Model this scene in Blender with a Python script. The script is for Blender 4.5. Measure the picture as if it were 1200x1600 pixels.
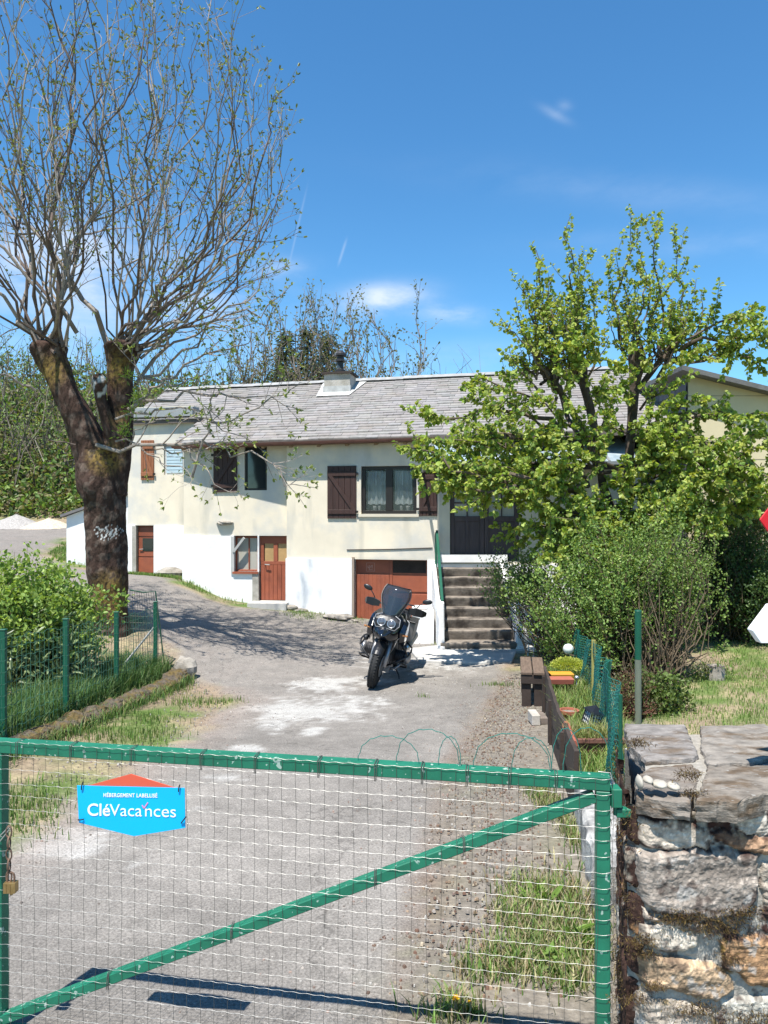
import bpy, math, random
import numpy as np
from mathutils import Vector, Matrix, noise as mnoise

random.seed(7)
RNG = np.random.default_rng(11)
for _o in list(bpy.data.objects):
    bpy.data.objects.remove(_o, do_unlink=True)
SC = bpy.context.scene
COL = SC.collection

# ------------------------------------------------------------------ camera
FPX = 1155.0          # focal length in pixels of the 1200 x 1600 photograph
CAMZ = 2.4
cam_d = bpy.data.cameras.new('camera')
cam_d.sensor_fit = 'VERTICAL'
cam_d.sensor_height = 24.0
cam_d.lens = 24.0 * FPX / 1600.0
cam_d.clip_start = 0.05
cam_d.clip_end = 2000.0
cam = bpy.data.objects.new('camera', cam_d)
cam.location = (0, 0, CAMZ)
cam.rotation_euler = (math.radians(90), 0, 0)
COL.objects.link(cam)
SC.camera = cam

# ------------------------------------------------------------------ light
SUN_TO = Vector((-0.17, -0.37, 1.0)).normalized()
SUN_EL = math.asin(SUN_TO.z)
sun_d = bpy.data.lights.new('sun', 'SUN')
sun_d.energy = 5.0
sun_d.angle = math.radians(0.53)
sun_d.color = (1.0, 0.955, 0.88)
sun = bpy.data.objects.new('sun', sun_d)
sun.rotation_euler = SUN_TO.to_track_quat('Z', 'Y').to_euler()
sun.location = (-4, -16, 20)
COL.objects.link(sun)

SC.view_settings.view_transform = 'Standard'
SC.view_settings.look = 'None'
SC.view_settings.exposure = 0.85
SC.view_settings.gamma = 1.0
SC.view_settings.use_curve_mapping = False

# ------------------------------------------------------------------ sky
def make_world():
    w = bpy.data.worlds.new("World")
    SC.world = w
    w.use_nodes = True
    nt = w.node_tree
    nt.nodes.clear()
    N, L = nt.nodes.new, nt.links.new
    out = N('ShaderNodeOutputWorld')
    bg = N('ShaderNodeBackground')
    bg.inputs['Strength'].default_value = 0.11
    sky = N('ShaderNodeTexSky')
    sky.sky_type = 'NISHITA'
    sky.sun_disc = False
    sky.sun_elevation = SUN_EL
    sky.sun_rotation = math.atan2(-0.17, -0.37)
    sky.altitude = 600
    sky.air_density = 1.0
    sky.dust_density = 0.15
    sky.ozone_density = 2.2
    tc = N('ShaderNodeTexCoord')
    sep = N('ShaderNodeSeparateXYZ')
    L(tc.outputs['Generated'], sep.inputs[0])

    def m(op, a, b=None, c=None):
        n = N('ShaderNodeMath'); n.operation = op
        for i, v in enumerate((a, b, c)):
            if v is None: continue
            if isinstance(v, (int, float)): n.inputs[i].default_value = v
            else: L(v, n.inputs[i])
        return n.outputs[0]
    ymax = m('MAXIMUM', sep.outputs[1], 0.02)
    u = m('DIVIDE', sep.outputs[0], ymax)
    v = m('DIVIDE', sep.outputs[2], ymax)
    nz = N('ShaderNodeTexNoise')
    nz.inputs['Scale'].default_value = 9.0
    nz.inputs['Detail'].default_value = 7.0
    nz.inputs['Roughness'].default_value = 0.6
    mp = N('ShaderNodeMapping'); mp.inputs['Scale'].default_value = (1, 1, 2.6)
    L(tc.outputs['Generated'], mp.inputs[0]); L(mp.outputs[0], nz.inputs['Vector'])
    nf = nz.outputs['Fac']
    total = None
    # (px, py, half width, half height, strength, turn) of each small cloud, as directions in the sky
    for (px, py, a, b, s, t) in [(598, 467, 62, 19, 1.15, .08), (706, 491, 44, 13, .8, -.05), (440, 422, 40, 14, .4, .1),
                                 (866, 178, 22, 7, .22, -.5), (882, 165, 10, 8, .2, 0), (130, 440, 150, 75, .8, 0.1), (60, 390, 90, 50, .5, 0),
                                 (330, 470, 120, 40, .35, 0), (240, 560, 260, 40, .25, 0), (1000, 300, 260, 26, .12, -.1), (1100, 380, 200, 20, .14, 0),
                                 (780, 560, 200, 24, .2, 0)]:
        cu, cv = (px - 600) / FPX, (800 - py) / FPX
        du = m('SUBTRACT', u, cu); dv = m('SUBTRACT', v, cv)
        ct, st = math.cos(t), math.sin(t)
        x = m('ADD', m('MULTIPLY', du, ct * FPX / a), m('MULTIPLY', dv, st * FPX / a))
        y = m('ADD', m('MULTIPLY', du, -st * FPX / b), m('MULTIPLY', dv, ct * FPX / b))
        r2 = m('ADD', m('MULTIPLY', x, x), m('MULTIPLY', y, y))
        g = m('POWER', 2.718, m('MULTIPLY', r2, -0.9))
        g = m('MULTIPLY', g, s)
        total = g if total is None else m('ADD', total, g)
    nn = m('MULTIPLY', m('SUBTRACT', nf, 0.30), 2.6)
    cl = m('MULTIPLY', total, nn)
    # two short thin vapour trails
    for (x0, y0, x1, y1, wd, s) in [(478, 300, 452, 412, 1.6, .13), (541, 375, 529, 413, 2.0, .2)]:
        cu, cv = ((x0 + x1) / 2 - 600) / FPX, (800 - (y0 + y1) / 2) / FPX
        ang = math.atan2(-(y1 - y0), x1 - x0)
        ln = math.hypot(x1 - x0, y1 - y0) / 2
        du = m('SUBTRACT', u, cu); dv = m('SUBTRACT', v, cv)
        ct, st = math.cos(ang), math.sin(ang)
        x = m('ADD', m('MULTIPLY', du, ct * FPX / ln), m('MULTIPLY', dv, st * FPX / ln))
        y = m('ADD', m('MULTIPLY', du, -st * FPX / wd), m('MULTIPLY', dv, ct * FPX / wd))
        x4 = m('POWER', m('ABSOLUTE', x), 4.0)
        r2 = m('ADD', x4, m('MULTIPLY', y, y))
        cl = m('ADD', cl, m('MULTIPLY', m('POWER', 2.718, m('MULTIPLY', r2, -1.0)), s))
    front = m('GREATER_THAN', sep.outputs[1], 0.05)
    cl = m('MULTIPLY', cl, front)
    cl = m('MINIMUM', m('MAXIMUM', cl, 0.0), 0.85)
    mix = N('ShaderNodeMix'); mix.data_type = 'RGBA'
    L(cl, mix.inputs['Factor'])
    hsv = N('ShaderNodeHueSaturation')
    hsv.inputs['Saturation'].default_value = 1.19
    hsv.inputs['Value'].default_value = 1.0
    L(sky.outputs[0], hsv.inputs['Color'])
    tint = N('ShaderNodeMix'); tint.data_type = 'RGBA'; tint.blend_type = 'MULTIPLY'; tint.inputs['Factor'].default_value = 1
    L(hsv.outputs[0], tint.inputs['A']); tint.inputs['B'].default_value = (.74, 1.03, 1.06, 1)
    L(tint.outputs['Result'], mix.inputs['A'])
    mix.inputs['B'].default_value = (4.6, 5.1, 5.9, 1)
    L(mix.outputs['Result'], bg.inputs['Color'])
    L(bg.outputs[0], out.inputs[0])
make_world()

# ------------------------------------------------------------------ helpers
def W(px, py, d):
    """a point of the place seen at photo pixel (px, py), d metres in front of the camera"""
    return Vector(((px - 600.0) / FPX * d, d, CAMZ - (py - 800.0) / FPX * d))

def WX(px, d): return (px - 600.0) / FPX * d
def WZ(py, d): return CAMZ - (py - 800.0) / FPX * d

def lin(r, g, b):
    f = lambda c: (c / 255 / 12.92) if c / 255 <= 0.04045 else ((c / 255 + 0.055) / 1.055) ** 2.4
    return (f(r), f(g), f(b))

class MB:
    """collects shapes and links them as ONE mesh object"""
    def __init__(s):
        s.V = []; s.F = []; s.C = []; s.n = 0
    def add(s, v, f, c=None):
        v = np.asarray(v, dtype=np.float64).reshape(-1, 3)
        s.V.append(v)
        if isinstance(f, np.ndarray):
            s.F.append(f + s.n)
        else:
            by = {}
            for q in f: by.setdefault(len(q), []).append(q)
            for k in by: s.F.append(np.array(by[k], dtype=np.int64) + s.n)
        if c is None: c = (1, 1, 1)
        c = np.asarray(c, dtype=np.float64)
        if c.ndim == 1: c = np.tile(c[:3], (len(v), 1))
        s.C.append(c[:, :3])
        s.n += len(v)
    def build(s, name, mat=None, parent=None, smooth=False, bevel=0, seg=1):
        V = np.concatenate(s.V); C = np.concatenate(s.C)
        me = bpy.data.meshes.new(name)
        me.vertices.add(len(V)); me.vertices.foreach_set('co', V.ravel())
        nl = sum(f.size for f in s.F); npoly = sum(len(f) for f in s.F)
        me.loops.add(nl); me.polygons.add(npoly)
        me.loops.foreach_set('vertex_index', np.concatenate([f.ravel() for f in s.F]).astype(np.int32))
        st = []; a = 0
        for f in s.F:
            k = f.shape[1]
            st.append(a + np.arange(len(f)) * k); a += f.size
        me.polygons.foreach_set('loop_start', np.concatenate(st).astype(np.int32))
        me.update(calc_edges=True)
        at = me.color_attributes.new('Col', 'FLOAT_COLOR', 'POINT')
        at.data.foreach_set('color', np.concatenate([C, np.ones((len(C), 1))], 1).ravel().astype(np.float32))
        me.validate()
        me.polygons.foreach_set('use_smooth', np.full(len(me.polygons), bool(smooth)))
        o = bpy.data.objects.new(name, me)
        COL.objects.link(o)
        if mat: me.materials.append(mat)
        if parent is not None: o.parent = parent
        if bevel:
            b = o.modifiers.new('bevel', 'BEVEL'); b.width = bevel; b.segments = seg
            b.limit_method = 'ANGLE'; b.angle_limit = math.radians(40)
        return o
    # shapes
    def box(s, lo, hi, c=None, M=None):
        (x0, y0, z0), (x1, y1, z1) = lo, hi
        v = np.array([(x0,y0,z0),(x1,y0,z0),(x1,y1,z0),(x0,y1,z0),(x0,y0,z1),(x1,y0,z1),(x1,y1,z1),(x0,y1,z1)], float)
        if M is not None: v = xf(M, v)
        s.add(v, [(0,3,2,1),(4,5,6,7),(0,1,5,4),(1,2,6,5),(2,3,7,6),(3,0,4,7)], c)
    def bar(s, a, b, w, h=None, up=(0,0,1), c=None):
        a, b = Vector(a), Vector(b); h = w if h is None else h
        d = (b - a).normalized(); up = Vector(up)
        sd = d.cross(up)
        if sd.length < 1e-4: sd = d.cross(Vector((1,0,0)))
        sd.normalize(); u = sd.cross(d).normalized()
        v = []
        for p in (a, b):
            for (i, j) in ((-1,-1),(1,-1),(1,1),(-1,1)):
                v.append(p + sd * (i * w / 2) + u * (j * h / 2))
        s.add([tuple(q) for q in v], [(0,1,2,3),(7,6,5,4),(0,4,5,1),(1,5,6,2),(2,6,7,3),(3,7,4,0)], c)
    def tube(s, pts, r, n=8, c=None, cap=True):
        P = np.array([tuple(p) for p in pts], float); k = len(P)
        R = np.full(k, r, float) if np.isscalar(r) else np.array(r, float)
        T = np.gradient(P, axis=0) if k > 2 else np.tile(P[-1] - P[0], (k, 1))
        T /= np.linalg.norm(T, axis=1)[:, None] + 1e-9
        ref = np.array([0, 0, 1.0]) if abs(T[0][2]) < .9 else np.array([1.0, 0, 0])
        Nn = np.zeros_like(P); cur = ref
        for i in range(k):
            cur = cur - T[i] * cur.dot(T[i])
            l = np.linalg.norm(cur)
            if l < 1e-6: cur = np.cross(T[i], [0.3, 0.5, 0.8]); l = np.linalg.norm(cur)
            cur = cur / l; Nn[i] = cur
        B = np.cross(T, Nn)
        a = np.linspace(0, 2 * np.pi, n, endpoint=False)
        v = P[:, None, :] + R[:, None, None] * (np.cos(a)[None, :, None] * Nn[:, None, :] + np.sin(a)[None, :, None] * B[:, None, :])
        i = np.arange(k - 1)[:, None]; j = np.arange(n)[None, :]
        q = np.stack([i * n + j, i * n + (j + 1) % n, (i + 1) * n + (j + 1) % n, (i + 1) * n + j], -1).reshape(-1, 4)
        if c is not None and np.ndim(c) == 2: c = np.repeat(np.asarray(c), n, axis=0)
        if cap and n > 3:
            n0 = s.n
            s.add(v.reshape(-1, 3), q, c)
            s.F.append(np.array([list(range(n))[::-1], list(range((k - 1) * n, k * n))]) + n0)
        else:
            s.add(v.reshape(-1, 3), q, c)
    def cyl(s, a, b, r, n=16, r2=None, c=None): s.tube([a, b], [r, r if r2 is None else r2], n, c)
    def lathe(s, prof, n=20, M=None, c=None, axis='z'):
        """prof: (radius, height) list turned round the local z axis"""
        k = len(prof); a = np.linspace(0, 2 * np.pi, n, endpoint=False)
        P = np.array(prof, float)
        v = np.stack([P[:, 0, None] * np.cos(a), P[:, 0, None] * np.sin(a), np.repeat(P[:, 1, None], n, 1)], -1).reshape(-1, 3)
        if M is not None: v = xf(M, v)
        i = np.arange(k - 1)[:, None]; j = np.arange(n)[None, :]
        q = np.stack([i * n + j, i * n + (j + 1) % n, (i + 1) * n + (j + 1) % n, (i + 1) * n + j], -1).reshape(-1, 4)
        n0 = s.n
        s.add(v, q, c)
        s.F.append(np.array([list(range(n))[::-1], list(range((k - 1) * n, k * n))]) + n0)
    def torus(s, M, R, r, n=28, m=10, c=None, arc=2 * math.pi):
        a = np.linspace(0, arc, n, endpoint=abs(arc - 2 * math.pi) > 1e-3); b = np.linspace(0, 2 * np.pi, m, endpoint=False)
        A, Bq = np.meshgrid(a, b, indexing='ij')
        v = np.stack([(R + r * np.cos(Bq)) * np.cos(A), (R + r * np.cos(Bq)) * np.sin(A), r * np.sin(Bq)], -1).reshape(-1, 3)
        v = xf(M, v)
        kk = n if abs(arc - 2 * math.pi) <= 1e-3 else n - 1
        i = np.arange(kk)[:, None]; j = np.arange(m)[None, :]
        q = np.stack([i * m + j, ((i + 1) % n) * m + j, ((i + 1) % n) * m + (j + 1) % m, i * m + (j + 1) % m], -1).reshape(-1, 4)
        s.add(v, q, c)
    def ball(s, ce, r, n=12, m=8, c=None, M=None, nz=0, nscale=3):
        r = (r, r, r) if np.isscalar(r) else r
        th = np.linspace(0.02, np.pi - .02, m); ph = np.linspace(0, 2 * np.pi, n, endpoint=False)
        T_, P_ = np.meshgrid(th, ph, indexing='ij')
        v = np.stack([np.sin(T_) * np.cos(P_), np.sin(T_) * np.sin(P_), np.cos(T_)], -1).reshape(-1, 3)
        if nz:
            f = np.array([mnoise.noise(Vector(tuple(q * nscale * .5)) + Vector(tuple(np.array(ce) * 3.1))) for q in v])
            v = v * (1 + nz * f[:, None])
        v = v * np.array(r)
        if M is not None: v = xf(M, v)
        v = v + np.array(tuple(ce))
        i = np.arange(m - 1)[:, None]; j = np.arange(n)[None, :]
        q = np.stack([i * n + j, (i + 1) * n + j, (i + 1) * n + (j + 1) % n, i * n + (j + 1) % n], -1).reshape(-1, 4)
        s.add(v, q, c)
    def prism(s, poly, vec, c=None, M=None):
        """poly: list of 3-D points of a flat outline, pushed along vec"""
        a = np.array([tuple(p) for p in poly], float); b = a + np.array(tuple(vec)); n = len(a)
        v = np.concatenate([a, b])
        if M is not None: v = xf(M, v)
        s.add(v, [tuple(range(n))[::-1], tuple(range(n, 2 * n))] + [(i, (i + 1) % n, n + (i + 1) % n, n + i) for i in range(n)], c)
    def loft(s, rings, c=None, closed=True, cap=True):
        k = len(rings); n = len(rings[0])
        v = np.array([[tuple(p) for p in r] for r in rings], float).reshape(-1, 3)
        f = []
        for i in range(k - 1):
            for j in range(n if closed else n - 1):
                f.append((i * n + j, i * n + (j + 1) % n, (i + 1) * n + (j + 1) % n, (i + 1) * n + j))
        if cap and closed:
            f.append(tuple(range(n))[::-1]); f.append(tuple(range((k - 1) * n, k * n)))
        s.add(v, f, c)

def xf(M, v):
    M = np.array(M, float)
    return v @ M[:3, :3].T + M[:3, 3]

def tag(o, label=None, cat=None, group=None, kind=None):
    if label: o['label'] = label
    if cat: o['category'] = cat
    if group: o['group'] = group
    if kind: o['kind'] = kind
    return o

def thing(name, label, cat, loc=(0, 0, 0), rot=(0, 0, 0), group=None):
    o = bpy.data.objects.new(name, None); COL.objects.link(o)
    o.location = loc; o.rotation_euler = rot; o.empty_display_size = .1
    return tag(o, label, cat, group)

# ------------------------------------------------------------------ materials
def new_mat(name):
    m = bpy.data.materials.new(name); m.use_nodes = True
    nt = m.node_tree; nt.nodes.clear()
    return m, nt

def mat(name, base=(.5, .5, .5), rough=.7, metal=0, var=.12, scale=6, detail=5, spec=.4, bump=.0, bscale=40, bdist=.01,
        vcol=False, c2=None, mixscale=2.5, mixlo=.45, mixhi=.6, stretch=(1, 1, 1), coat=0, speck=None, streak=None):
    """general procedural surface: base colour (times vertex colour), soft noise variation, optional second colour in patches, specks and bump"""
    m, nt = new_mat(name); N, L = nt.nodes.new, nt.links.new
    out = N('ShaderNodeOutputMaterial'); bs = N('ShaderNodeBsdfPrincipled'); L(bs.outputs[0], out.inputs[0])
    bs.inputs['Roughness'].default_value = rough; bs.inputs['Metallic'].default_value = metal
    bs.inputs['Specular IOR Level'].default_value = spec
    if coat: bs.inputs['Coat Weight'].default_value = coat; bs.inputs['Coat Roughness'].default_value = .08
    tc = N('ShaderNodeTexCoord'); mp = N('ShaderNodeMapping'); mp.inputs['Scale'].default_value = stretch
    L(tc.outputs['Object'], mp.inputs[0])
    def noise(sc, det=detail, rg=.6):
        n = N('ShaderNodeTexNoise'); n.inputs['Scale'].default_value = sc; n.inputs['Detail'].default_value = det
        n.inputs['Roughness'].default_value = rg
        L(mp.outputs[0], n.inputs['Vector']); return n.outputs['Fac']
    def ramp(f, a, b):
        r = N('ShaderNodeMapRange'); r.inputs['From Min'].default_value = a; r.inputs['From Max'].default_value = b
        r.clamp = True; L(f, r.inputs[0]); return r.outputs[0]
    def mixc(fac, A, B, mode='MIX'):
        x = N('ShaderNodeMix'); x.data_type = 'RGBA'; x.blend_type = mode
        if isinstance(fac, float): x.inputs['Factor'].default_value = fac
        else: L(fac, x.inputs['Factor'])
        for k, q in (('A', A), ('B', B)):
            if isinstance(q, tuple): x.inputs[k].default_value = (*q[:3], 1)
            else: L(q, x.inputs[k])
        return x.outputs['Result']
    col = tuple(base)
    if c2 is not None: col = mixc(ramp(noise(mixscale, 7), mixlo, mixhi), tuple(base), tuple(c2))
    if vcol:
        a = N('ShaderNodeAttribute'); a.attribute_name = 'Col'
        col = mixc(1.0, a.outputs['Color'], col, 'MULTIPLY')
    if var:
        g = N('ShaderNodeMapRange'); g.inputs['From Min'].default_value = .25; g.inputs['From Max'].default_value = .75
        g.inputs['To Min'].default_value = 1 - var; g.inputs['To Max'].default_value = 1 + var
        L(noise(scale), g.inputs[0])
        v = N('ShaderNodeVectorMath'); v.operation = 'SCALE'
        if isinstance(col, tuple): v.inputs[0].default_value = col[:3]
        else: L(col, v.inputs[0])
        L(g.outputs[0], v.inputs['Scale']); col = v.outputs[0]
    if streak:
        (cs_, lo_, hi_, sc_) = streak
        m2 = N('ShaderNodeMapping'); m2.inputs['Scale'].default_value = (1, 1, .16); L(tc.outputs['Object'], m2.inputs[0])
        n2 = N('ShaderNodeTexNoise'); n2.inputs['Scale'].default_value = sc_; n2.inputs['Detail'].default_value = 6; L(m2.outputs[0], n2.inputs['Vector'])
        col = mixc(ramp(n2.outputs['Fac'], lo_, hi_), col, tuple(cs_))
    if speck:
        (sc_, lo_, hi_, cc_) = speck
        col = mixc(ramp(noise(sc_, 2, .5), lo_, hi_), col, tuple(cc_))
    if isinstance(col, tuple): bs.inputs['Base Color'].default_value = (*col[:3], 1)
    else: L(col, bs.inputs['Base Color'])
    if bump:
        b = N('ShaderNodeBump'); b.inputs['Strength'].default_value = bump; b.inputs['Distance'].default_value = bdist
        L(noise(bscale, 6), b.inputs['Height']); L(b.outputs[0], bs.inputs['Normal'])
    return m

def leaf_mat(name, base, trans=.35, rough=.5):
    m, nt = new_mat(name); N, L = nt.nodes.new, nt.links.new
    out = N('ShaderNodeOutputMaterial'); bs = N('ShaderNodeBsdfPrincipled')
    bs.inputs['Roughness'].default_value = rough; bs.inputs['Specular IOR Level'].default_value = .35
    tr = N('ShaderNodeBsdfTranslucent'); mx = N('ShaderNodeMixShader'); mx.inputs[0].default_value = trans
    a = N('ShaderNodeAttribute'); a.attribute_name = 'Col'
    x = N('ShaderNodeMix'); x.data_type = 'RGBA'; x.blend_type = 'MULTIPLY'; x.inputs['Factor'].default_value = 1
    L(a.outputs['Color'], x.inputs['A']); x.inputs['B'].default_value = (*base, 1)
    y = N('ShaderNodeMix'); y.data_type = 'RGBA'; y.blend_type = 'MULTIPLY'; y.inputs['Factor'].default_value = 1
    L(x.outputs['Result'], y.inputs['A']); y.inputs['B'].default_value = (1.5, 1.45, .7, 1)
    L(x.outputs['Result'], bs.inputs['Base Color']); L(y.outputs['Result'], tr.inputs['Color'])
    L(bs.outputs[0], mx.inputs[1]); L(tr.outputs[0], mx.inputs[2]); L(mx.outputs[0], out.inputs[0])
    return m

def glass_mat(name, tint=(.8, .9, .95), alpha=.5, rough=.05):
    m, nt = new_mat(name); N, L = nt.nodes.new, nt.links.new
    out = N('ShaderNodeOutputMaterial'); bs = N('ShaderNodeBsdfPrincipled'); L(bs.outputs[0], out.inputs[0])
    bs.inputs['Base Color'].default_value = (*tint, 1); bs.inputs['Roughness'].default_value = rough
    bs.inputs['Alpha'].default_value = alpha; bs.inputs['Specular IOR Level'].default_value = .8
    return m

M = {}
M['render_beige'] = mat('render_beige', (.71, .635, .505), .9, var=.10, scale=1.4, vcol=True, c2=(.55, .53, .48), mixscale=.9, mixlo=.46, mixhi=.62, streak=((.47, .44, .37), .56, .80, 3.2), bump=.25, bscale=60, bdist=.006)
M['render_side'] = mat('render_side', (.58, .53, .43), .9, var=.1, scale=2, vcol=True, bump=.25, bscale=60, bdist=.006)
M['lime_white'] = mat('lime_white', (.82, .81, .79), .9, var=.03, scale=2, vcol=True, streak=((.60, .58, .53), .64, .85, 4.0), c2=(.74, .74, .74), bump=.3, bscale=14, bdist=.012)
M['slate'] = mat('slate', (1, 1, 1), .85, var=.22, scale=9, vcol=True, bump=.4, bscale=50, bdist=.006, c2=(.86, .83, .78), mixscale=1.2, mixlo=.45, mixhi=.7)
M['dark_wood'] = mat('dark_wood', (.045, .022, .018), .6, var=.35, scale=3, stretch=(12, 12, 1), bump=.3, bscale=8, bdist=.003)
M['red_door'] = mat('red_door', (.30, .085, .042), .55, var=.12, scale=5, vcol=True, c2=(.26, .075, .04), mixscale=4, bump=.15, bscale=10, bdist=.002)
M['orange_shutter'] = mat('orange_shutter', (.26, .10, .045), .6, var=.3, scale=4, stretch=(12, 12, 1))
M['plum_door'] = mat('plum_door', (.085, .065, .07), .6, var=.2, scale=3, stretch=(8, 8, 1), bump=.2, bscale=12, bdist=.002)
M['black_frame'] = mat('black_frame', (.018, .015, .014), .4, var=.1)
M['glass_dark'] = mat('glass_dark', (.02, .028, .03), .06, var=.1, spec=.8)
M['curtain'] = mat('curtain', (.55, .62, .62), .95, var=.1, scale=8, stretch=(20, 20, 1), bump=.4, bscale=3, bdist=.02)
M['shutter_blue'] = mat('shutter_blue', (.42, .55, .62), .6, var=.08, scale=4)
M['concrete'] = mat('concrete', (.42, .39, .35), .95, var=.2, scale=3, c2=(.30, .28, .24), bump=.5, bscale=30, bdist=.01)
M['slab'] = mat('slab', (.50, .49, .46), .95, var=.12, scale=3, c2=(.36, .35, .33), mixscale=1.3, bump=.3, bscale=30, bdist=.006)
M['step_stone'] = mat('step_stone', (.21, .18, .15), .95, var=.45, scale=4, c2=(.08, .066, .055), mixscale=3.5, bump=.6, bscale=22, bdist=.015)  # low base tone and dark patches paint the lime's dappled shade on the steps
M['rough_stone'] = mat('rough_stone', (.34, .31, .27), .95, var=.3, scale=5, c2=(.2, .18, .15), mixscale=5, bump=.7, bscale=25, bdist=.02)
M['zinc'] = mat('zinc', (.5, .5, .5), .5, .4, var=.1)
M['gutter'] = mat('gutter', (.16, .075, .06), .5, .2, var=.2, scale=6)
M['canopy_glass'] = mat('canopy_glass', (.26, .33, .38), .12, var=.25, scale=3, spec=1.0, c2=(.40, .46, .50), mixscale=1.6)
M['white_paint'] = mat('white_paint', (.78, .78, .78), .6, var=.04)
M['green_paint'] = mat('green_paint', (.010, .15, .085), .5, var=.12, scale=14, c2=(.008, .125, .07), mixscale=9, spec=.5, speck=(45, .66, .69, (.30, .40, .34)), bump=.1, bscale=60, bdist=.001)
M['green_post'] = mat('green_post', (.008, .085, .05), .45, var=.12, scale=10)
M['green_dark'] = mat('green_dark', (.012, .065, .04), .5, var=.2, scale=10)
M['net_green'] = mat('net_green', (.015, .16, .13), .6, var=.2)
M['old_post'] = mat('old_post', (.14, .16, .12), .9, var=.3, scale=8, stretch=(1, 1, .2), bump=.4, bscale=30)
M['galv'] = mat('galv', (.32, .32, .305), .45, .35, var=.15, scale=20)
M['galv_dark'] = mat('galv_dark', (.10, .095, .085), .6, .3, var=.25, scale=20)
M['bark_pollard'] = mat('bark_pollard', (1, 1, 1), .95, var=.35, scale=7, vcol=True, stretch=(1, 1, .45), bump=1.0, bscale=13, bdist=.05, spec=.15)
M['bark_grey'] = mat('bark_grey', (1, 1, 1), .9, var=.25, scale=6, vcol=True, bump=.4, bscale=25, bdist=.012, spec=.2)
M['leaf'] = leaf_mat('leaf', (1, 1, 1), .35)
M['leaf_gloss'] = leaf_mat('leaf_gloss', (1, 1, 1), .15, .35)
M['grass'] = leaf_mat('grass', (1, 1, 1), .3, .7)
M['pebble'] = mat('pebble', (1, 1, 1), .9, var=.1, vcol=True)
M['terracotta'] = mat('terracotta', (.33, .10, .065), .8, var=.15, scale=8)
M['plank'] = mat('plank', (.13, .09, .065), .9, var=.35, scale=4, stretch=(10, 1.5, 6), bump=.5, bscale=20, bdist=.004)
M['plank_dark'] = mat('plank_dark', (.045, .032, .026), .85, var=.35, scale=5, bump=.4, bscale=20)
M['black_plastic'] = mat('black_plastic', (.012, .012, .014), .38, var=.1, spec=.5)
M['rubber'] = mat('rubber', (.022, .022, .022), .85, var=.2, scale=20, bump=.5, bscale=60, bdist=.003)
M['navy_gloss'] = mat('navy_gloss', (.006, .008, .014), .14, var=0, spec=.6, coat=.6)
M['silver'] = mat('silver', (.55, .55, .56), .3, .85, var=.06)
M['alu_grey'] = mat('alu_grey', (.32, .32, .33), .4, .6, var=.1)
M['engine'] = mat('engine', (.06, .06, .065), .5, .6, var=.2)
M['brass'] = mat('brass', (.40, .28, .12), .4, .8, var=.25, scale=30)
M['rusty'] = mat('rusty', (.16, .10, .07), .7, .4, var=.4, scale=30)
M['sign_blue'] = mat('sign_blue', (.0, .42, .85), .35, var=.03, spec=.4)
M['sign_red'] = mat('sign_red', (.62, .10, .055), .4, var=.03)
M['sign_white'] = mat('sign_white', (.8, .8, .8), .5, var=.02)
M['pink'] = mat('pink', (.7, .25, .42), .5, var=0)
M['warning_red'] = mat('warning_red', (.55, .012, .02), .4, var=.03)
M['yellow'] = mat('yellow', (.75, .45, .01), .6, var=.1)
# ------------------------------------------------------------------ terrain
def _ctl():
    P = []
    def w(px, py, d): q = W(px, py, d); P.append(tuple(q))
    for x in (-9, -6, -3, 0, 3, 6, 9):
        P.append((x, -4, .4)); P.append((x, 1, .4))
    for q in [(-2, 4, .38), (0, 4, .38), (0, 7, .17), (-2, 7, .17), (-1, 9, .04), (0, 10.5, 0), (1, 9, .04), (1.2, 12.7, 0), (2.4, 12.8, 0), (0, 12.5, .0), (1, 7, .17), (.8, 4, .38), (0, 5.5, .28), (-1, 3, .4), (1, 3, .4),
              (2.6, 5, .42), (5, 6, .38), (3.5, 9, .2), (6, 10, .2), (5, 13, .25), (9, 10, .3), (9, 14, .4), (2.8, 14.5, .05),
              (-4, 5, .42), (-4.2, 8, .30), (-3.0, 10.3, .10), (-6.5, 7, .35), (-6.5, 11, .6), (-9, 8, .6), (-9, 13, 1.0)]:
        P.append(q)
    w(610, 974, 15.5); w(500, 957, 15.8); w(430, 944, 16.2); w(340, 934, 16.2); w(300, 912, 16.3); w(228, 899, 18.2)
    w(270, 904, 17.6); w(130, 884, 19.5); w(50, 872, 19.5); w(50, 838, 24); w(0, 818, 29); w(100, 826, 27)
    w(400, 1010, 12.3); w(330, 985, 13.0); w(270, 930, 15.0); w(500, 1000, 13.6); w(175, 985, 11.5)
    for q in [(0, 17, .3), (0, 24, 1.2), (6, 17, .5), (6, 24, 1.2), (12, 24, 1.6), (-14, 22, 1.6), (-14, 30, 2.2), (-20, 28, 2.4), (-8, 30, 2.1), (-22, 16, 1.6),
              (0, 34, 3), (10, 34, 3), (20, 30, 3), (-8, 45, 7), (-25, 45, 8), (5, 48, 7), (25, 45, 7), (-8, 70, 13), (-28, 70, 14), (8, 70, 12), (28, 70, 12), (14, 16, .7), (28, 16, 1), (-28, 8, 1.2), (28, 2, .3), (-28, 0, .5)]:
        P.append(q)
    return np.array(P, float)
_C = _ctl()
def _tps():
    n = len(_C); d = np.linalg.norm(_C[:, None, :2] - _C[None, :, :2], axis=2)
    K = np.where(d > 0, d * d * np.log(d + 1e-12), 0) + np.eye(n) * .02
    Pm = np.concatenate([np.ones((n, 1)), _C[:, :2]], 1)
    A = np.zeros((n + 3, n + 3)); A[:n, :n] = K; A[:n, n:] = Pm; A[n:, :n] = Pm.T
    return np.linalg.solve(A, np.concatenate([_C[:, 2], np.zeros(3)]))
_WT = _tps()
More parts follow.
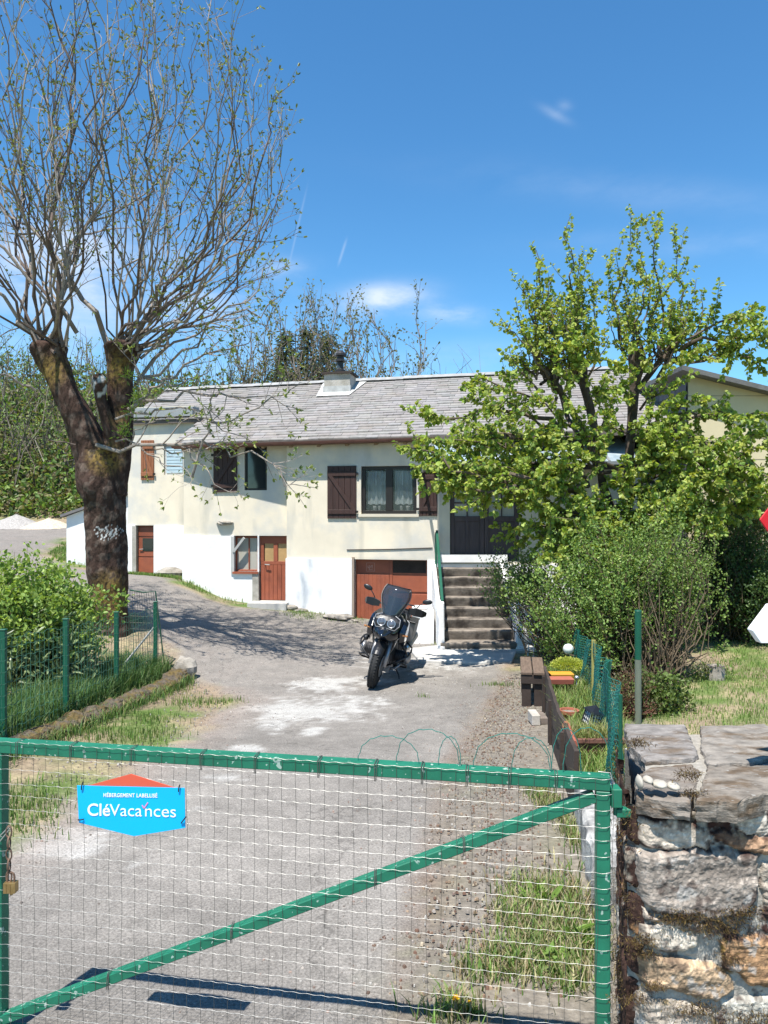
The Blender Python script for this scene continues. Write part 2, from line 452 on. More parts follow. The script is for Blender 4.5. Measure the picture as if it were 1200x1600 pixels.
def ground(x, y):
    x = np.clip(np.atleast_1d(np.asarray(x, float)), -28, 28); y = np.clip(np.atleast_1d(np.asarray(y, float)), -4, 70)
    sh = x.shape; xy = np.stack([x.ravel(), y.ravel()], 1); out = np.empty(len(xy))
    for a in range(0, len(xy), 20000):
        q = xy[a:a + 20000]
        d = np.linalg.norm(q[:, None, :] - _C[None, :, :2], axis=2)
        out[a:a + 20000] = np.where(d > 0, d * d * np.log(d + 1e-12), 0) @ _WT[:len(_C)] + _WT[-3] + q @ _WT[-2:]
    z = out.reshape(sh)
    k = np.clip((3.4 - y) / 2, 0, 1)      # nearly level at the gate
    return z * (1 - k) + .4 * k
def gz(x, y): return float(ground(x, y)[0])

def gpt(px, py):
    """the point of the ground seen at a photo pixel"""
    d = 4.0
    for _ in range(40):
        z = gz((px - 600) / FPX * d, d); d = d * .4 + .6 * (CAMZ - z) * FPX / (py - 800.0)
    return ((px - 600) / FPX * d, d)
DRIVE = [(-6, -4), (6, -4), (6, .9), (.25, 1.0)] + [gpt(*q) for q in ((655, 1590), (690, 1490), (700, 1400), (712, 1300), (722, 1200), (765, 1130), (795, 1075), (812, 1030))] + [(2.9, 13.4), (2.9, 15.0), (.9, 15.6), (-.7, 15.9), (-2.2, 15.75), (-3.3, 15.75),
         (-4.35, 15.9), (-5.0, 16.7), (-5.9, 17.4), (-7.2, 18.3), (-9.4, 20.5), (-10.3, 24), (-9.5, 27.5), (-25, 31), (-27, 20), (-12, 16.5), (-8, 14.6), (-4.9, 13.2), (-3.7, 11.7), (-3.05, 10.7)] + [gpt(*q) for q in ((345, 1098), (300, 1130), (210, 1180), (100, 1235), (15, 1300))] + [(-2.9, 3.5), (-3.4, 1.5)]
def poly_sd(x, y, poly):
    """signed distance to a polygon, positive inside"""
    x = np.asarray(x, float); y = np.asarray(y, float)
    d = np.full(x.shape, 1e9); inside = np.zeros(x.shape, bool)
    n = len(poly)
    for i in range(n):
        (ax, ay), (bx, by) = poly[i], poly[(i + 1) % n]
        ex, ey = bx - ax, by - ay
        t = np.clip(((x - ax) * ex + (y - ay) * ey) / (ex * ex + ey * ey), 0, 1)
        d = np.minimum(d, np.hypot(x - ax - t * ex, y - ay - t * ey))
        c = ((ay > y) != (by > y)) & (x < (bx - ax) * (y - ay) / (by - ay + 1e-12) + ax)
        inside ^= c
    return np.where(inside, d, -d)

def vnoise(x, y, s, seed=0, octv=4):
    """cheap value noise for arrays, about 0..1"""
    r = np.random.default_rng(seed); G = r.random((256, 256)); out = 0; amp = 1; tot = 0
    x = np.asarray(x, float) * s; y = np.asarray(y, float) * s
    for o in range(octv):
        xi = np.floor(x).astype(int); yi = np.floor(y).astype(int); fx = x - xi; fy = y - yi
        fx = fx * fx * (3 - 2 * fx); fy = fy * fy * (3 - 2 * fy)
        g = lambda a, b: G[(a + o * 37) % 256, (b + o * 61) % 256]
        out = out + amp * ((g(xi, yi) * (1 - fx) + g(xi + 1, yi) * fx) * (1 - fy) + (g(xi, yi + 1) * (1 - fx) + g(xi + 1, yi + 1) * fx) * fy)
        tot += amp; amp *= .55; x = x * 2.03 + 5.1; y = y * 2.03 + 3.7
    return out / tot

def px_of(x, y):
    return None

A_PALE = np.array([.37, .36, .34]); A_GREY = np.array([.195, .18, .163]); A_GRAV = np.array([.21, .185, .165]); A_BROWN = np.array([.15, .10, .075])
G_DIRT = np.array([.24, .185, .13]); G_GRASS = np.array([.10, .15, .04]); G_DRY = np.array([.30, .25, .15])
PALE = [(480, 1110, .85, .45), (540, 1100, .6, .3), (500, 1072, .45, .35), (430, 1135, .18, .22), (492, 1143, .15, .12), (385, 1172, .2, .12), (350, 1215, .22, .08), (330, 1190, .25, .1),
        (550, 1066, .6, .2), (95, 1305, .2, .1), (60, 1320, .25, .14), (130, 1308, .22, .1), (125, 1335, .16, .07), (200, 1355, .1, .05), (170, 1270, .14, .05), (315, 1262, .06, .05), (640, 1040, .9, .35), (700, 1035, 1.3, .45)]
def lerp(a, b, t): return a * (1 - t[..., None]) + b * t[..., None]
def ground_col(x, y, z, drive):
    n1 = vnoise(x, y, .7, 1); n2 = vnoise(x, y, 4, 2); n3 = vnoise(x, y, 17, 3, 3)
    sd = poly_sd(x, y, DRIVE) + (vnoise(x, y, 2.2, 4) - .5) * .5
    base = np.tile(A_GREY, x.shape + (1,)) * (0.72 + .56 * n1[..., None]) * (.80 + .40 * n2[..., None])
    # lighter worn tracks, gravelly left part behind the bike
    far = np.clip((y - 9.0) / 3, 0, 1) * np.clip((0.2 - x) / 1.2, 0, 1)
    base = lerp(base, A_GRAV * np.ones(3), far * np.clip(n2 * 1.6 - .3, 0, 1))
    pale = np.zeros(x.shape)
    for (px, py, a, b) in PALE:
        cx, cy = gpt(px, py)
        r = ((x - cx) / a) ** 2 + ((y - cy) / (b * 1.6)) ** 2
        pale = np.maximum(pale, np.clip(1.0 - r + (n3 - .5) * 2.4 + (n2 - .5) * 2.6, 0, 1))
    base = lerp(base, A_PALE, np.clip(pale, 0, 1) * .9)
    # reddish leaf litter strip along the right edge
    band = poly_sd(x, y, DRIVE)
    lit = np.clip(1 - band / .32, 0, 1) * (x > 0) * (y < 11.5) * (y > .5)
    base = lerp(base, A_BROWN * np.ones(3), np.clip(lit * 1.5 * (n3 * .8 + n2 * .9) - .25, 0, .95))
    edge = np.clip(1 - sd / .30, 0, 1)
    grav = np.clip(1 - band / .75, 0, 1) * (x < -1) * (y < 10)
    base = lerp(base, np.array([.24, .195, .165]), np.clip(grav * (n3 + .55), 0, 1) * .9)
    dirt = lerp(np.tile(G_DIRT, x.shape + (1,)), np.tile(G_GRASS, x.shape + (1,)), np.clip((vnoise(x, y, 1.6, 9) - .40) * 5, 0, 1))
    dirt = lerp(dirt, np.tile(G_DRY, x.shape + (1,)), np.clip((vnoise(x, y, 3.1, 12) - .52) * 5, 0, 1))
    wood = np.clip((y - 30) / 6, 0, 1)
    dirt = lerp(dirt, np.tile(np.array([.09, .085, .04]), x.shape + (1,)), wood)
    strip = np.clip((x + .3) / .2, 0, 1) * np.clip((1.9 + .12 * y - x) / .3, 0, 1) * (y < 11)
    dirt = lerp(dirt, np.tile(np.array([.185, .165, .14]), x.shape + (1,)), strip * np.clip(1.5 - 1.0 * n3, 0, 1))
    c = lerp(base, dirt, np.clip(edge + (sd < 0), 0, 1))
    return np.clip(c, .01, .9)

def grid_mesh(name, xs, ys, m, dz=0, keep=None, kind='structure'):
    X, Y = np.meshgrid(xs, ys, indexing='ij'); Z = ground(X, Y)
    if dz:
        k_ = np.clip(poly_sd(X, Y, DRIVE) / .16, 0, 1); Z = Z + dz * k_ - .012 * (1 - k_)
    rough = (vnoise(X, Y, 3.0, 21) - .5) * .03 * np.clip((np.hypot(X, Y - 8)) / 4, .3, 1)
    Z = Z + rough
    Cc = ground_col(X, Y, Z, True)
    nx, ny = X.shape
    i, j = np.meshgrid(np.arange(nx - 1), np.arange(ny - 1), indexing='ij')
    q = np.stack([i * ny + j, (i + 1) * ny + j, (i + 1) * ny + j + 1, i * ny + j + 1], -1).reshape(-1, 4)
    if keep is not None:
        q = q[keep((X[:-1, :-1] + X[1:, 1:]) / 2, (Y[:-1, :-1] + Y[1:, 1:]) / 2).ravel()]
    V = np.stack([X, Y, Z], -1).reshape(-1, 3); Cc = Cc.reshape(-1, 3)
    used = np.unique(q); mp = np.full(len(V), -1); mp[used] = np.arange(len(used))
    b = MB(); b.add(V[used], mp[q], Cc[used])
    return tag(b.build(name, m, smooth=True), kind=kind)

def asphalt_mat():
    m, nt = new_mat('yard_surface'); N, L = nt.nodes.new, nt.links.new
    out = N('ShaderNodeOutputMaterial'); bs = N('ShaderNodeBsdfPrincipled'); L(bs.outputs[0], out.inputs[0])
    bs.inputs['Roughness'].default_value = .92; bs.inputs['Specular IOR Level'].default_value = .2
    a = N('ShaderNodeAttribute'); a.attribute_name = 'Col'
    tc = N('ShaderNodeTexCoord')
    def noise(sc, det, rg=.6):
        n = N('ShaderNodeTexNoise'); n.inputs['Scale'].default_value = sc; n.inputs['Detail'].default_value = det; n.inputs['Roughness'].default_value = rg
        L(tc.outputs['Object'], n.inputs['Vector']); return n.outputs['Fac']
    def rng(f, a_, b_, c_, d_):
        r = N('ShaderNodeMapRange'); L(f, r.inputs[0])
        for k, v in zip(('From Min', 'From Max', 'To Min', 'To Max'), (a_, b_, c_, d_)): r.inputs[k].default_value = v
        return r.outputs[0]
    def mul(c, f):
        v = N('ShaderNodeVectorMath'); v.operation = 'SCALE'; L(c, v.inputs[0]); L(f, v.inputs['Scale']); return v.outputs[0]
    c = mul(a.outputs['Color'], rng(noise(85, 4, .7), .3, .7, .55, 1.5))
    c = mul(c, rng(noise(9, 5), .3, .7, .86, 1.12))
    # pale aggregate
    vo = N('ShaderNodeTexVoronoi'); vo.inputs['Scale'].default_value = 55; L(tc.outputs['Object'], vo.inputs['Vector'])
    f = rng(vo.outputs['Distance'], .10, .22, 1, 0)
    sel = rng(vo.outputs['Color'], .62, .66, 0, 1)
    mm = N('ShaderNodeMath'); mm.operation = 'MULTIPLY'; L(f, mm.inputs[0]); L(sel, mm.inputs[1])
    x = N('ShaderNodeMix'); x.data_type = 'RGBA'; L(mm.outputs[0], x.inputs['Factor']); L(c, x.inputs['A']); x.inputs['B'].default_value = (.34, .32, .29, 1)
    c = x.outputs['Result']
    # fine cracks
    vc = N('ShaderNodeTexVoronoi'); vc.feature = 'DISTANCE_TO_EDGE'; vc.inputs['Scale'].default_value = .55
    nn = N('ShaderNodeTexNoise'); nn.inputs['Scale'].default_value = 3; nn.inputs['Detail'].default_value = 6; L(tc.outputs['Object'], nn.inputs['Vector'])
    ad = N('ShaderNodeVectorMath'); ad.operation = 'MULTIPLY_ADD'; L(nn.outputs['Color'], ad.inputs[0]); ad.inputs[1].default_value = (.9, .9, 0); L(tc.outputs['Object'], ad.inputs[2])
    L(ad.outputs[0], vc.inputs['Vector'])
    c = mul(c, rng(vc.outputs['Distance'], .0, .007, .66, 1))
    L(c, bs.inputs['Base Color'])
    b = N('ShaderNodeBump'); b.inputs['Strength'].default_value = .8; b.inputs['Distance'].default_value = .006
    L(noise(70, 6, .7), b.inputs['Height']); L(b.outputs[0], bs.inputs['Normal'])
    return m
M['yard'] = asphalt_mat()
def soil_mat():
    return mat('soil', (1, 1, 1), .95, var=.45, scale=22, detail=8, vcol=True, bump=.9, bscale=30, bdist=.02, spec=.15)
M['soil'] = soil_mat()

def axis(segs):
    out = []
    for (a, b, st) in segs: out += list(np.arange(a, b - 1e-6, st))
    out.append(segs[-1][1]); return np.array(out)
gx = axis([(-400, -60, 40), (-60, -28, 4), (-28, -10, .7), (-10, 10, .16), (10, 28, .7), (28, 60, 4), (60, 400, 40)])
gy = axis([(-60, -4, 8), (-4, 1, .5), (1, 20, .16), (20, 34, .5), (34, 70, 1.5), (70, 90, 5), (90, 600, 50)])
grid_mesh('ground', gx, gy, M['soil'])
dkeep = lambda x, y: poly_sd(x, y, DRIVE) > 0
grid_mesh('driveway', axis([(-28, -6, .3), (-6, 3.2, .055), (3.2, 6.2, .3)]), axis([(-4, 1.8, .2), (1.8, 13.5, .055), (13.5, 32, .15)]), M['yard'], dz=.010, keep=dkeep)

# ------------------------------------------------------------------ loose stones, litter and grass
def scatter(n, sampler, size, name, mats, cols, flat=.5, label=None, cat=None, group=None):
    b = MB(); P = sampler(n); z = ground(P[:, 0], P[:, 1])
    for k in range(len(P)):
        s = size * (0.4 + 1.2 * random.random() ** 2)
        c = random.choice(cols); f = .7 + .6 * random.random()
        a = random.random() * 6.28; n_ = 5
        ang = a + np.arange(n_) * 2 * math.pi / n_ + RNG.random(n_) * .6
        rr = s * (.7 + .5 * RNG.random(n_))
        base = np.stack([P[k, 0] + rr * np.cos(ang), P[k, 1] + rr * np.sin(ang), np.full(n_, z[k] + .004)], 1)
        top = base.copy(); top[:, :2] = (top[:, :2] - P[k]) * .6 + P[k]; top[:, 2] += s * flat * (.6 + .8 * RNG.random(n_)) + .006
        b.add(np.concatenate([base, top]), [tuple(range(5, 10))] + [(i, (i + 1) % 5, 5 + (i + 1) % 5, 5 + i) for i in range(5)], tuple(np.array(c) * f))
    o = b.build(name, mats); return tag(o, label, cat, group, 'stuff')

def rect_sampler(cond, x0, x1, y0, y1):
    def f(n):
        out = []; tot = 0
        while tot < n:
            q = np.stack([RNG.uniform(x0, x1, n * 2), RNG.uniform(y0, y1, n * 2)], 1)
            q = q[RNG.random(len(q)) < cond(q[:, 0], q[:, 1])]
            out.append(q); tot += len(q)
        return np.concatenate(out)[:n]
    return f
dr = lambda x, y: poly_sd(x, y, DRIVE)
scatter(5200, rect_sampler(lambda x, y: np.clip(1.1 - np.abs(dr(x, y) - .15) / .75, 0.02, 1) * (x < 3) , -3.6, 1.9, 2.4, 13.5), .0075, 'loose_gravel', M['pebble'],
        [(.24, .21, .185), (.28, .25, .22), (.18, .15, .13), (.33, .31, .28), (.24, .175, .145)], label='loose grey and pinkish gravel along both edges of the driveway', cat='gravel')
scatter(2600, rect_sampler(lambda x, y: (dr(x, y) > 0) * .5 + .5 * (vnoise(x, y, 1.1, 33) > .55), -5.5, 1.2, 9.5, 15.4), .012, 'scattered_stones', M['pebble'],
        [(.25, .23, .20), (.19, .17, .15), (.30, .28, .25)], label='small stones scattered on the worn yard behind the motorcycle', cat='stones')
scatter(3400, rect_sampler(lambda x, y: np.clip(1 - np.abs(x - (.55 + .17 * (y - 4.0))) / .55, 0, 1) ** 1.2, -.1, 2.2, 3.0, 10.5), .0085, 'leaf_litter', M['pebble'],
        [(.15, .085, .06), (.17, .11, .075), (.11, .07, .05), (.22, .16, .11), (.16, .14, .12), (.30, .25, .18), (.2, .18, .16)], flat=.25, label='reddish brown dead leaves along the right edge of the driveway', cat='leaf litter')

def blades(name, sampler, n, h, w, cols, label, cat='grass', lean=.5, clump=None, zoff=0, kind='stuff', group=None, parent=None, zfun=None):
    P = sampler(n)
    if clump: # gather into tufts
        nc = max(1, n // clump); Cn = P[:nc]; idx = RNG.integers(0, nc, n); P = Cn[idx] + RNG.normal(0, .035, (n, 2))
    z = (ground(P[:, 0], P[:, 1]) if zfun is None else zfun(P[:, 0], P[:, 1])) + zoff
    hh = h * RNG.uniform(.45, 1.25, n); ang = RNG.random(n) * 6.283; ln = RNG.uniform(0, lean, n) * hh
    ww = w * RNG.uniform(.6, 1.3, n); d = np.stack([np.cos(ang), np.sin(ang)], 1); pd = np.stack([-d[:, 1], d[:, 0]], 1)
    B = np.concatenate([P, z[:, None]], 1)
    def pt(t, off, side):
        q = B.copy(); q[:, :2] += d * (ln * off)[:, None] + pd * (ww * side)[:, None]; q[:, 2] += hh * t; return q
    v = np.stack([pt(0, 0, -.5), pt(0, 0, .5), pt(.55, .35, .4), pt(.55, .35, -.4), pt(1 - .15 * lean, 1.0, 0)], 1).reshape(-1, 3)
    i = np.arange(n) * 5
    cc = np.array(cols)[RNG.integers(0, len(cols), n)] * RNG.uniform(.7, 1.25, (n, 1)); cc = np.repeat(cc, 5, 0)
    b = MB(); b.add(v, np.stack([i, i + 1, i + 2, i + 3], 1), cc)
    b.F.append(np.stack([i + 3, i + 2, i + 4], 1))
    return tag(b.build(name, M['grass'], parent), label, cat, group, kind)
GC = [(.12, .21, .045), (.15, .25, .055), (.09, .16, .04), (.22, .26, .09)]
GDK = [(.06, .13, .04), (.08, .17, .05), (.05, .10, .03), (.13, .19, .07)]
# lawn on the right
blades('lawn_grass', rect_sampler(lambda x, y: np.clip((x - (2.0 + .1 * (y - 4))) / .4, 0, 1) * (vnoise(x, y, 1.3, 40) * 1.5 - .15), 1.9, 9.5, 3.6, 14), 60000, .055, .008,
       [(.17, .27, .06), (.21, .31, .08), (.12, .21, .05), (.28, .32, .12)], 'short sunlit lawn behind the stone wall on the right')
KX = lambda y: -3.27 + .119 * (y - 6.5)
# long grass of the left bed
blades('long_grass', rect_sampler(lambda x, y: np.clip((KX(y) - .12 - x) / .1, 0, 1) * np.clip((x + 1.0 - KX(y)) / .3, 0, 1), -5.0, -2.6, 5.0, 10.4), 15000, .30, .010, GDK,
       'long green grass in the raised bed along the left fence', lean=.8)
patches = [(300, 1100, .35, .16), (350, 1098, .25, .1), (235, 1125, .3, .2), (230, 1150, .3, .22), (160, 1150, .35, .2), (30, 1255, .3, .25), (45, 1285, .3, .2), (260, 1075, .4, .25), (780, 1072, .28, .06), (690, 1008, .2, .1),
           (660, 1090, .12, .05), (545, 968, .3, .15), (480, 962, .5, .2), (600, 990, .3, .1)]
def patch_sampler(pts, sc=1.0):
    G = [(gpt(px, py), a, b) for (px, py, a, b) in pts]
    wt = np.array([a * b for (_, a, b) in G]); wt /= wt.sum()
    def f(n):
        k = RNG.choice(len(G), n, p=wt); q = RNG.normal(0, .5, (n, 2))
        return np.array([[G[i][0][0] + q[j, 0] * G[i][1] * sc, G[i][0][1] + q[j, 1] * G[i][2] * 2 * sc] for j, i in enumerate(k)])
    return f
blades('grass_tufts', patch_sampler(patches), 4200, .075, .008, GC, 'small green grass tufts growing out of the driveway edge')
strip = [(850, 1470, .2, .16), (900, 1420, .16, .2), (830, 1400, .2, .12), (890, 1300, .08, .2), (880, 1480, .2, .12), (850, 1510, .25, .1), (800, 1500, .2, .08), (700, 1590, .12, .05), (730, 1585, .12, .05),
         (850, 1250, .12, .2), (900, 1540, .12, .06), (760, 1520, .16, .06), (800, 1440, .12, .1)]
blades('strip_grass', patch_sampler(strip), 5200, .085, .007, GC + [(.36, .33, .18), (.30, .27, .14), (.34, .30, .19), (.26, .2, .12)], 'green and straw coloured weeds beside the gate hinge', lean=.9)
blades('far_grass', rect_sampler(lambda x, y: (dr(x, y) < -.05) * np.clip(vnoise(x, y, .9, 44) * 3 - 1.1, 0, 1), -11, -2.5, 12, 23), 26000, .09, .014, GC, 'patchy grass on the verge in front of the house')

# ------------------------------------------------------------------ walls
TH = math.radians(12)
class Pl:
    """a vertical plane: origin O, direction u along the wall, w into the house"""
    def __init__(s, x, y, th):
        s.O = np.array([x, y]); s.u = np.array([math.cos(th), -math.sin(th)]); s.w = np.array([math.sin(th), math.cos(th)])
    def s_at(s, px, w0=0):
        a = (px - 600) / FPX; X0, Y0 = s.O + s.w * w0
        return (a * Y0 - X0) / (s.u[0] - a * s.u[1])
    def hit(s, px, py, w0=0):
        t = s.s_at(px, w0); p = s.O + s.u * t + s.w * w0
        return t, CAMZ - (py - 800) / FPX * p[1]
    def P(s, t, w0, z):
        p = s.O + s.u * t + s.w * w0
        return (p[0], p[1], z)
PA = Pl(-.61, 15.6, TH)
def wall(mb, pl, s0, s1, z0, z1, holes=(), w=0, th=.35, c=(1, 1, 1), step=.5, reveal=.22):
    """front face with openings, reveals and the two ends; holes are (s0,s1,z0,z1)"""
    S = sorted(set([s0, s1] + [v for h in holes for v in h[:2] if s0 < v < s1])); Z = sorted(set([z0, z1] + [v for h in holes for v in h[2:4] if z0 < v < z1]))
    for i in range(len(S) - 1):
        for j in range(len(Z) - 1):
            cs, cz = (S[i] + S[i + 1]) / 2, (Z[j] + Z[j + 1]) / 2
            if any(h[0] < cs < h[1] and h[2] < cz < h[3] for h in holes): continue
            mb.add([pl.P(S[i], w, Z[j]), pl.P(S[i + 1], w, Z[j]), pl.P(S[i + 1], w, Z[j + 1]), pl.P(S[i], w, Z[j + 1])], [(0, 1, 2, 3)], c)
    for h in holes:
        a, b, p, q = max(h[0], s0), min(h[1], s1), max(h[2], z0), min(h[3], z1)
        r = h[4] if len(h) > 4 else reveal
        mb.add([pl.P(a, w, p), pl.P(a, w + r, p), pl.P(a, w + r, q), pl.P(a, w, q)], [(0, 1, 2, 3)], c)
        mb.add([pl.P(b, w, p), pl.P(b, w + r, p), pl.P(b, w + r, q), pl.P(b, w, q)], [(3, 2, 1, 0)], c)
        mb.add([pl.P(a, w, q), pl.P(b, w, q), pl.P(b, w + r, q), pl.P(a, w + r, q)], [(0, 1, 2, 3)], c)
        if h[2] > z0: mb.add([pl.P(a, w, p), pl.P(b, w, p), pl.P(b, w + r, p), pl.P(a, w + r, p)], [(3, 2, 1, 0)], c)
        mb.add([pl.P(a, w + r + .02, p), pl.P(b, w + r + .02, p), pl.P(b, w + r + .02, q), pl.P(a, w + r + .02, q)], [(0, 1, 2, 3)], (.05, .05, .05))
    for (sv, o) in ((s0, 1), (s1, -1)):
        mb.add([pl.P(sv, w, z0), pl.P(sv, w + th, z0), pl.P(sv, w + th, z1), pl.P(sv, w, z1)], [(0, 1, 2, 3) if o < 0 else (3, 2, 1, 0)], c)
    mb.add([pl.P(s0, w, z1), pl.P(s1, w, z1), pl.P(s1, w + th, z1), pl.P(s0, w + th, z1)], [(0, 1, 2, 3)], c)
def pbox(mb, pl, s0, s1, w0, w1, z0, z1, c=None):
    v = [pl.P(a, b, z) for z in (z0, z1) for (a, b) in ((s0, w0), (s1, w0), (s1, w1), (s0, w1))]
    mb.add(v, [(0, 3, 2, 1), (4, 5, 6, 7), (0, 1, 5, 4), (1, 2, 6, 5), (2, 3, 7, 6), (3, 0, 4, 7)], c)

house = thing('stone_house', 'long low cream rendered house with white painted base and grey slate roof', 'house')
# plane frames of the three front sections
PB = Pl(*(PA.P(PA.s_at(448), .22, 0)[:2]), math.radians(6.5))
PC = Pl(*(PA.P(PA.s_at(288), 1.45, 0)[:2]), TH)
sA0, sA1 = PA.s_at(448), PA.s_at(683)
sB0, sB1 = PB.s_at(287), 0.06
sC0, sC1 = PC.s_at(200), PC.s_at(288) + .25
zEave = 3.93; PITCH = .5; WEAVE = -.20; WR = 3.55; zRidge = zEave + PITCH * (WR - WEAVE)

def rect(pl, x0, y0, x1, y1, w=0):
    a, q = pl.hit(x0, y0, w); b, p = pl.hit(x1, y1, w)
    q = (pl.hit((x0 + x1) / 2, y0, w)[1]); p = pl.hit((x0 + x1) / 2, y1, w)[1]
    return (a, b, p, q)
hA_win = rect(PA, 564, 728, 651, 803)
hA_gar = rect(PA, 554, 871, 668, 985)
hB_win = rect(PB, 382, 697, 417, 766)
hB_low = rect(PB, 366, 838, 403, 893); hB_door = rect(PB, 405, 838, 450, 940); hB_door = (hB_door[0], -.02, hB_door[2], hB_door[3])
hC_win = rect(PC, 256, 695, 287, 742)
hC_door = rect(PC, 212, 822, 241, 898)
zA = PA.hit(500, 873)[1]; zB = PB.hit(370, 837)[1]; zC = PC.hit(245, 821)[1]

mb = MB()
wall(mb, PA, sA0, sA1, zA, zEave - .02, [hA_win], 0, .42)
wall(mb, PB, sB0, sB1, zB, 4.05, [hB_win], 0, .3)
wall(mb, PC, sC0, sC1, zC, 4.98, [hC_win], 0, .3)
# returns and back of the building
pbox(mb, PA, PA.s_at(288, 1.45) - .1, 5.6, 2.2, 6.9, -1, zEave + .3)
mb.build('wall', M['render_beige'], house)
mb = MB()
wall(mb, PA, sA0 - .015, sA1 + .015, -.6, zA, [hA_gar], -.03, .45, reveal=.25)
mb_cut = (hB_low[0], hB_low[1], hB_low[2], zB + .001)
wall(mb, PB, sB0 - .02, sB1, -.6, zB - .002, [(hB_low[0], hB_low[1], hB_low[2], zB - .001, .18), (hB_door[0], hB_door[1], -.5, zB - .001, .2)], -.03, .3)
wall(mb, PC, sC0 - .02, sC1, -.2, zC - .002, [(hC_door[0], hC_door[1], -.1, zC - .001, .2)], -.03, .3)
mb.build('white_base', M['lime_white'], house)

def shingles(name, pl, s0, s1, parts, parent, zE=zEave, wE=WEAVE, wR=WR, skip=None, exp=.17, wd=.30):
    """overlapping roof slates laid in rows"""
    mb = MB(); L_ = math.hypot(wR - wE, PITCH * (wR - wE)); rows = int(L_ / exp)
    k = PITCH; nrm = np.array([0, -k, 1]) / math.hypot(1, k)
    for r in range(rows + 1):
        t0 = r * exp / L_; t1 = min(1, (r * exp + exp * 1.35) / L_)
        wa, wb = wE + (wR - wE) * t0, wE + (wR - wE) * t1
        s = s0 - (r % 2) * wd / 2 - random.random() * .05
        while s < s1:
            e = s + wd * random.uniform(.75, 1.2)
            a, b = max(s, s0) + .003, min(e, s1) - .003
            s = e
            if b - a < .03: continue
            if skip and skip((a + b) / 2, wa): continue
            jz = random.uniform(-.006, .01); g = random.uniform(.90, 1.08)
            tint = np.array([.235, .225, .22]) * g * np.array([1 + random.uniform(-.02, .05), 1, 1 - random.uniform(-.02, .05)])
            zl = lambda w_: zE + k * (w_ - wE) + (sag(a + 0)) 
            th = .022; lift = .027
            jw = random.uniform(-.008, .008)
            v = [pl.P(a, wa + jw, zl(wa) + lift + jz), pl.P(b, wa + jw, zl(wa) + lift + jz), pl.P(b, wb, zl(wb) + .004), pl.P(a, wb, zl(wb) + .004),
                 pl.P(a, wa + jw, zl(wa) + lift + jz - th), pl.P(b, wa + jw, zl(wa) + lift + jz - th)]
            mb.add(v, [(0, 1, 2, 3), (4, 5, 1, 0), (4, 0, 3), (5, 2, 1)], tint)
    mb.build(name, M['slate'], parent)
sag = lambda s: .010 * s
sR0 = PA.s_at(247, 2.5) - .3; sRcut = PA.s_at(288, 0.3); sR1 = PA.s_at(1032, 1.2)
slab = MB()
roofs = MB()
def deck(mb, s0, s1, wE, wR):
    z = lambda s, w: zEave + PITCH * (w - WEAVE) + sag(s)
    v = [PA.P(s0, wE, z(s0, wE)), PA.P(s1, wE, z(s1, wE)), PA.P(s1, wR, z(s1, wR)), PA.P(s0, wR, z(s0, wR)),
         PA.P(s0, wE, z(s0, wE) - .10), PA.P(s1, wE, z(s1, wE) - .10), PA.P(s1, wR, z(s1, wR) - .10), PA.P(s0, wR, z(s0, wR) - .10)]
    mb.add(v, [(0, 1, 2, 3), (7, 6, 5, 4), (4, 5, 1, 0), (5, 6, 2, 1), (6, 7, 3, 2), (7, 4, 0, 3)], (.12, .10, .09))
    zb = lambda s, w: zEave + PITCH * (2 * WR - w - WEAVE) + sag(s)
deck(roofs, sRcut, sR1, WEAVE, WR); deck(roofs, sR0 + .15, sRcut - .002, 1.35, WR)
# rear slope
zr = lambda s: zEave + PITCH * (WR - WEAVE) + sag(s)
roofs.add([PA.P(sR0, WR, zr(sR0)), PA.P(sR1, WR, zr(sR1)), PA.P(sR1, WR + 3.6, zr(sR1) - 1.8), PA.P(sR0, WR + 3.6, zr(sR0) - 1.8)], [(0, 1, 2, 3)], (.2, .19, .18))
deck_o = roofs.build('roof', M['slate'], house)
shingles('slates', PA, sR0, sR1, None, deck_o, skip=lambda s, w: s < sRcut and w < 1.28)
rc = MB()
n_ = 34
for i in range(n_):
    a = sR0 + (sR1 - sR0) * i / n_; b = sR0 + (sR1 - sR0) * (i + 1) / n_ + .03
    z = zr(a) + random.uniform(0, .015)
    rc.add([PA.P(a, WR - .16, z - .02), PA.P(b, WR - .16, z - .02), PA.P(b, WR, z + .075), PA.P(a, WR, z + .075), PA.P(b, WR + .17, z - .02), PA.P(a, WR + .17, z - .02)], [(0, 1, 2, 3), (3, 2, 4, 5), (0, 3, 5), (1, 4, 2)], (1, 1, 1))
rc.build('ridge_cap', mat('ridge_mortar', (.27, .27, .265), .85, var=.3, scale=5), deck_o)
# gutter and fascia
g = MB()
zg = lambda s: zEave + sag(s) - .05
for (a, b) in ((sRcut, sA1 + .02),):
    prof = [(math.cos(t) * .065, math.sin(t) * .065) for t in np.linspace(math.pi, 2 * math.pi, 7)]
    rings = []
    for s_ in np.linspace(a, b, 12):
        rings.append([PA.P(s_, WEAVE - .055 + p[0], zg(s_) + .015 + p[1]) for p in prof] + [PA.P(s_, WEAVE - .055 + p[0] * .88, zg(s_) + .015 + p[1] * .88) for p in prof[::-1]])
    g.loft(rings)
g.build('gutter', M['gutter'], house, smooth=False)
g = MB()
for s_ in np.arange(sRcut + .2, sA1, .62):
    g.bar(PA.P(s_, WEAVE + .03, zg(s_) - .055), PA.P(s_, .45, zg(s_) + .15), .07, .09)
g.bar(PA.P(sRcut, WEAVE + .015, zg(sRcut) - .015), PA.P(sA1, WEAVE + .015, zg(sA1) - .015), .02, .09)
g.build('rafter', mat('rafter_wood', (.28, .19, .12), .85, var=.2), house)
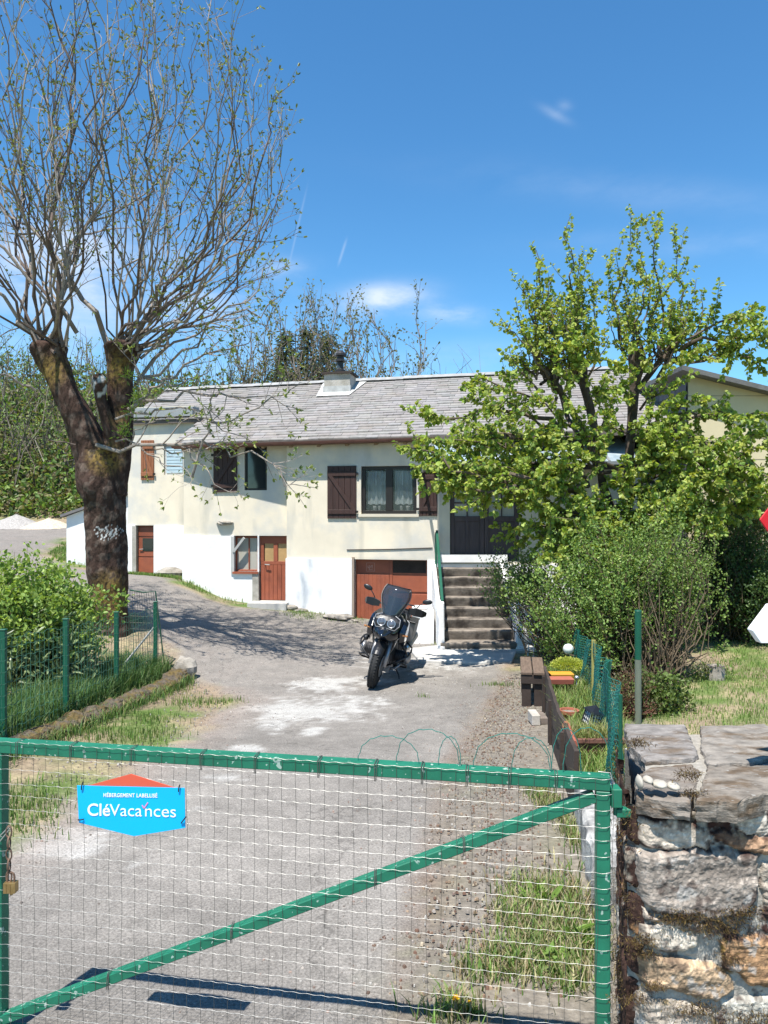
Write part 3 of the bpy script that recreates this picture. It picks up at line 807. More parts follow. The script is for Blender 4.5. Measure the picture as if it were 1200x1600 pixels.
# grey strip that paints the shadow band under the upper left eave
g = MB(); pbox(g, PC, sC0 - .15, sC1 + .02, -.12, -.06, 4.72, 4.90)
pbox(g, PC, sC0 - .15, sC1 + .02, -.10, .25, 4.90, 4.95)
g.build('eave_shade_band', mat('eave_shade_grey', (.26, .28, .29), .8, var=.15), house)

# chimney
ch = thing('chimney', None, None); del_keys = None
cs0, cs1 = PA.s_at(510, 2.9), PA.s_at(550, 2.9)
zc = zEave + PITCH * (2.9 - WEAVE); ztop = PA.hit(530, 584, 2.7)[1]
g = MB(); pbox(g, PA, cs0, cs1, 2.7, 3.3, zc - .5, ztop); chim = g.build('chimney', M['concrete'], deck_o)
bpy.data.objects.remove(ch)
g = MB(); pbox(g, PA, cs0 - .06, cs1 + .06, 2.64, 3.36, ztop, ztop + .05); g.build('cap', M['plank_dark'], chim)
cx, cy, _ = PA.P((cs0 + cs1) / 2, 3.0, 0)
g = MB(); g.lathe([(.13, 0), (.13, .10), (.085, .12), (.085, .30), (.15, .31), (.15, .36), (.09, .38), (.09, .44), (.16, .45), (.16, .5), (.10, .56), (.03, .6)], 18, Matrix.Translation((cx, cy, ztop + .05)))
g.build('flue_pot', mat('flue', (.035, .033, .035), .5, .3, speck=(6, .55, .7, (.3, .3, .3))), chim, smooth=False)
g = MB()
zf = lambda w: zEave + PITCH * (w - WEAVE) + sag(cs0) + .05
g.add([PA.P(cs0 - .12, 2.40, zf(2.40)), PA.P(cs1 + .05, 2.40, zf(2.40)), PA.P(cs1 + .28, 3.5, zf(3.5)), PA.P(cs0 - .25, 3.5, zf(3.5))], [(0, 1, 2, 3)])
pbox(g, PA, cs0 - .02, cs1 + .02, 2.67, 2.69, zf(2.65) - .1, zf(2.65) + .16)
g.build('flashing', mat('flashing_white', (.40, .40, .385), .8, var=.3, scale=6), chim)

# windows, doors and shutters
def framed(name, pl, r, w, fw, m_f, panes, m_p, depth=.05, parent=house, mull=(), cross=()):
    g = MB(); s0, s1, z0, z1 = r
    pbox(g, pl, s0, s1, w, w + depth, z1 - fw, z1); pbox(g, pl, s0, s1, w, w + depth, z0, z0 + fw)
    pbox(g, pl, s0, s0 + fw, w, w + depth, z0 + fw, z1 - fw); pbox(g, pl, s1 - fw, s1, w, w + depth, z0 + fw, z1 - fw)
    for (f, ww) in mull:
        c = s0 + (s1 - s0) * f; pbox(g, pl, c - ww / 2, c + ww / 2, w - .004, w + depth, z0 + fw, z1 - fw)
    for (f, ww) in cross:
        c = z0 + (z1 - z0) * f; pbox(g, pl, s0 + fw, s1 - fw, w + .003, w + depth - .005, c - ww / 2, c + ww / 2)
    o = g.build(name, m_f, parent, bevel=.004)
    g = MB(); pbox(g, pl, s0 + fw * .8, s1 - fw * .8, w + depth * .55, w + depth * .7, z0 + fw * .8, z1 - fw * .8)
    g.build('glass', m_p, o)
    return o
M['glass_clear'] = glass_mat('glass_clear', (.06, .08, .09), .30)
s0, s1, z0, z1 = hA_win
W1 = framed('window', PA, (s0 + .01, s1 - .01, z0, z1), .07, .07, M['black_frame'], 2, M['glass_clear'], mull=((.5, .15),))
g = MB()
for (a, b) in ((s0 + .11, (s0 + s1) / 2 - .09), ((s0 + s1) / 2 + .10, s1 - .12)):
    n = 26; xs = np.linspace(a, b, n); top = z1 - .10; bot = z0 + .22
    for i in range(n - 1):
        wv = lambda x: .16 + .018 * math.sin(x * 55) + .01 * math.sin(x * 23 + 1)
        sc = lambda x: .025 * abs(math.sin((x - a) / (b - a) * math.pi * 3))
        g.add([PA.P(xs[i], wv(xs[i]), bot - sc(xs[i])), PA.P(xs[i + 1], wv(xs[i + 1]), bot - sc(xs[i + 1])), PA.P(xs[i + 1], wv(xs[i + 1]), top), PA.P(xs[i], wv(xs[i]), top)], [(0, 1, 2, 3)])
        v1 = lambda x: wv(x) - .03
        g.add([PA.P(xs[i], v1(xs[i]), top - .26 - sc(xs[i]) * 1.6), PA.P(xs[i + 1], v1(xs[i + 1]), top - .26 - sc(xs[i + 1]) * 1.6), PA.P(xs[i + 1], v1(xs[i + 1]), top), PA.P(xs[i], v1(xs[i]), top)], [(0, 1, 2, 3)])
g.build('curtain', M['curtain'], W1)
potm = mat('pot_white', (.5, .5, .48), .6)
for (fx, r_) in ((.22, .05), (.82, .05), (.3, .03), (.7, .035)):
    sx = s0 + (s1 - s0) * fx; p = PA.P(sx, .19, z0 + .08); g = MB(); g.lathe([(r_ * .7, 0), (r_, .07), (r_ * .9, .09)], 10, Matrix.Translation(p), (.8, .8, .78)); g.build('sill_pot', potm, W1)
g = MB(); pbox(g, PA, s0 - .05, s1 + .05, -.035, .10, z0 - .06, z0 - .002); g.build('sill', M['render_side'], W1)
g = MB(); pbox(g, PA, s0 - .07, s1 + .03, -.022, -.002, z0 - .02, z1 + .06);
W2 = framed('window', PB, (hB_win[0], hB_win[1], hB_win[2], hB_win[3]), .05, .045, M['black_frame'], 1, M['glass_dark'])
g = MB(); a, b = hB_win[0] + .09, hB_win[1] - .14; xs = np.linspace(a, b, 16)
for i in range(15):
    f = lambda x: .07 + .006 * math.sin(x * 70)
    g.add([PB.P(xs[i], f(xs[i]), hB_win[2] + .18), PB.P(xs[i + 1], f(xs[i + 1]), hB_win[2] + .18), PB.P(xs[i + 1], f(xs[i + 1]), hB_win[3] - .12), PB.P(xs[i], f(xs[i]), hB_win[3] - .12)], [(0, 1, 2, 3)])
W3 = framed('window', PC, hC_win, .05, .06, mat('weathered_frame', (.5, .5, .48), .8), 1, M['shutter_blue'])
g = MB(); s0, s1, z0, z1 = hC_win; n = 8
for i in range(n):
    z = z0 + .05 + (z1 - z0 - .1) * i / n; pbox(g, PC, s0 + .05, s1 - .05, .035, .05, z, z + (z1 - z0 - .1) / n - .012)
g.build('blind', M['shutter_blue'], W3)
W4 = framed('low_window', PB, hB_low[:4], .08, .04, M['red_door'], 2, glass_mat('dusty_glass', (.42, .40, .34), .92, .4), mull=((.58, .025),))
g = MB(); pbox(g, PB, hB_low[0] - .02, hB_low[1] + .02, -.08, .06, hB_low[2] - .045, hB_low[2]); g.build('sill', M['red_door'], W4)
g = MB(); pbox(g, PB, hB_low[0] - .06, hB_low[0] + .015, -.06, .04, hB_low[2] - .05, hB_low[3])
g.bar(PB.P(hB_low[0] + .0, -.05, hB_low[3] - .34), PB.P(hB_low[0] + .24, -.05, hB_low[3] - .03), .05, .06, up=(0, 1, 0))
g.build('brace_post', mat('brace_grey', (.42, .42, .40), .8, var=.1), W4)

def plank_shutter(pl, r, w, m_, flip=1, label=None):
    s0, s1, z0, z1 = r; g = MB(); n = 5
    for i in range(n):
        a = s0 + (s1 - s0) * i / n; pbox(g, pl, a + .002, a + (s1 - s0) / n - .002, w - .030, w, z0, z1)
    for z in (z0 + .14, z1 - .17): pbox(g, pl, s0 + .01, s1 - .01, w - .052, w - .032, z - .045, z + .045)
    A = pl.P(s0 + .06 if flip > 0 else s1 - .06, w - .042, z1 - .2); B = pl.P(s1 - .05 if flip > 0 else s0 + .05, w - .042, z0 + .17)
    g.bar(A, B, .075, .018, up=(pl.w[0], pl.w[1], 0))
    o = g.build('shutter', m_, house, bevel=.004)
    if label: o['label'] = label
    hs = s1 if flip > 0 else s0; e = .045 * flip
    for z in (z0 + .14, z1 - .17): g = MB(); pbox(g, pl, min(hs, hs + e), max(hs, hs + e), w - .05, w - .02, z - .025, z + .025); g.build('hinge', M['black_frame'], o)
    return o
plank_shutter(PA, rect(PA, 512, 728, 557, 810), -.005, M['dark_wood'], 1)
plank_shutter(PA, rect(PA, 655, 733, 684, 806, -.0), -.005, M['dark_wood'], -1)
plank_shutter(PB, rect(PB, 334, 699, 371, 769), -.005, M['dark_wood'], -1)
plank_shutter(PC, rect(PC, 221, 688, 241, 750), -.005, M['orange_shutter'], 1, 'weathered orange brown shutter')

# cellar double door
s0, s1, z0, z1 = hA_gar; z0 = max(z0, .02)
g = MB(); sm = s0 + (s1 - s0) * .50; wD = .12
g_door = MB()
pbox(g_door, PA, s0, s1, wD, wD + .04, z0, z1 - .01)
zt = z1 - .36
pbox(g_door, PA, s0 + .0, sm - .05, wD - .018, wD - .001, z0, zt, (1, 1, 1))
pbox(g_door, PA, sm - .045, sm + .02, wD - .022, wD - .001, z0, z1 - .01)
pbox(g_door, PA, sm + .025, s1 - .01, wD - .016, wD - .001, zt - .36, zt - .02); pbox(g_door, PA, sm + .025, s1 - .01, wD - .016, wD - .001, z0, zt - .41)
n = 8
for i in range(n):
    a = s0 + .02 + (sm - .07 - s0) * i / n; pbox(g_door, PA, a + .004, a + (sm - .07 - s0) / n - .004, wD - .023, wD - .0185, z0 + .02, zt - .015)
gd = g_door.build('cellar_door', M['red_door'], house, bevel=.003)
g = MB()
for i in range(7):
    z = z1 - .30 + i * .028; pbox(g, PA, sm + .03, s1 - .06, wD - .012, wD - .006, z, z + .007)
pbox(g, PA, sm + .025, s1 - .05, wD - .005, wD - .001, z1 - .33, z1 - .07, (.1, .1, .1)); g.build('grille', M['plank_dark'], gd)
g = MB()
qs, qz = PA.hit(579, 886, wD)
for (a, b, c_, d) in ((-.09, .09, .085, .09), (-.09, .09, -.09, -.085), (-.09, -.085, -.09, .09), (.085, .09, -.09, .09), (-.06, -.05, -.02, .03), (-.06, -.02, -.02, -.01), (-.03, -.02, -.05, .04), (0, .05, .02, .03), (0, .01, -.02, .03), (.03, .04, -.03, .05), (-.04, .05, -.062, -.054)):
    pbox(g, PA, qs + a, qs + b, wD - .005, wD - .002, qz + c_, qz + d)
g.build('painted_mark', mat('mark', (.50, .30, .24), .7), gd)
g = MB(); pbox(g, PA, s0 - .05, s0, -.045, .12, z0 - .1, z1); g.build('door_frame', mat('frame_brown', (.30, .24, .19), .8), gd)

# the two small plank doors with glass
s0, s1, z0, z1 = hB_door; z0 = PB.hit(428, 938)[1]
g = MB(); n = 7
for i in range(n):
    a = s0 + .02 + (s1 - s0 - .02) * i / n; pbox(g, PB, a + .003, a + (s1 - s0 - .02) / n - .003, .055, .085, z0, z1 - .62)
pbox(g, PB, s0, s1, .05, .085, z1 - .16, z1); pbox(g, PB, s0 + .02, s1, .052, .085, z1 - .62, z1 - .55)
for f in (0.0, .46, .9): pbox(g, PB, s0 + (s1 - s0) * f, s0 + (s1 - s0) * f + .09, .05, .086, z1 - .552, z1 - .16)
pbox(g, PB, s0, s1, .086, .10, z0, z1, (.5, .5, .5))
d2 = g.build('red_door', M['red_door'], house, bevel=.003)
g = MB()
for (f0, f1) in ((.16, .45), (.61, .89)): pbox(g, PB, s0 + (s1 - s0) * f0, s0 + (s1 - s0) * f1, .076, .084, z1 - .55, z1 - .16)
g.build('glass', mat('amber_pane', (.42, .27, .12), .35, var=.15, scale=8), d2)
g = MB(); g.tube([PB.P(s0 + .13, .055, z0 + .78), PB.P(s0 + .13, .0, z0 + .78), PB.P(s0 + .24, -.005, z0 + .775)], .012, 8); g.build('handle', M['galv'], d2)
g = MB(); pbox(g, PB, s0 - .14, s0, -.055, .16, z0 - .2, z0 + .62); g.build('stone_jamb', M['concrete'], d2)
g = MB(); pbox(g, PB, s0 - .12, s1 + .05, -.5, .10, z0 - .16, z0 - .01); g.build('doorstep', M['slab'], d2)
s0, s1, z0, z1 = hC_door
g = MB(); pbox(g, PC, s0 + .04, s1, .05, .09, z0, z1, (.8, .8, .8)); pbox(g, PC, s0 + .06, s1 - .02, .035, .049, z0 + .05, z0 + .42); pbox(g, PC, s0 + .06, s1 - .02, .037, .049, z0 + .45, z0 + .64); pbox(g, PC, s0 + .06, s1 - .02, .037, .049, z1 - .25, z1 - .03, (.7, .7, .7))
d3 = g.build('red_door', M['red_door'], house, bevel=.003); d3['label'] = 'faded narrow red door with a small square window'
g = MB(); pbox(g, PC, s0 + .17, s1 - .05, .03, .046, z1 - .62, z1 - .30); g.build('glass', M['glass_dark'], d3)
g = MB(); g.tube([PC.P(s0 + .1, .05, z0 + .62), PC.P(s0 + .1, .01, z0 + .62), PC.P(s0 + .2, .01, z0 + .63)], .01, 6); g.build('handle', M['galv'], d3)
g = MB(); pbox(g, PC, s0 - .07, s0 + .04, -.05, .1, z0 - .1, z1); g.build('door_frame', M['concrete'], d3)
# odd stone sticking out of the wall
g = MB(); t, z = PB.hit(352, 817); g.ball(PB.P(t, -.03, z), (.19, .09, .05), 14, 8, nz=.35, nscale=5); g.build('jutting_stone', M['rough_stone'], house, smooth=False)
# thin groove and cable over the cellar door
g = MB(); a = PA.hit(542, 859); b = PA.hit(676, 856); g.tube([PA.P(a[0], -.012, a[1]), PA.P((a[0] + b[0]) / 2, -.012, (a[1] + b[1]) / 2 - .01), PA.P(b[0], -.012, b[1])], .009, 6)
g.build('cable', M['plank_dark'], house)

# ---- porch block with double glazed door and glass canopy
DY = 14.75; zF = 1.30
PD = Pl(0, DY, 0)
xD0, xD1 = PD.s_at(686), PD.s_at(1035)
door = (PD.s_at(703), PD.s_at(812), WZ(877, DY), 3.22)
g = MB(); wall(g, PD, xD0, xD1, zF + .06, 3.36, [door], 0, .3, reveal=.12)
g.add([(xD0, DY + .3, -.3), (xD0, DY + .8, -.3), (xD0, DY + .8, 3.36), (xD0, DY + .3, 3.36)], [(3, 2, 1, 0)])
g.build('porch_wall', M['render_beige'], house)
g = MB(); wall(g, PD, xD0 - .02, xD1 + .02, -.4, zF + .06, [], -.03, .3)
g.add([(xD0 - .02, DY + .27, -.4), (xD0 - .02, DY + .9, -.4), (xD0 - .02, DY + .9, zF + .06), (xD0 - .02, DY + .27, zF + .06)], [(3, 2, 1, 0)])
g.box((xD0 - .04, DY - .07, zF + .10), (2.45, DY - .032, zF + .25)); g.build('porch_base', M['lime_white'], house)
s0, s1, z0, z1 = door; sm = (s0 + s1) / 2
g = MB(); w0 = .06
def leaf_door(g, a, b):
    f = .085
    pbox(g, PD, a, a + f, w0, w0 + .045, z0, z1); pbox(g, PD, b - f, b, w0, w0 + .045, z0, z1)
    for (p, q) in ((z0, z0 + .14), (z0 + .80, z0 + .90), (z1 - .09, z1)): pbox(g, PD, a + f, b - f, w0 + .001, w0 + .044, p, q)
    c = (a + b) / 2; pbox(g, PD, c - .035, c + .035, w0 + .004, w0 + .042, z0 + .14, z0 + .80)
    pbox(g, PD, a + f, b - f, w0 + .02, w0 + .035, z0 + .14, z0 + .80, (.7, .7, .7))
    for fz in (.33, .66): zz = z0 + .9 + (z1 - .09 - z0 - .9) * fz; pbox(g, PD, a + f, b - f, w0 + .008, w0 + .035, zz - .014, zz + .014)
    pbox(g, PD, c - .014, c + .014, w0 + .007, w0 + .036, z0 + .9, z1 - .09)
leaf_door(g, s0 + .01, sm - .004); leaf_door(g, sm + .004, s1 - .01)
d4 = g.build('porch_door', M['plum_door'], house, bevel=.004)
g = MB(); pbox(g, PD, s0 + .1, s1 - .1, w0 + .037, w0 + .041, z0 + .9, z1 - .09); g.build('glass', mat('net_curtain', (.42, .42, .38), .5, var=.12, scale=6, stretch=(14, 14, 1)), d4)
g = MB(); g.tube([(sm - .05, DY + w0, z0 + 1.0), (sm - .05, DY + w0 - .05, z0 + 1.0), (sm - .15, DY + w0 - .05, z0 + 1.0)], .009, 6); g.build('handle', M['galv'], d4)
# canopy
cy0, cz0 = 14.10, WZ(721, 14.10); cx0, cx1 = WX(664, cy0), WX(1000, cy0)
tx0 = WX(676, 15.25); ty0, tz0 = 15.25, 3.93
g = MB(); nP = 7
for i in range(nP):
    a, b = i / nP, (i + 1) / nP
    xa, xb = cx0 + (cx1 - cx0) * a + .02, cx0 + (cx1 - cx0) * b - .02; ta, tb = tx0 + (cx1 - tx0) * a + .02, tx0 + (cx1 - tx0) * b - .02
    g.prism([(xa, cy0, cz0), (xb, cy0, cz0), (tb, ty0, tz0), (ta, ty0, tz0)], (0, 0, .012))
cg = g.build('canopy_glass', M['canopy_glass'], house)
g = MB()
for i in range(nP + 1):
    a = i / nP; g.bar((cx0 + (cx1 - cx0) * a, cy0 - .02, cz0 - .005), (tx0 + (cx1 - tx0) * a, ty0, tz0 - .005), .04, .05)
g.bar((cx0 - .02, cy0 - .03, cz0 - .03), (cx1, cy0 - .03, cz0 - .03), .05, .06); g.bar((cx0, cy0, cz0 - .12), (cx0 + .02, ty0, cz0 - .12), .05, .07)
g.build('frame', mat('canopy_frame', (.30, .31, .31), .5, .5), cg)
g = MB(); g.bar((cx0 + .05, cy0 + .05, cz0 - .10), (cx1, cy0 + .05, cz0 - .10), .07, .1); g.build('beam', M['dark_wood'], cg)

# ---- stairs
st = thing('stone_stairs', 'dark stone steps climbing to the glazed porch door', 'stairs', (0, 0, 0))
sx0, sx1 = WX(695, 12.75), WX(803, 12.75); nS = 8; tr = .262; y0 = 12.72; hS = zF / nS
for i in range(nS):
    g = MB(); ya = y0 + tr * i; e = -.05 if i == 0 else 0
    nx = 9; xs = np.linspace(sx0 - (.08 if i == 0 else 0), sx1 + .03, nx)
    rings = []
    for x in xs:
        j = random.uniform(-.012, .012)
        rings.append([(x, ya + j - .0, max(0, hS * i - .02) if i else -.1), (x, ya - .03 + j + e, hS * (i + 1) - .045), (x, ya - .035 + j + e, hS * (i + 1) - .01), (x, ya - .015 + j + e, hS * (i + 1) + random.uniform(-.004, .004)), (x, ya + tr + .03, hS * (i + 1) - .002), (x, ya + tr + .03, max(0, hS * i - .02))])
    g.loft(rings); g.build('step', M['step_stone'], st, bevel=.006)
g = MB(); g.box((sx0, y0 + .28, -.2), (sx1, DY - .09, hS * 1.0)); 
for i in range(2, nS): g.box((sx0 + .02, y0 + tr * i + .04, hS * (i - 1)), (sx1 - .0, DY - .09 + .001 * i, hS * i - .004))
g.build('stair_core', M['concrete'], st)
for (xa, xb, nm) in ((sx0 - .115, sx0 - .005, 'left'), (sx1 + .035, sx1 + .155, 'right')):
    g = MB(); ya = y0 - .05; yb = DY - .08
    g.loft([[(xa, ya, -.1), (xb, ya, -.1), (xb - .012, ya, .84), (xa + .012, ya, .84)], [(xa, ya + .16, -.1), (xb, ya + .16, -.1), (xb - .01, ya + .16, .88), (xa + .01, ya + .16, .88)]])
    g.box((xa - .02, ya - .03, -.1), (xb + .0, ya + .0, .10))
    g.loft([[(xa + .02, ya + .16, -.1), (xb - .02, ya + .16, -.1), (xb - .02, ya + .16, .45), (xa + .02, ya + .16, .45)], [(xa + .02, yb, -.1), (xb - .02, yb, -.1), (xb - .02, yb, zF + .1), (xa + .02, yb, zF + .1)]])
    g.build('stair_post', M['lime_white'], st, bevel=.012)
g = MB(); g.bar((sx0 - .045, y0 + .03, .86), (sx0 - .0, DY - .1, 2.02), .05, .05); g.bar((sx0 - .02, DY - .12, 1.3), (sx0 - .02, DY - .12, 2.0), .04)
g.build('handrail', M['green_post'], st, bevel=.004)
g = MB(); rr = [(sx0 + .38, 12.25), (sx1 - .1, 12.20), (sx1 - .08, 12.55), (sx0 + .42, 12.58)]
g.prism([(x, y, .02) for x, y in rr], (0, 0, .012)); tag(g.build('door_mat', mat('doormat', (.11, .10, .09), .95, var=.3, scale=40)), 'worn grey mat on the slab below the stone steps', 'mat')
# pale concrete slab in front of the steps
g = MB(); 
pts = [(WX(640, 12.6), 12.75), (WX(655, 11.6), 11.7), (WX(735, 11.5), 11.55), (WX(800, 11.6), 11.6), (WX(808, 12.4), 12.5), (2.9, 12.75), (2.9, 13.3), (2.2, 13.1), (.9, 13.0)]
zt = max(gz(x, y) for x, y in pts) + .022
g.prism([(x, y, zt - .3) for x, y in pts], (0, 0, .3)); o = g.build('concrete_slab', M['slab'], bevel=.01); tag(o, kind='structure')
# planter box left of the stairs
pl_ = thing('planter_box', 'white masonry planter box between the cellar door and the steps', 'planter')
xa, xb, ya, yb = WX(646, 13.6), sx0 - .13, 13.55, 14.35
zt = WZ(954, 13.55); g = MB()
g.box((xa, ya, -.1), (xb, ya + .09, zt)); g.box((xa, yb - .09, -.1), (xb, yb, zt)); g.box((xa, ya + .09, -.1), (xa + .09, yb - .09, zt)); g.box((xb - .09, ya + .09, -.1), (xb, yb - .09, zt))
g.build('box_wall', M['lime_white'], pl_, bevel=.01); g = MB(); g.box((xa + .09, ya + .09, .1), (xb - .09, yb - .09, zt - .07)); g.build('soil', M['step_stone'], pl_)
# long stone bench by the left door
g = MB(); t0, z0_ = PC.hit(246, 903, -.35); t1 = PC.s_at(287, -.35); c = PC.P((t0 + t1) / 2, -.35, PC.hit(266, 896, -.35)[1])
g.ball(c, ((t1 - t0) / 2 * 1.05, .2, .15), 18, 10, nz=.28, nscale=4); tag(g.build('stone_block', M['rough_stone']), 'long rough granite block lying under the white base by the small red door', 'stone')
for (px, py, r_) in ((470, 952, .12), (452, 947, .13), (535, 962, .16), (518, 961, .12), (548, 968, .1)):
    d = 15.35 if px > 500 else 15.8
    g = MB(); g.ball(W(px, py + 2, d), (r_ * 1.5, r_ * .8, r_ * .42), 10, 7, nz=.4, nscale=5)
    tag(g.build('foundation_stone', M['rough_stone']), 'flat pale stone lying at the foot of the white base', 'stone', 'stones at the foot of the house wall')

# ---- small white lean-to at the left end
an = thing('lean_to', 'small white lean-to with slanted slate roof left of the big tree', 'shed')
PN = Pl(*W(104, 800, 19.6)[:2], 0)
a1 = PN.s_at(203); g = MB()
zl, zr_ = WZ(807, 19.6), WZ(770, 19.6)
g.prism([PN.P(0, 0, .5), PN.P(a1, 0, .5), PN.P(a1, 0, zr_), PN.P(0, 0, zl)], (0, 2.5, 0)); g.build('wall', M['lime_white'], an)
g = MB(); g.prism([PN.P(-.12, -.12, zl - .02), PN.P(a1 + .1, -.12, zr_ + .01), PN.P(a1 + .1, -.12, zr_ + .07), PN.P(-.12, -.12, zl + .05)], (0, 2.8, 0)); g.build('roof', mat('slate_plain', (.17, .16, .16), .85, var=.2), an)
# ---- neighbouring cream building on the right
nb = thing('cream_building', 'cream block building with slate clad side behind the lime trees', 'building')
EY = 14.0; ex0, ex1 = WX(1075, EY), 12.5; zt0 = 5.02; slope = -.26
eg = lambda x: zt0 + slope * (x - ex0)
PE = Pl(0, EY, 0)
g = MB()
def gw(px, py): return WX(px, EY), WZ(py, EY)
wx0, wx1 = WX(1124, EY), WX(1165, EY); wz0, wz1 = WZ(790, EY), WZ(743, EY)
cols = [(ex0, wx0), (wx0, wx1), (wx1, ex1)]
g.add([(ex0, EY, 1.2), (wx0, EY, 1.2), (wx0, EY, eg(wx0)), (ex0, EY, eg(ex0))], [(0, 1, 2, 3)])
g.add([(wx1, EY, 1.2), (ex1, EY, 1.2), (ex1, EY, eg(ex1)), (wx1, EY, eg(wx1))], [(0, 1, 2, 3)])
g.add([(wx0, EY, 1.2), (wx1, EY, 1.2), (wx1, EY, wz0), (wx0, EY, wz0)], [(0, 1, 2, 3)])
g.add([(wx0, EY, wz1), (wx1, EY, wz1), (wx1, EY, eg(wx1)), (wx0, EY, eg(wx0))], [(0, 1, 2, 3)])
g.prism([(ex0 + .01, EY + .2, -.5), (ex1 - .01, EY + .2, -.5), (ex1 - .01, EY + .2, eg(ex1) - .05), (ex0 + .01, EY + .2, eg(ex0) - .05)], (0, 6, 0), (.7, .7, .7))
g.build('wall', mat('cream_block', (.60, .52, .34), .9, var=.06, scale=2, bump=.2), nb)
g = MB()
z = eg(ex0) - .42
while z > 1.2:
    xe = min(ex1, ex0 + max(0, (zt0 - z) / -slope))
    if wz0 < z < wz1:
        g.box((ex0, EY - .004, z - .006), (wx0, EY + .01, z + .006)); g.box((wx1, EY - .004, z - .006), (min(xe, ex1), EY + .01, z + .006))
    else: g.box((ex0, EY - .004, z - .006), (xe if xe > ex0 + .2 else ex1, EY + .01, z + .006))
    z -= .40
g.build('joint_lines', mat('joint', (.30, .25, .17), .9), nb)
g = MB(); g.box((ex0 - .03, EY - .03, -.4), (ex1, EY + .05, 1.2)); g.build('white_base', M['lime_white'], nb)
g = MB(); g.box((wx0, EY + .05, wz0), (wx1, EY + .1, wz1)); g.build('shutter', mat('brown_shutter', (.09, .05, .04), .7, var=.3, stretch=(12, 12, 1)), nb)
# slate hung side facing the porch
g = MB(); r_ = 0; z = 2.6
while z < zt0 - .05:
    y = EY + .02
    while y < EY + 2.2:
        e = y + random.uniform(.22, .34); g_ = random.uniform(.75, 1.15)
        g.add([(ex0 - .035, y, z), (ex0 - .035, e - .006, z), (ex0 - .012, e - .006, min(z + .24, zt0)), (ex0 - .012, y, min(z + .24, zt0)), (ex0 - .015, y, z), (ex0 - .015, e - .006, z)], [(3, 2, 1, 0), (0, 1, 5, 4)], np.array([.15, .15, .16]) * g_); y = e
    z += .19
g.add([(ex0 - .01, EY, -.4), (ex0 - .01, EY + 5, -.4), (ex0 - .01, EY + 5, zt0), (ex0 - .01, EY, zt0)], [(3, 2, 1, 0)], (.12, .12, .12))
g.build('side_slates', M['slate'], nb)
g = MB(); g.prism([(ex0 - .22, EY - .28, zt0 + .02), (ex1 + .2, EY - .28, eg(ex1) + .0), (ex1 + .2, EY - .28, eg(ex1) + .09), (ex0 - .22, EY - .28, zt0 + .11)], (0, 6.5, 0), (.14, .14, .14)); g.build('roof', M['slate'], nb)
# ---- dark shed at the far left edge and two spoil heaps
sh = thing('dark_shed', 'dark open timber shed with pitched roof at the far left edge', 'shed')
Yh = 30; g = MB()
g.prism([W(-170, 812, Yh), W(-66, 812, Yh), W(-66, 776, Yh), W(-170, 776, Yh)], (0, 4, 0)); g.build('wall', M['plank_dark'], sh)
g = MB(); g.prism([W(-200, 778, Yh - .4), W(-52, 778, Yh - .4), W(-76, 752, Yh - .4), W(-124, 722, Yh - .4), W(-184, 752, Yh - .4)], (0, 5, 0), (.10, .085, .08)); g.build('roof', M['slate'], sh)
for (px, py, d, r_, h_, c_, lb) in ((25, 821, 28, 1.0, .55, (.33, .31, .29), 'grey gravel heap at the end of the far driveway'), (76, 824, 27.5, .85, .42, (.50, .42, .32), 'beige sand heap beside the grey gravel heap')):
    c = W(px, py, d); b = MB(); n, k = 36, 12; vs = []
    z_ = gz(c.x, c.y)
    for i in range(k):
        for j in range(n):
            t = i / (k - 1); a = j / n * 6.283; R = r_ * t * (1 + .2 * mnoise.noise((math.cos(a) * 2, math.sin(a) * 2, r_)))
            vs.append((c.x + R * math.cos(a) * 1.3, c.y + R * math.sin(a), z_ - .06 + h_ * (1 - t) ** 1.1 * 1.0 + .05 * mnoise.noise((R * 4, a * 3, 1))))
    f = [(i * n + j, (i + 1) * n + j, (i + 1) * n + (j + 1) % n, i * n + (j + 1) % n) for i in range(k - 1) for j in range(n)]
    b.add(vs, f, c_); tag(b.build('spoil_heap', M['soil']), lb, 'heap')
# ------------------------------------------------------------------ plants: shared tools
def unit(a): return a / (np.linalg.norm(a, axis=-1, keepdims=True) + 1e-9)
def add_leaves(mb, P, D, Ln, Wd, cols, droop=.0, fold=.18, jitter=.25):
    """leaf blades of six corners, folded along the midrib; P bases, D directions"""
    n = len(P)
    if n == 0: return
    D = unit(np.asarray(D, float) + RNG.normal(0, jitter, (n, 3)) + np.array([0, 0, -droop]))
    R = unit(np.cross(D, RNG.normal(0, 1, (n, 3)) + np.array([0, 0, .6]))); Nn = np.cross(R, D)
    L_ = Ln * RNG.uniform(.6, 1.2, n)[:, None]; W_ = Wd * RNG.uniform(.7, 1.2, n)[:, None]
    P = np.asarray(P, float)
    pt = lambda t, s, h: P + D * L_ * t + R * W_ * s + Nn * W_ * h
    v = np.stack([pt(0, 0, 0), pt(.30, .5, fold), pt(.68, .42, fold), pt(1, 0, -.05), pt(.68, -.42, fold), pt(.30, -.5, fold)], 1).reshape(-1, 3)
    i = np.arange(n) * 6
    c = np.asarray(cols)[RNG.integers(0, len(cols), n)] * RNG.uniform(.75, 1.25, (n, 1)); c = np.repeat(c, 6, 0)
    mb.add(v, np.concatenate([np.stack([i, i + 1, i + 2, i + 3], 1), np.stack([i, i + 3, i + 4, i + 5], 1)]), c)

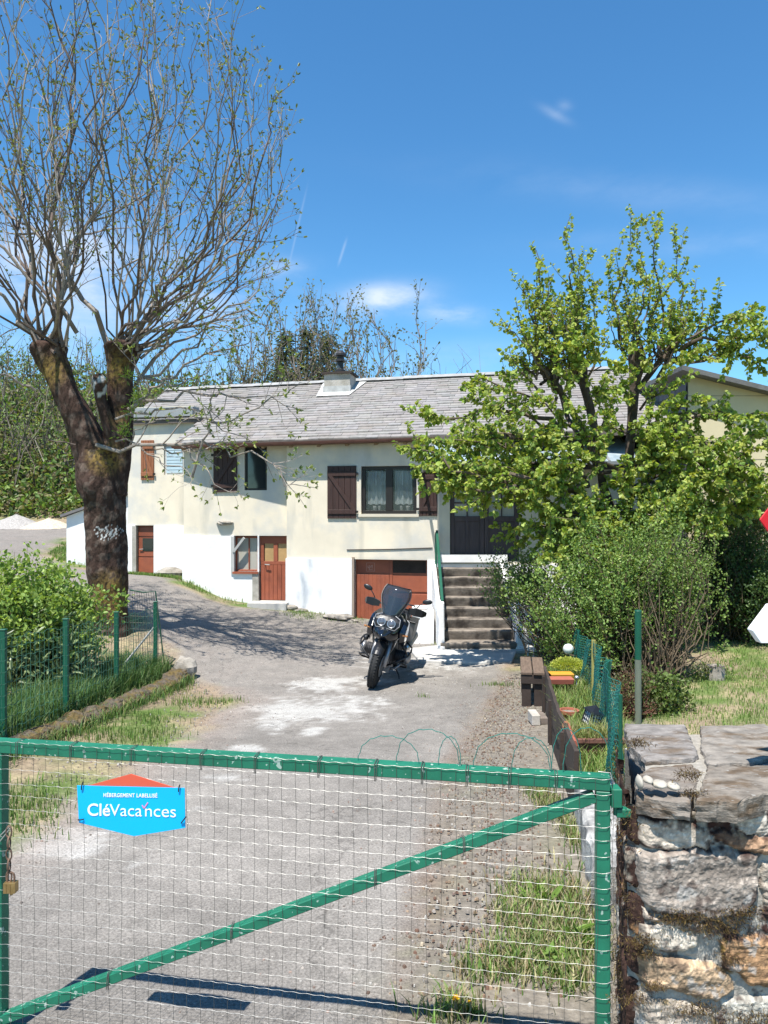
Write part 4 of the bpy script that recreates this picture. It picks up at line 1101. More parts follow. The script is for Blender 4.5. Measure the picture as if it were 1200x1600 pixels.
def path(a, b, n=8, sagv=0, wob=.05, up=0.0, out=None):
    """wobbly polyline from a to b; up > 0 bends it so that it starts outward and ends upward"""
    a = np.array(tuple(a), float); b = np.array(tuple(b), float); L_ = np.linalg.norm(b - a)
    t = np.linspace(0, 1, n)[:, None]; p = a + (b - a) * t
    hz = (b - a) * np.array([1, 1, 0])
    p += (hz * up) * np.sin(t * math.pi) * 1.0 + np.array([0, 0, -up * .5 * np.linalg.norm(hz)]) * np.sin(t * math.pi)
    p[:, 2:] -= sagv * L_ * np.sin(t * math.pi)
    w = RNG.normal(0, 1, (n, 3)) * wob * L_ / n; w = np.cumsum(w, 0); w -= w[-1] * t; w[0] = 0
    return p + w

def sprout(mb, pts, r, dens, lmin, lmax, ang, up, tips, c, lvl=1, start=.2, sides=4, wob=.16):
    """side twigs along a polyline"""
    P = np.asarray(pts); seg = np.linalg.norm(np.diff(P, axis=0), axis=1); tot = seg.sum(); cum = np.concatenate([[0], np.cumsum(seg)])
    n = int(dens * tot * random.uniform(.8, 1.2))
    for _ in range(n):
        s = tot * (start + (1 - start) * random.random() ** .85); k = min(len(seg) - 1, int(np.searchsorted(cum, s) - 1)); k = max(k, 0)
        f = (s - cum[k]) / (seg[k] + 1e-9); p = P[k] * (1 - f) + P[k + 1] * f; d = unit(P[k + 1] - P[k])
        o = unit(np.cross(d, RNG.normal(0, 1, 3))); a = ang * random.uniform(.7, 1.3)
        dd = unit(d * math.cos(a) + o * math.sin(a)); L_ = random.uniform(lmin, lmax) * (1.15 - .6 * s / tot)
        m = 4 if L_ < .5 else 6; q = [p]
        for i in range(m - 1):
            dd = unit(dd + RNG.normal(0, wob, 3) + np.array([0, 0, up])); q.append(q[-1] + dd * L_ / (m - 1))
        rr = r * (1 - .6 * s / tot) * .55
        mb.tube(q, np.linspace(rr, max(rr * .35, .0022), m), 3 if L_ < .9 else sides, c, cap=False)
        tips.append((q, lvl))
        if lvl > 1: sprout(mb, q, rr, dens * 1.35, lmin * .38, lmax * .38, ang, up, tips, c, lvl - 1, .15, 3, wob)

def leafy(mb, tips, per_m, ln, wd, cols, start=.1, droop=.3, tip_tuft=0):
    Ps, Ds = [], []
    for (q, lvl) in tips:
        q = np.asarray(q); seg = np.linalg.norm(np.diff(q, axis=0), axis=1); tot = seg.sum(); n = int(per_m * tot + random.random())
        for _ in range(n):
            t = (start + (1 - start) * random.random()) * (len(q) - 1); k = min(int(t), len(q) - 2); f = t - k
            p = q[k] * (1 - f) + q[k + 1] * f; d = unit(q[k + 1] - q[k]); o = unit(np.cross(d, RNG.normal(0, 1, 3)))
            Ps.append(p + o * .01); Ds.append(d * .5 + o)
        for _ in range(tip_tuft):
            d = unit(q[-1] - q[-2]); Ps.append(q[-1]); Ds.append(d + RNG.normal(0, .55, 3))
    if Ps: add_leaves(mb, np.array(Ps), np.array(Ds), ln, wd, cols, droop)

# ------------------------------------------------------------------ the old pollard at the left
TD = 11.5
def limb(mb, pts, colf, n=44, sub=7, amp=.10, fsc=3.2):
    """thick gnarled limb: (px, py, depth, radius in px)"""
    C0 = np.array([tuple(W(a, b, d)) for (a, b, d, r) in pts]); R0 = np.array([.80 * r * d / FPX for (_, _, d, r) in pts])
    k = len(pts); t = np.linspace(0, k - 1, (k - 1) * sub + 1)
    def cr(A):
        out = []
        for x in t:
            i = min(int(x), k - 2); f = x - i
            p0, p1, p2, p3 = A[max(i - 1, 0)], A[i], A[i + 1], A[min(i + 2, k - 1)]
            out.append(.5 * (2 * p1 + (p2 - p0) * f + (2 * p0 - 5 * p1 + 4 * p2 - p3) * f * f + (3 * p1 - p0 - 3 * p2 + p3) * f ** 3))
        return np.array(out)
    C1, R1 = cr(C0), cr(R0)
    b = MB(); b.tube(C1, R1, n)
    v = b.V[0]; cen = np.repeat(C1, n, 0); rr = np.repeat(R1, n)
    o = v - cen
    for i in range(len(v)):
        p = Vector(v[i]); q = Vector((p.x * fsc, p.y * fsc, p.z * fsc * .45))
        f = mnoise.fractal(q, 1.0, 2.0, 4) * amp * 1.6 + mnoise.noise(Vector((p.x * 9, p.y * 9, p.z * 2.0))) * amp * .7
        f += max(0, mnoise.noise(p * 1.7 + Vector((5, 1, 2))) - .15) * amp * 3.0
        v[i] = cen[i] + o[i] * (1 + f)
    cc = np.array([colf(p) for p in v])
    mb.V.append(v); mb.C.append(cc)
    for f in b.F: mb.F.append(f + mb.n)
    mb.n += len(v)
def pix(p): return 600 + p[0] / p[1] * FPX, 800 - (p[2] - CAMZ) / p[1] * FPX
MOSS = np.array([.17, .115, .035]); BARK = np.array([.058, .036, .028]); GREYB = np.array([.17, .13, .105]); LICH = np.array([.50, .50, .48])
lich_c = np.array(tuple(W(166, 832, 11.2))); moss_c = [(W(182, 575, 11.3), .30), (W(80, 583, 11.3), .28), (W(165, 712, 11.2), .30), (W(175, 930, 11.2), .38), (W(195, 650, 11.3), .25)]
def bark_col(p):
    P = Vector(p); n = mnoise.noise(P * 9) * .5 + .5; n2 = mnoise.fractal(P * 20, 1, 2, 3) * .5 + .5
    c = BARK * (.55 + .9 * n2)
    if n > .6: c = c * .5 + GREYB * .5 * (n2 + .4)
    for (m_, r) in moss_c:
        d = (P - m_).length / r
        if d < 1.2:
            k = max(0, min(1, (1.2 - d) * 1.3)) * (1 if n2 > .42 else .25); c = c * (1 - k) + MOSS * k * (.5 + .9 * n2)
    dl = math.hypot((p[0] - lich_c[0]) / .20, (p[2] - lich_c[2]) / .12)
    n3 = mnoise.fractal(P * 34, 1, 2, 3) * .5 + .5
    if dl < 1 and p[1] < TD and n3 > .46 + dl * .22: c = LICH * (.6 + .6 * n3)
    return c
pollard = thing('pollarded_ash_tree', 'huge old pollarded tree with mossy forked trunk and long bare shoots', 'tree', (0, 0, 0))
b = MB()
limb(b, [(172, 1020, 11.5, 46), (172, 985, 11.5, 38), (171, 930, 11.5, 34), (168, 870, 11.5, 35), (165, 810, 11.5, 39), (160, 765, 11.5, 43), (157, 730, 11.5, 44), (158, 705, 11.5, 38)], bark_col, 150, 30)
limb(b, [(165, 760, 11.5, 34), (146, 712, 11.5, 33), (128, 665, 11.45, 28), (106, 622, 11.4, 25), (90, 585, 11.4, 26), (80, 560, 11.4, 30), (76, 542, 11.4, 33), (76, 534, 11.4, 20)], bark_col, 80, 14)
limb(b, [(172, 770, 11.5, 32), (184, 712, 11.55, 25), (190, 660, 11.6, 22), (188, 615, 11.6, 22), (187, 580, 11.6, 24), (190, 555, 11.6, 31), (191, 541, 11.6, 35), (191, 534, 11.6, 22)], bark_col, 80, 14)
limb(b, [(182, 690, 11.5, 16), (166, 650, 11.4, 12), (158, 622, 11.35, 11), (156, 600, 11.3, 13), (152, 586, 11.3, 9)], lambda p: (LICH * .9 if mnoise.noise(Vector(p) * 9) > .05 and p[2] > CAMZ + 1.75 else bark_col(p)), 20, 6)
trunk = b.build('trunk', M['bark_pollard'], pollard, smooth=False)
BR = (.25, .215, .185); BRD = (.13, .10, .085)
shoots = MB(); tips = []
def shoot(a, bb, r, dens=2.4, lmin=.4, lmax=1.5, up=.09, bend=.25, lvl=2, c=BR, start=.2, wob=.30, ang=.6):
    r *= .50; c = BR if random.random() < .6 else BRD
    p = path(a, bb, 13, 0, wob, bend); L_ = np.linalg.norm(np.diff(p, axis=0), axis=1).sum()
    shoots.tube(p, np.linspace(r, .006, 13) ** 1.0, 6, c, cap=False); tips.append((p[-4:], 1))
    sprout(shoots, p, r, dens, lmin, lmax, ang, up, tips, c, lvl, start)
    return p
HL = lambda: W(random.uniform(55, 105), random.uniform(532, 556), 11.4 + random.uniform(-.25, .25)); HR = lambda: W(random.uniform(168, 215), random.uniform(534, 552), 11.6 + random.uniform(-.25, .25))
for (px, py) in [(-90, -40), (-40, -60), (-5, -80), (25, -70), (60, -80), (95, -70), (125, -50), (-20, 30), (70, 20), (100, 130), (15, 130), (55, 260), (135, 200), (-120, 120), (-90, 300), (-50, 60), (45, 60), (80, 180), (12, -30), (150, 100), (-30, 200), (110, 20)]:
    d = 11.1 + random.uniform(-2.0, 1.2); shoot(HL(), W(px, py, d), random.uniform(.035, .06))
for (px, py) in [(150, -70), (185, -80), (215, -50), (245, -40), (262, -70), (310, 60), (280, 40), (345, 110), (375, 160), (400, 300), (230, 60), (320, 230), (170, 130), (440, 170), (290, -10), (330, 0), (352, 22), (362, 45), (385, 95), (405, 112), (428, 150), (436, 200), (420, 250), (425, 330), (300, 120), (340, 190), (240, 160), (270, 260), (370, 260), (200, 60), (395, 180)]:
    d = 11.1 + random.uniform(-2.0, 1.3); shoot(HR(), W(px, py, d), random.uniform(.028, .052))
# strong old limb rising left from the right head
p = shoot(W(170, 545, 11.55), W(-70, 120, 11.0), .10, 1.6, .8, 2.0, bend=.05, c=BRD)
p = shoot(W(120, 520, 11.4), W(112, -80, 10.9), .075, 1.6, .8, 2.0, bend=.02)
shoot(W(88, 545, 11.3), W(75, -80, 10.8), .085, 1.6, .8, 2.0, bend=.0)
shoot(W(70, 545, 11.3), W(-60, 330, 10.8), .07, 1.6, .6, 1.6, bend=.1, c=BRD)
shoot(W(55, 610, 11.3), W(-60, 560, 10.6), .04, 1.6, .4, 1.0, bend=.0)
shoot(W(118, 695, 11.2), W(32, 685, 10.8), .022, 1.5, .3, .5, bend=.0, lvl=1)
# low drooping, leafier branches on the house side
low_tips = []; main_tips = tips; tips = low_tips
_sh = shoots
def lowb(a, bb, r, bend=.0, dens=3.0, sag_=-.06, c=BR):
    p = path(a, bb, 14, sag_, .42, bend); r *= .7; shoots.tube(p, np.linspace(r, .005, 14), 6, c, cap=False); low_tips.append((p[-3:], 1))
    sprout(shoots, p, r, dens, .35, .95, .7, .05, low_tips, c, 2, .15)
lowb(W(205, 650, 11.5), W(330, 575, 11.0), .045); lowb(W(212, 600, 11.6), W(455, 445, 11.4), .045); lowb(W(215, 590, 11.6), W(432, 400, 11.6), .035)
lowb(W(200, 640, 11.4), W(470, 640, 10.9), .04, sag_=-.10); lowb(W(180, 655, 11.2), W(395, 690, 10.8), .03)
lowb(W(150, 695, 11.2), W(492, 762, 10.6), .045, sag_=-.03, dens=3.6); lowb(W(240, 700, 11.1), W(380, 778, 10.7), .02); lowb(W(300, 745, 10.9), W(345, 605, 10.7), .03)
lowb(W(180, 690, 11.2), W(300, 760, 10.7), .02); lowb(W(225, 590, 11.5), W(400, 530, 11.8), .035); lowb(W(220, 560, 11.6), W(440, 500, 12.2), .035); lowb(W(330, 660, 10.9), W(490, 590, 10.7), .02)
lowb(W(210, 560, 11.4), W(310, 480, 10.8), .03); lowb(W(195, 700, 11.3), W(250, 640, 10.9), .02)
tips = main_tips
shoots.build('branches', M['bark_grey'], pollard)
ASH = [(.14, .18, .05), (.10, .14, .045), (.20, .23, .07), (.14, .12, .05)]
lv = MB()
leafy(lv, tips, 2.1, .065, .024, ASH, .3, .1, 3)
leafy(lv, low_tips, 3.2, .075, .030, [(.22, .28, .07), (.17, .23, .06), (.28, .30, .09)], .3, .1, 4)
# small ferny sprays on the trunk
for (px, py) in ((200, 590), (205, 640), (200, 665), (190, 680), (215, 622)):
    q = np.array(tuple(W(px, py, 11.15))); n = 60; D = RNG.normal(0, 1, (n, 3)) + np.array([.3, -.5, .2]); add_leaves(lv, q + unit(D) * RNG.uniform(0, .13, (n, 1)), D, .07, .018, [(.16, .24, .04), (.12, .19, .04)])
lv.build('leaves', M['leaf'], pollard)

# ------------------------------------------------------------------ lime trees on the right
LIME = [(.22, .31, .05), (.28, .37, .07), (.13, .22, .045), (.33, .40, .09), (.19, .28, .05)]
LIMEY = [(.33, .36, .07), (.28, .33, .07), (.24, .28, .06)]
def lime_col(p):
    P = Vector(p); n = mnoise.fractal(P * 8, 1, 2, 3) * .5 + .5; return np.array([.085, .065, .052]) * (.5 + 1.0 * n)
def lime(label, stems, heads, tops, spread, seed):
    random.seed(seed)
    t = thing('lime_tree', label, 'tree', (0, 0, 0), group='pollarded lime trees beside the steps')
    b = MB()
    for s in stems: limb(b, [(x_, y_, d_, r_ * .66) for (x_, y_, d_, r_) in s], lime_col, 26, 8, .12, 5)
    spread = spread + [(px + random.uniform(-34, 34), py + random.uniform(-26, 26), d - random.uniform(-.5, .5), hx, hy, hd) for (px, py, d, hx, hy, hd) in spread if py > 680]
    tr_ = b
    br = MB(); tp = []; low = []
    c = (.11, .085, .065)
    for (px, py, d) in tops:
        hx, hy, hd = min(heads, key=lambda h: abs(h[0] - px) + .25 * abs(h[1] - py))
        a = W(hx + random.uniform(-18, 18), hy + random.uniform(-6, 30), hd + random.uniform(-.15, .15))
        p = path(a, W(px, py, d), 11, 0, .35, .12); br.tube(p, np.linspace(random.uniform(.016, .028), .004, 11), 5, c, cap=False)
        tp.append((p[3:], 1)); sprout(br, p, .02, 2.3, .25, .75, .55, .10, tp, c, 1, .15)
        for _ in range(2):
            a2 = W(hx + random.uniform(-22, 22), hy + random.uniform(-6, 10), hd + random.uniform(-.2, .2)); f = random.uniform(.45, .8)
            q = path(a2, a2.lerp(W(px + random.uniform(-40, 40), py, d), f), 8, 0, .4, .05); br.tube(q, np.linspace(.013, .003, 8), 4, c, cap=False); tp.append((q[3:], 1))
    for (px, py, d, hx, hy, hd) in spread:
        a = W(hx, hy, hd); e = W(px, py, d); L_ = (e - a).length
        p = path(a, e, 10, -.05, .5, .05); br.tube(p, np.linspace(.014 + .010 * L_, .005, 10), 6, c, cap=False); low.append((p[4:], 1))
        sprout(br, p, .02, 5.2, .3, .8, .8, .02, low, c, 1, .25)
    br.build('branches', M['bark_grey'], t)
    tr_.build('trunk', M['bark_grey'], t, smooth=False)
    lv = MB()
    leafy(lv, tp, 44, .066, .056, LIME + LIMEY + LIMEY, .05, .5, 1)
    leafy(lv, low, 62, .082, .070, LIME + LIMEY, .05, .55, 2)
    lv.build('leaves', M['leaf'], t)
    return t
lime('lime tree with two leaning stems nearest the stone steps',
     [[(962, 1000, 11.6, 20), (966, 930, 11.6, 17), (970, 860, 11.6, 16), (955, 800, 11.6, 14), (940, 750, 11.6, 11), (932, 690, 11.6, 11), (922, 640, 11.6, 12), (912, 600, 11.6, 14), (905, 572, 11.6, 19), (905, 560, 11.6, 9)],
      [(935, 740, 11.6, 8), (918, 690, 11.5, 8), (898, 650, 11.4, 9), (878, 615, 11.3, 10), (858, 588, 11.2, 13), (853, 575, 11.2, 6)],
      [(905, 680, 11.5, 7), (888, 655, 11.8, 7), (880, 625, 12.0, 8), (872, 600, 12.0, 8)],
      [(966, 850, 11.6, 12), (930, 800, 11.4, 9), (900, 770, 11.2, 7), (870, 750, 11.0, 5)]],
     [(905, 570, 11.6), (858, 585, 11.2), (875, 600, 12)],
     [(830, 382, 11.2), (846, 404, 11.5), (806, 470, 11), (792, 505, 10.8), (815, 438, 11.2), (891, 338, 11.7), (885, 398, 11.9), (906, 400, 11.3), (922, 402, 11.6), (862, 430, 11.2), (938, 440, 11.8), (796, 545, 10.8), (900, 455, 11), (868, 470, 11.9), (842, 480, 10.9), (880, 520, 10.8), (925, 500, 11), (825, 530, 11.3)],
     [(618, 690, 10.9, 870, 760, 11.2), (648, 742, 10.8, 880, 775, 11.2), (700, 700, 11.2, 880, 700, 11.4), (735, 602, 11.3, 870, 620, 11.3), (668, 662, 11.0, 865, 655, 11.2), (760, 640, 10.8, 880, 660, 11.4), (770, 722, 10.7, 900, 740, 11.3), 
      (706, 738, 11.4, 880, 745, 11.2), (838, 700, 10.6, 920, 720, 11.5), (866, 768, 10.5, 945, 780, 11.5), (818, 828, 10.7, 940, 800, 11.5), (905, 790, 10.4, 958, 820, 11.5), (930, 560, 10.9, 905, 580, 11.6), (890, 545, 10.8, 905, 580, 11.6), (790, 780, 11.6, 900, 770, 11.4), (850, 810, 11.9, 940, 800, 11.6), (800, 560, 11.5, 858, 590, 11.2),
      (850, 850, 10.5, 950, 830, 11.5), (900, 845, 10.3, 955, 840, 11.5), (945, 860, 10.3, 962, 860, 11.5), (880, 870, 10.8, 955, 850, 11.5),  (790, 715, 13.0, 890, 700, 11.8), (720, 660, 12.7, 870, 660, 11.8), (880, 720, 10.3, 935, 740, 11.5), (830, 750, 10.4, 920, 760, 11.4), (940, 620, 12.0, 915, 640, 11.6), (845, 515, 10.9, 875, 590, 11.3), (905, 540, 10.8, 905, 600, 11.4), (835, 620, 10.8, 890, 660, 11.4), (945, 590, 10.9, 915, 640, 11.4), (900, 650, 10.8, 930, 700, 11.4), (940, 680, 10.9, 935, 720, 11.4), (870, 560, 10.7, 890, 620, 11.3), (930, 520, 11.0, 905, 570, 11.5), (860, 660, 10.7, 910, 700, 11.3), (960, 640, 10.9, 930, 680, 11.4)], 5)
lime('lime tree with one straight stem nearest the cream building',
     [[(1000, 1010, 12.0, 19), (992, 920, 12.0, 16), (984, 850, 12.0, 15), (980, 780, 12.0, 14), (984, 710, 12.0, 13), (988, 650, 12.0, 14), (992, 600, 12.0, 16), (994, 560, 12.0, 22), (994, 545, 12.0, 10)],
      [(990, 740, 12.0, 9), (1015, 700, 11.9, 8), (1040, 675, 11.8, 7), (1072, 648, 11.7, 5)],
      [(996, 610, 12.0, 8), (1015, 585, 11.9, 8), (1035, 560, 11.8, 7), (1060, 545, 11.7, 5)]],
     [(994, 555, 12.0), (1035, 562, 11.8)],
     [(986, 342, 12), (1012, 338, 12.2), (1030, 346, 11.8), (1052, 372, 12), (1072, 402, 11.8), (1088, 436, 11.6), (1102, 452, 12), (962, 398, 12.1), (950, 425, 11.8), (972, 470, 12.3), (1112, 500, 11.7), (1030, 440, 11.5), (1002, 410, 11.5), (1050, 470, 11.4), (1076, 490, 11.4), (985, 480, 11.4)],
     [(1190, 482, 11.4, 1040, 555, 11.8), (1200, 540, 11.2, 1040, 560, 11.8), (1145, 548, 11.5, 1040, 560, 11.8), (1215, 585, 11.3, 1060, 548, 11.7), (1100, 620, 11.3, 1040, 675, 11.8), (1130, 690, 11.0, 1040, 680, 11.8), (1110, 740, 11.0, 1000, 740, 12), (1165, 730, 11.2, 1060, 700, 11.7), (1210, 770, 11.3, 1060, 720, 11.7), (1210, 650, 11.3, 1070, 650, 11.7),
      (1060, 760, 11.0, 990, 760, 12), (1015, 770, 11.0, 985, 780, 12), (965, 745, 11.0, 984, 760, 12), (1050, 720, 11.2, 990, 720, 12), (1075, 650, 11.3, 1000, 690, 12), (1140, 640, 12, 1060, 655, 11.7), (1180, 800, 11.7, 1040, 760, 12), (1220, 720, 11.6, 1070, 690, 11.8), (950, 660, 11.7, 988, 680, 12), (1010, 820, 11.2, 984, 810, 12), (1000, 850, 10.9, 984, 840, 12), (1050, 830, 11, 984, 820, 12), (1100, 800, 11.2, 1000, 790, 12), (1010, 790, 10.6, 984, 800, 12), (960, 820, 10.7, 984, 820, 12), (1060, 790, 10.8, 990, 800, 12), (1120, 830, 11.4, 1000, 800, 12), (1080, 700, 10.9, 1000, 720, 12), (1150, 770, 11.3, 1050, 740, 12), (1015, 560, 11.2, 994, 600, 11.9), (1060, 600, 11.2, 1000, 640, 11.9), (1030, 650, 11.2, 990, 690, 11.9), (975, 600, 11.3, 990, 640, 11.9), (1080, 560, 11.4, 1035, 570, 11.8), (1010, 700, 11.1, 988, 730, 11.9), (980, 530, 11.4, 994, 570, 11.9), (1040, 520, 11.3, 1010, 570, 11.8)], 6)
random.seed(21)

# ------------------------------------------------------------------ shrubs
def shrub(name, label, cen, rad, base, nst, nleaf, ln, wd, cols, c=(.12, .09, .06), cat='shrub', mat_='leaf', droop=.1, shell=.55, group=None, stem_r=.009, lump=.35, zmin=None):
    t = thing(name, label, cat, (0, 0, 0), group=group)
    st_ = MB(); lv = MB(); cen = np.array(cen, float); rad = np.array(rad, float); base = np.array(base, float)
    Ps, Ds = [], []
    for i in range(nst):
        d = unit(RNG.normal(0, 1, 3)); R = random.random() ** shell
        lum = 1 + lump * mnoise.noise(Vector(d * 2.1) + Vector(cen)) + .25 * mnoise.noise(Vector(d * 5.0) + Vector(cen))
        e = cen + d * rad * R * lum
        if zmin is not None: e[2] = max(e[2], zmin + random.random() * .15)
        a = base + np.array([random.gauss(0, rad[0] * .16), random.gauss(0, rad[1] * .16), 0])
        p = path(a, e, 7, -.08, .4, .1); 
        if i % 2 == 0: st_.tube(p, np.linspace(stem_r, .002, 7), 3, c, cap=False)
        k = max(4, int(nleaf / nst))
        tt = 1 - RNG.random(k) ** 1.3 * .30; ii = np.clip((tt * 6).astype(int), 0, 5); ff = tt * 6 - ii
        q = p[ii] * (1 - ff[:, None]) + p[ii + 1] * ff[:, None] + RNG.normal(0, ln * .9, (k, 3))
        dd = unit(p[-1] - p[-3]); Ps.append(q); Ds.append(np.tile(dd, (k, 1)) * .4 + RNG.normal(0, .8, (k, 3)) + np.array([0, -.1, .3]))
    st_.build('stems', M['bark_grey'], t)
    add_leaves(lv, np.concatenate(Ps), np.concatenate(Ds), ln, wd, cols, droop)
    lv.build('leaves', M[mat_], t)
    return t
shrub('shrub', 'broad bushy green shrub growing through the net fence beside the steps', W(945, 925, 10.1), (1.15, .85, 1.02), (3.3, 10.2, .15), 1000, 26000, .042, .026, [(.16, .26, .06), (.11, .19, .045), (.22, .32, .09), (.18, .28, .07), (.28, .36, .10)], shell=.5, lump=.85)
shrub('shrub', 'lower right hand lobe of shrub just behind the tall green post', W(1040, 905, 9.9), (.70, .6, 1.1), (3.5, 9.5, .15), 520, 12000, .04, .025, [(.16, .23, .06), (.12, .18, .05), (.22, .30, .08), (.16, .26, .06)], shell=.5, lump=.9)
shrub('shrub', 'small shrub reaching out over the upper stone steps', W(815, 895, 11.4), (.70, .5, .42), (2.75, 11.6, .1), 260, 5200, .042, .027, [(.16, .24, .07), (.12, .18, .06), (.2, .28, .09)], shell=.5)
shrub('dark_shrub', 'dark green shrub standing in front of the cream building', W(1130, 865, 12.4), (1.0, .7, 1.25), (5.6, 12.5, .2), 750, 20000, .045, .028, [(.06, .11, .035), (.04, .08, .025), (.10, .16, .05)], shell=.5)
shrub('dark_shrub', 'darker bushy shrub at the right edge below the red sign', W(1200, 930, 12.0), (.8, .7, .85), (6.3, 12.1, .2), 500, 12000, .05, .03, [(.07, .13, .04), (.05, .09, .03), (.11, .18, .05)], shell=.5)
shrub('flowering_shrub', 'shrub with pale yellow flower heads near the right edge', W(1175, 775, 12.8), (.75, .5, .40), (6.5, 12.9, .3), 240, 4500, .05, .035, [(.14, .19, .05), (.2, .25, .08), (.38, .38, .16)], shell=.5)
shrub('light_green_bush', 'dense bright green leafy bush behind the left wire fence', W(30, 960, 9.2), (1.15, .75, .80), (-4.6, 9.3, .3), 650, 15000, .062, .042, [(.22, .32, .07), (.28, .37, .09), (.16, .25, .06)], shell=.4, mat_='leaf', zmin=.35)
shrub('long_leaved_shrub', 'evergreen shrub with long pointed leaves pressed against the left fence', (-4.15, 9.0, .72), (.68, .45, .50), (-4.1, 9.1, .2), 260, 2600, .13, .034, [(.15, .20, .09), (.11, .15, .07), (.19, .24, .11)], shell=.5, mat_='leaf_gloss', zmin=.3)
shrub('long_leaved_shrub', 'evergreen shrub with long leaves low down at the left frame edge', (-4.6, 8.0, .60), (.55, .4, .42), (-4.5, 8.1, .2), 220, 2200, .12, .034, [(.13, .18, .08), (.10, .14, .06), (.17, .22, .10)], shell=.5, mat_='leaf_gloss', zmin=.25)
shrub('bramble', 'reddish dry bramble tangle at the foot of the tall green post', W(985, 1085, 7.9), (.30, .3, .36), (2.6, 7.9, .15), 260, 1500, .035, .02, [(.16, .09, .06), (.11, .10, .05), (.12, .15, .05)], shell=.5, c=(.14, .06, .045), stem_r=.006)
shrub('bramble', 'low green bramble between the tall post and the lawn', W(1035, 1085, 8.1), (.34, .3, .26), (3.0, 8.1, .15), 150, 1700, .05, .035, [(.13, .19, .05), (.10, .14, .04)], shell=.5)

# ------------------------------------------------------------------ wooded slope and trees behind the house
def bare_tree(label, px, ptop, d, wpx, nb, cols=None, group='thin budding trees rising behind the roof', leafn=1.2, c=(.17, .14, .115), seed=0, dark=False, low=0):
    random.seed(seed + int(px)); t = thing('thin_tree', label, 'tree', (0, 0, 0), group=group)
    x = WX(px, d); zt_ = WZ(ptop, d); z0_ = gz(x, d) - .1; H = zt_ - z0_; b = MB(); tp = []
    nst = nb; wd = wpx / FPX * d
    for i in range(nst):
        e = (x + wd * random.uniform(-.5, .5), d + wd * random.uniform(-.4, .4), z0_ + H * random.uniform(.78, 1.0))
        p = path((x + random.uniform(-.25, .25), d + random.uniform(-.2, .2), z0_), e, 12, 0, .35, -.12); b.tube(p, np.linspace(.085, .012, 12) * (1 if nst < 4 else .7), 5, c, cap=False)
        sprout(b, p, .05, 1.5, .6, 2.0, .55, .08, tp, c, 2, .25 if low == 0 else .1)
    b.build('trunk', M['bark_grey'], t)
    lv = MB(); leafy(lv, tp, leafn, .13, .08, cols or [(.14, .16, .06), (.11, .12, .05), (.17, .17, .08)], .2, .1, 1); lv.build('leaves', M['leaf'], t)
for i, (px, pt, d, w_, nb, lab) in enumerate([(605, 470, 30, 130, 11, 'wide fan shaped bare tree right of the chimney'), (555, 480, 31, 90, 9, 'slender bare tree right above the chimney pot'), (500, 445, 32, 100, 11, 'tall budding tree just left of the chimney'),
                                    (450, 440, 31, 90, 11, 'tall thin tree beside the pollard crown edge'), (400, 470, 30, 90, 10, 'thin tree half hidden by the pollard shoots'), (645, 545, 30, 50, 4, 'small low bare tree furthest right above the ridge')]):
    bare_tree(lab, px, pt, d, w_, nb, seed=i * 7, leafn=2.2)
def conifer(label, px, ptop, d, wpx, seed):
    random.seed(seed); t = thing('conifer', label, 'tree', (0, 0, 0), group='dark conifers behind the chimney')
    x = WX(px, d); zt_ = WZ(ptop, d); z0_ = gz(x, d); H = zt_ - z0_; b = MB(); b.tube([(x, d, z0_), (x, d, zt_)], [.2, .02], 6, (.06, .045, .035)); b.build('trunk', M['bark_grey'], t)
    lv = MB(); Ps, Ds = [], []
    wd = wpx / FPX * d / 2
    for k in range(300):
        f = random.random() ** .8; z = z0_ + H * (.15 + .85 * f); r = wd * (1 - f) ** .8 * random.uniform(.3, 1.1) + .05; a = random.random() * 6.283
        n = 7; q = np.array([x + r * math.cos(a), d + r * math.sin(a), z - r * .15]); Ps.append(q + RNG.normal(0, .12, (n, 3))); Ds.append(np.tile([math.cos(a), math.sin(a), -.2], (n, 1)))
    add_leaves(lv, np.concatenate(Ps), np.concatenate(Ds), .30, .07, [(.07, .085, .045), (.085, .095, .05), (.05, .065, .035)], .1)
    lv.build('needles', M['leaf'], t)
for i, (px, pt, w_, lab) in enumerate([(447, 520, 60, 'leftmost of the three dark conifers behind the roof'), (480, 516, 62, 'middle one of the three dark conifers'), (514, 524, 62, 'dark conifer directly behind the chimney pot')]): conifer(lab, px, pt, 36, w_, i)
WC = [(.16, .24, .05), (.20, .27, .07), (.12, .18, .045), (.24, .25, .09)]
k = 0
for (d, xs) in ((34, (-40, -5, 25, 52, 78, 104, 132)), (39, (-55, -20, 12, 40, 66, 92, 120, 150, 225, 262)), (45, (-50, -15, 18, 45, 80, 110, 145, 240, 280, 320, 355))):
    for px in xs:
        k += 1; pt = {34: 640, 39: 580, 45: 530}[d] + random.uniform(-22, 22) + (15 if px > 200 else 0)
        bare_tree('thin spring tree in the wooded slope at the left', px + random.uniform(-6, 6), pt, d + random.uniform(-1.5, 1.5), 55, 3, WC, 'thin trees of the wooded slope', 5.0, (.14, .125, .10), seed=k * 13, low=1)
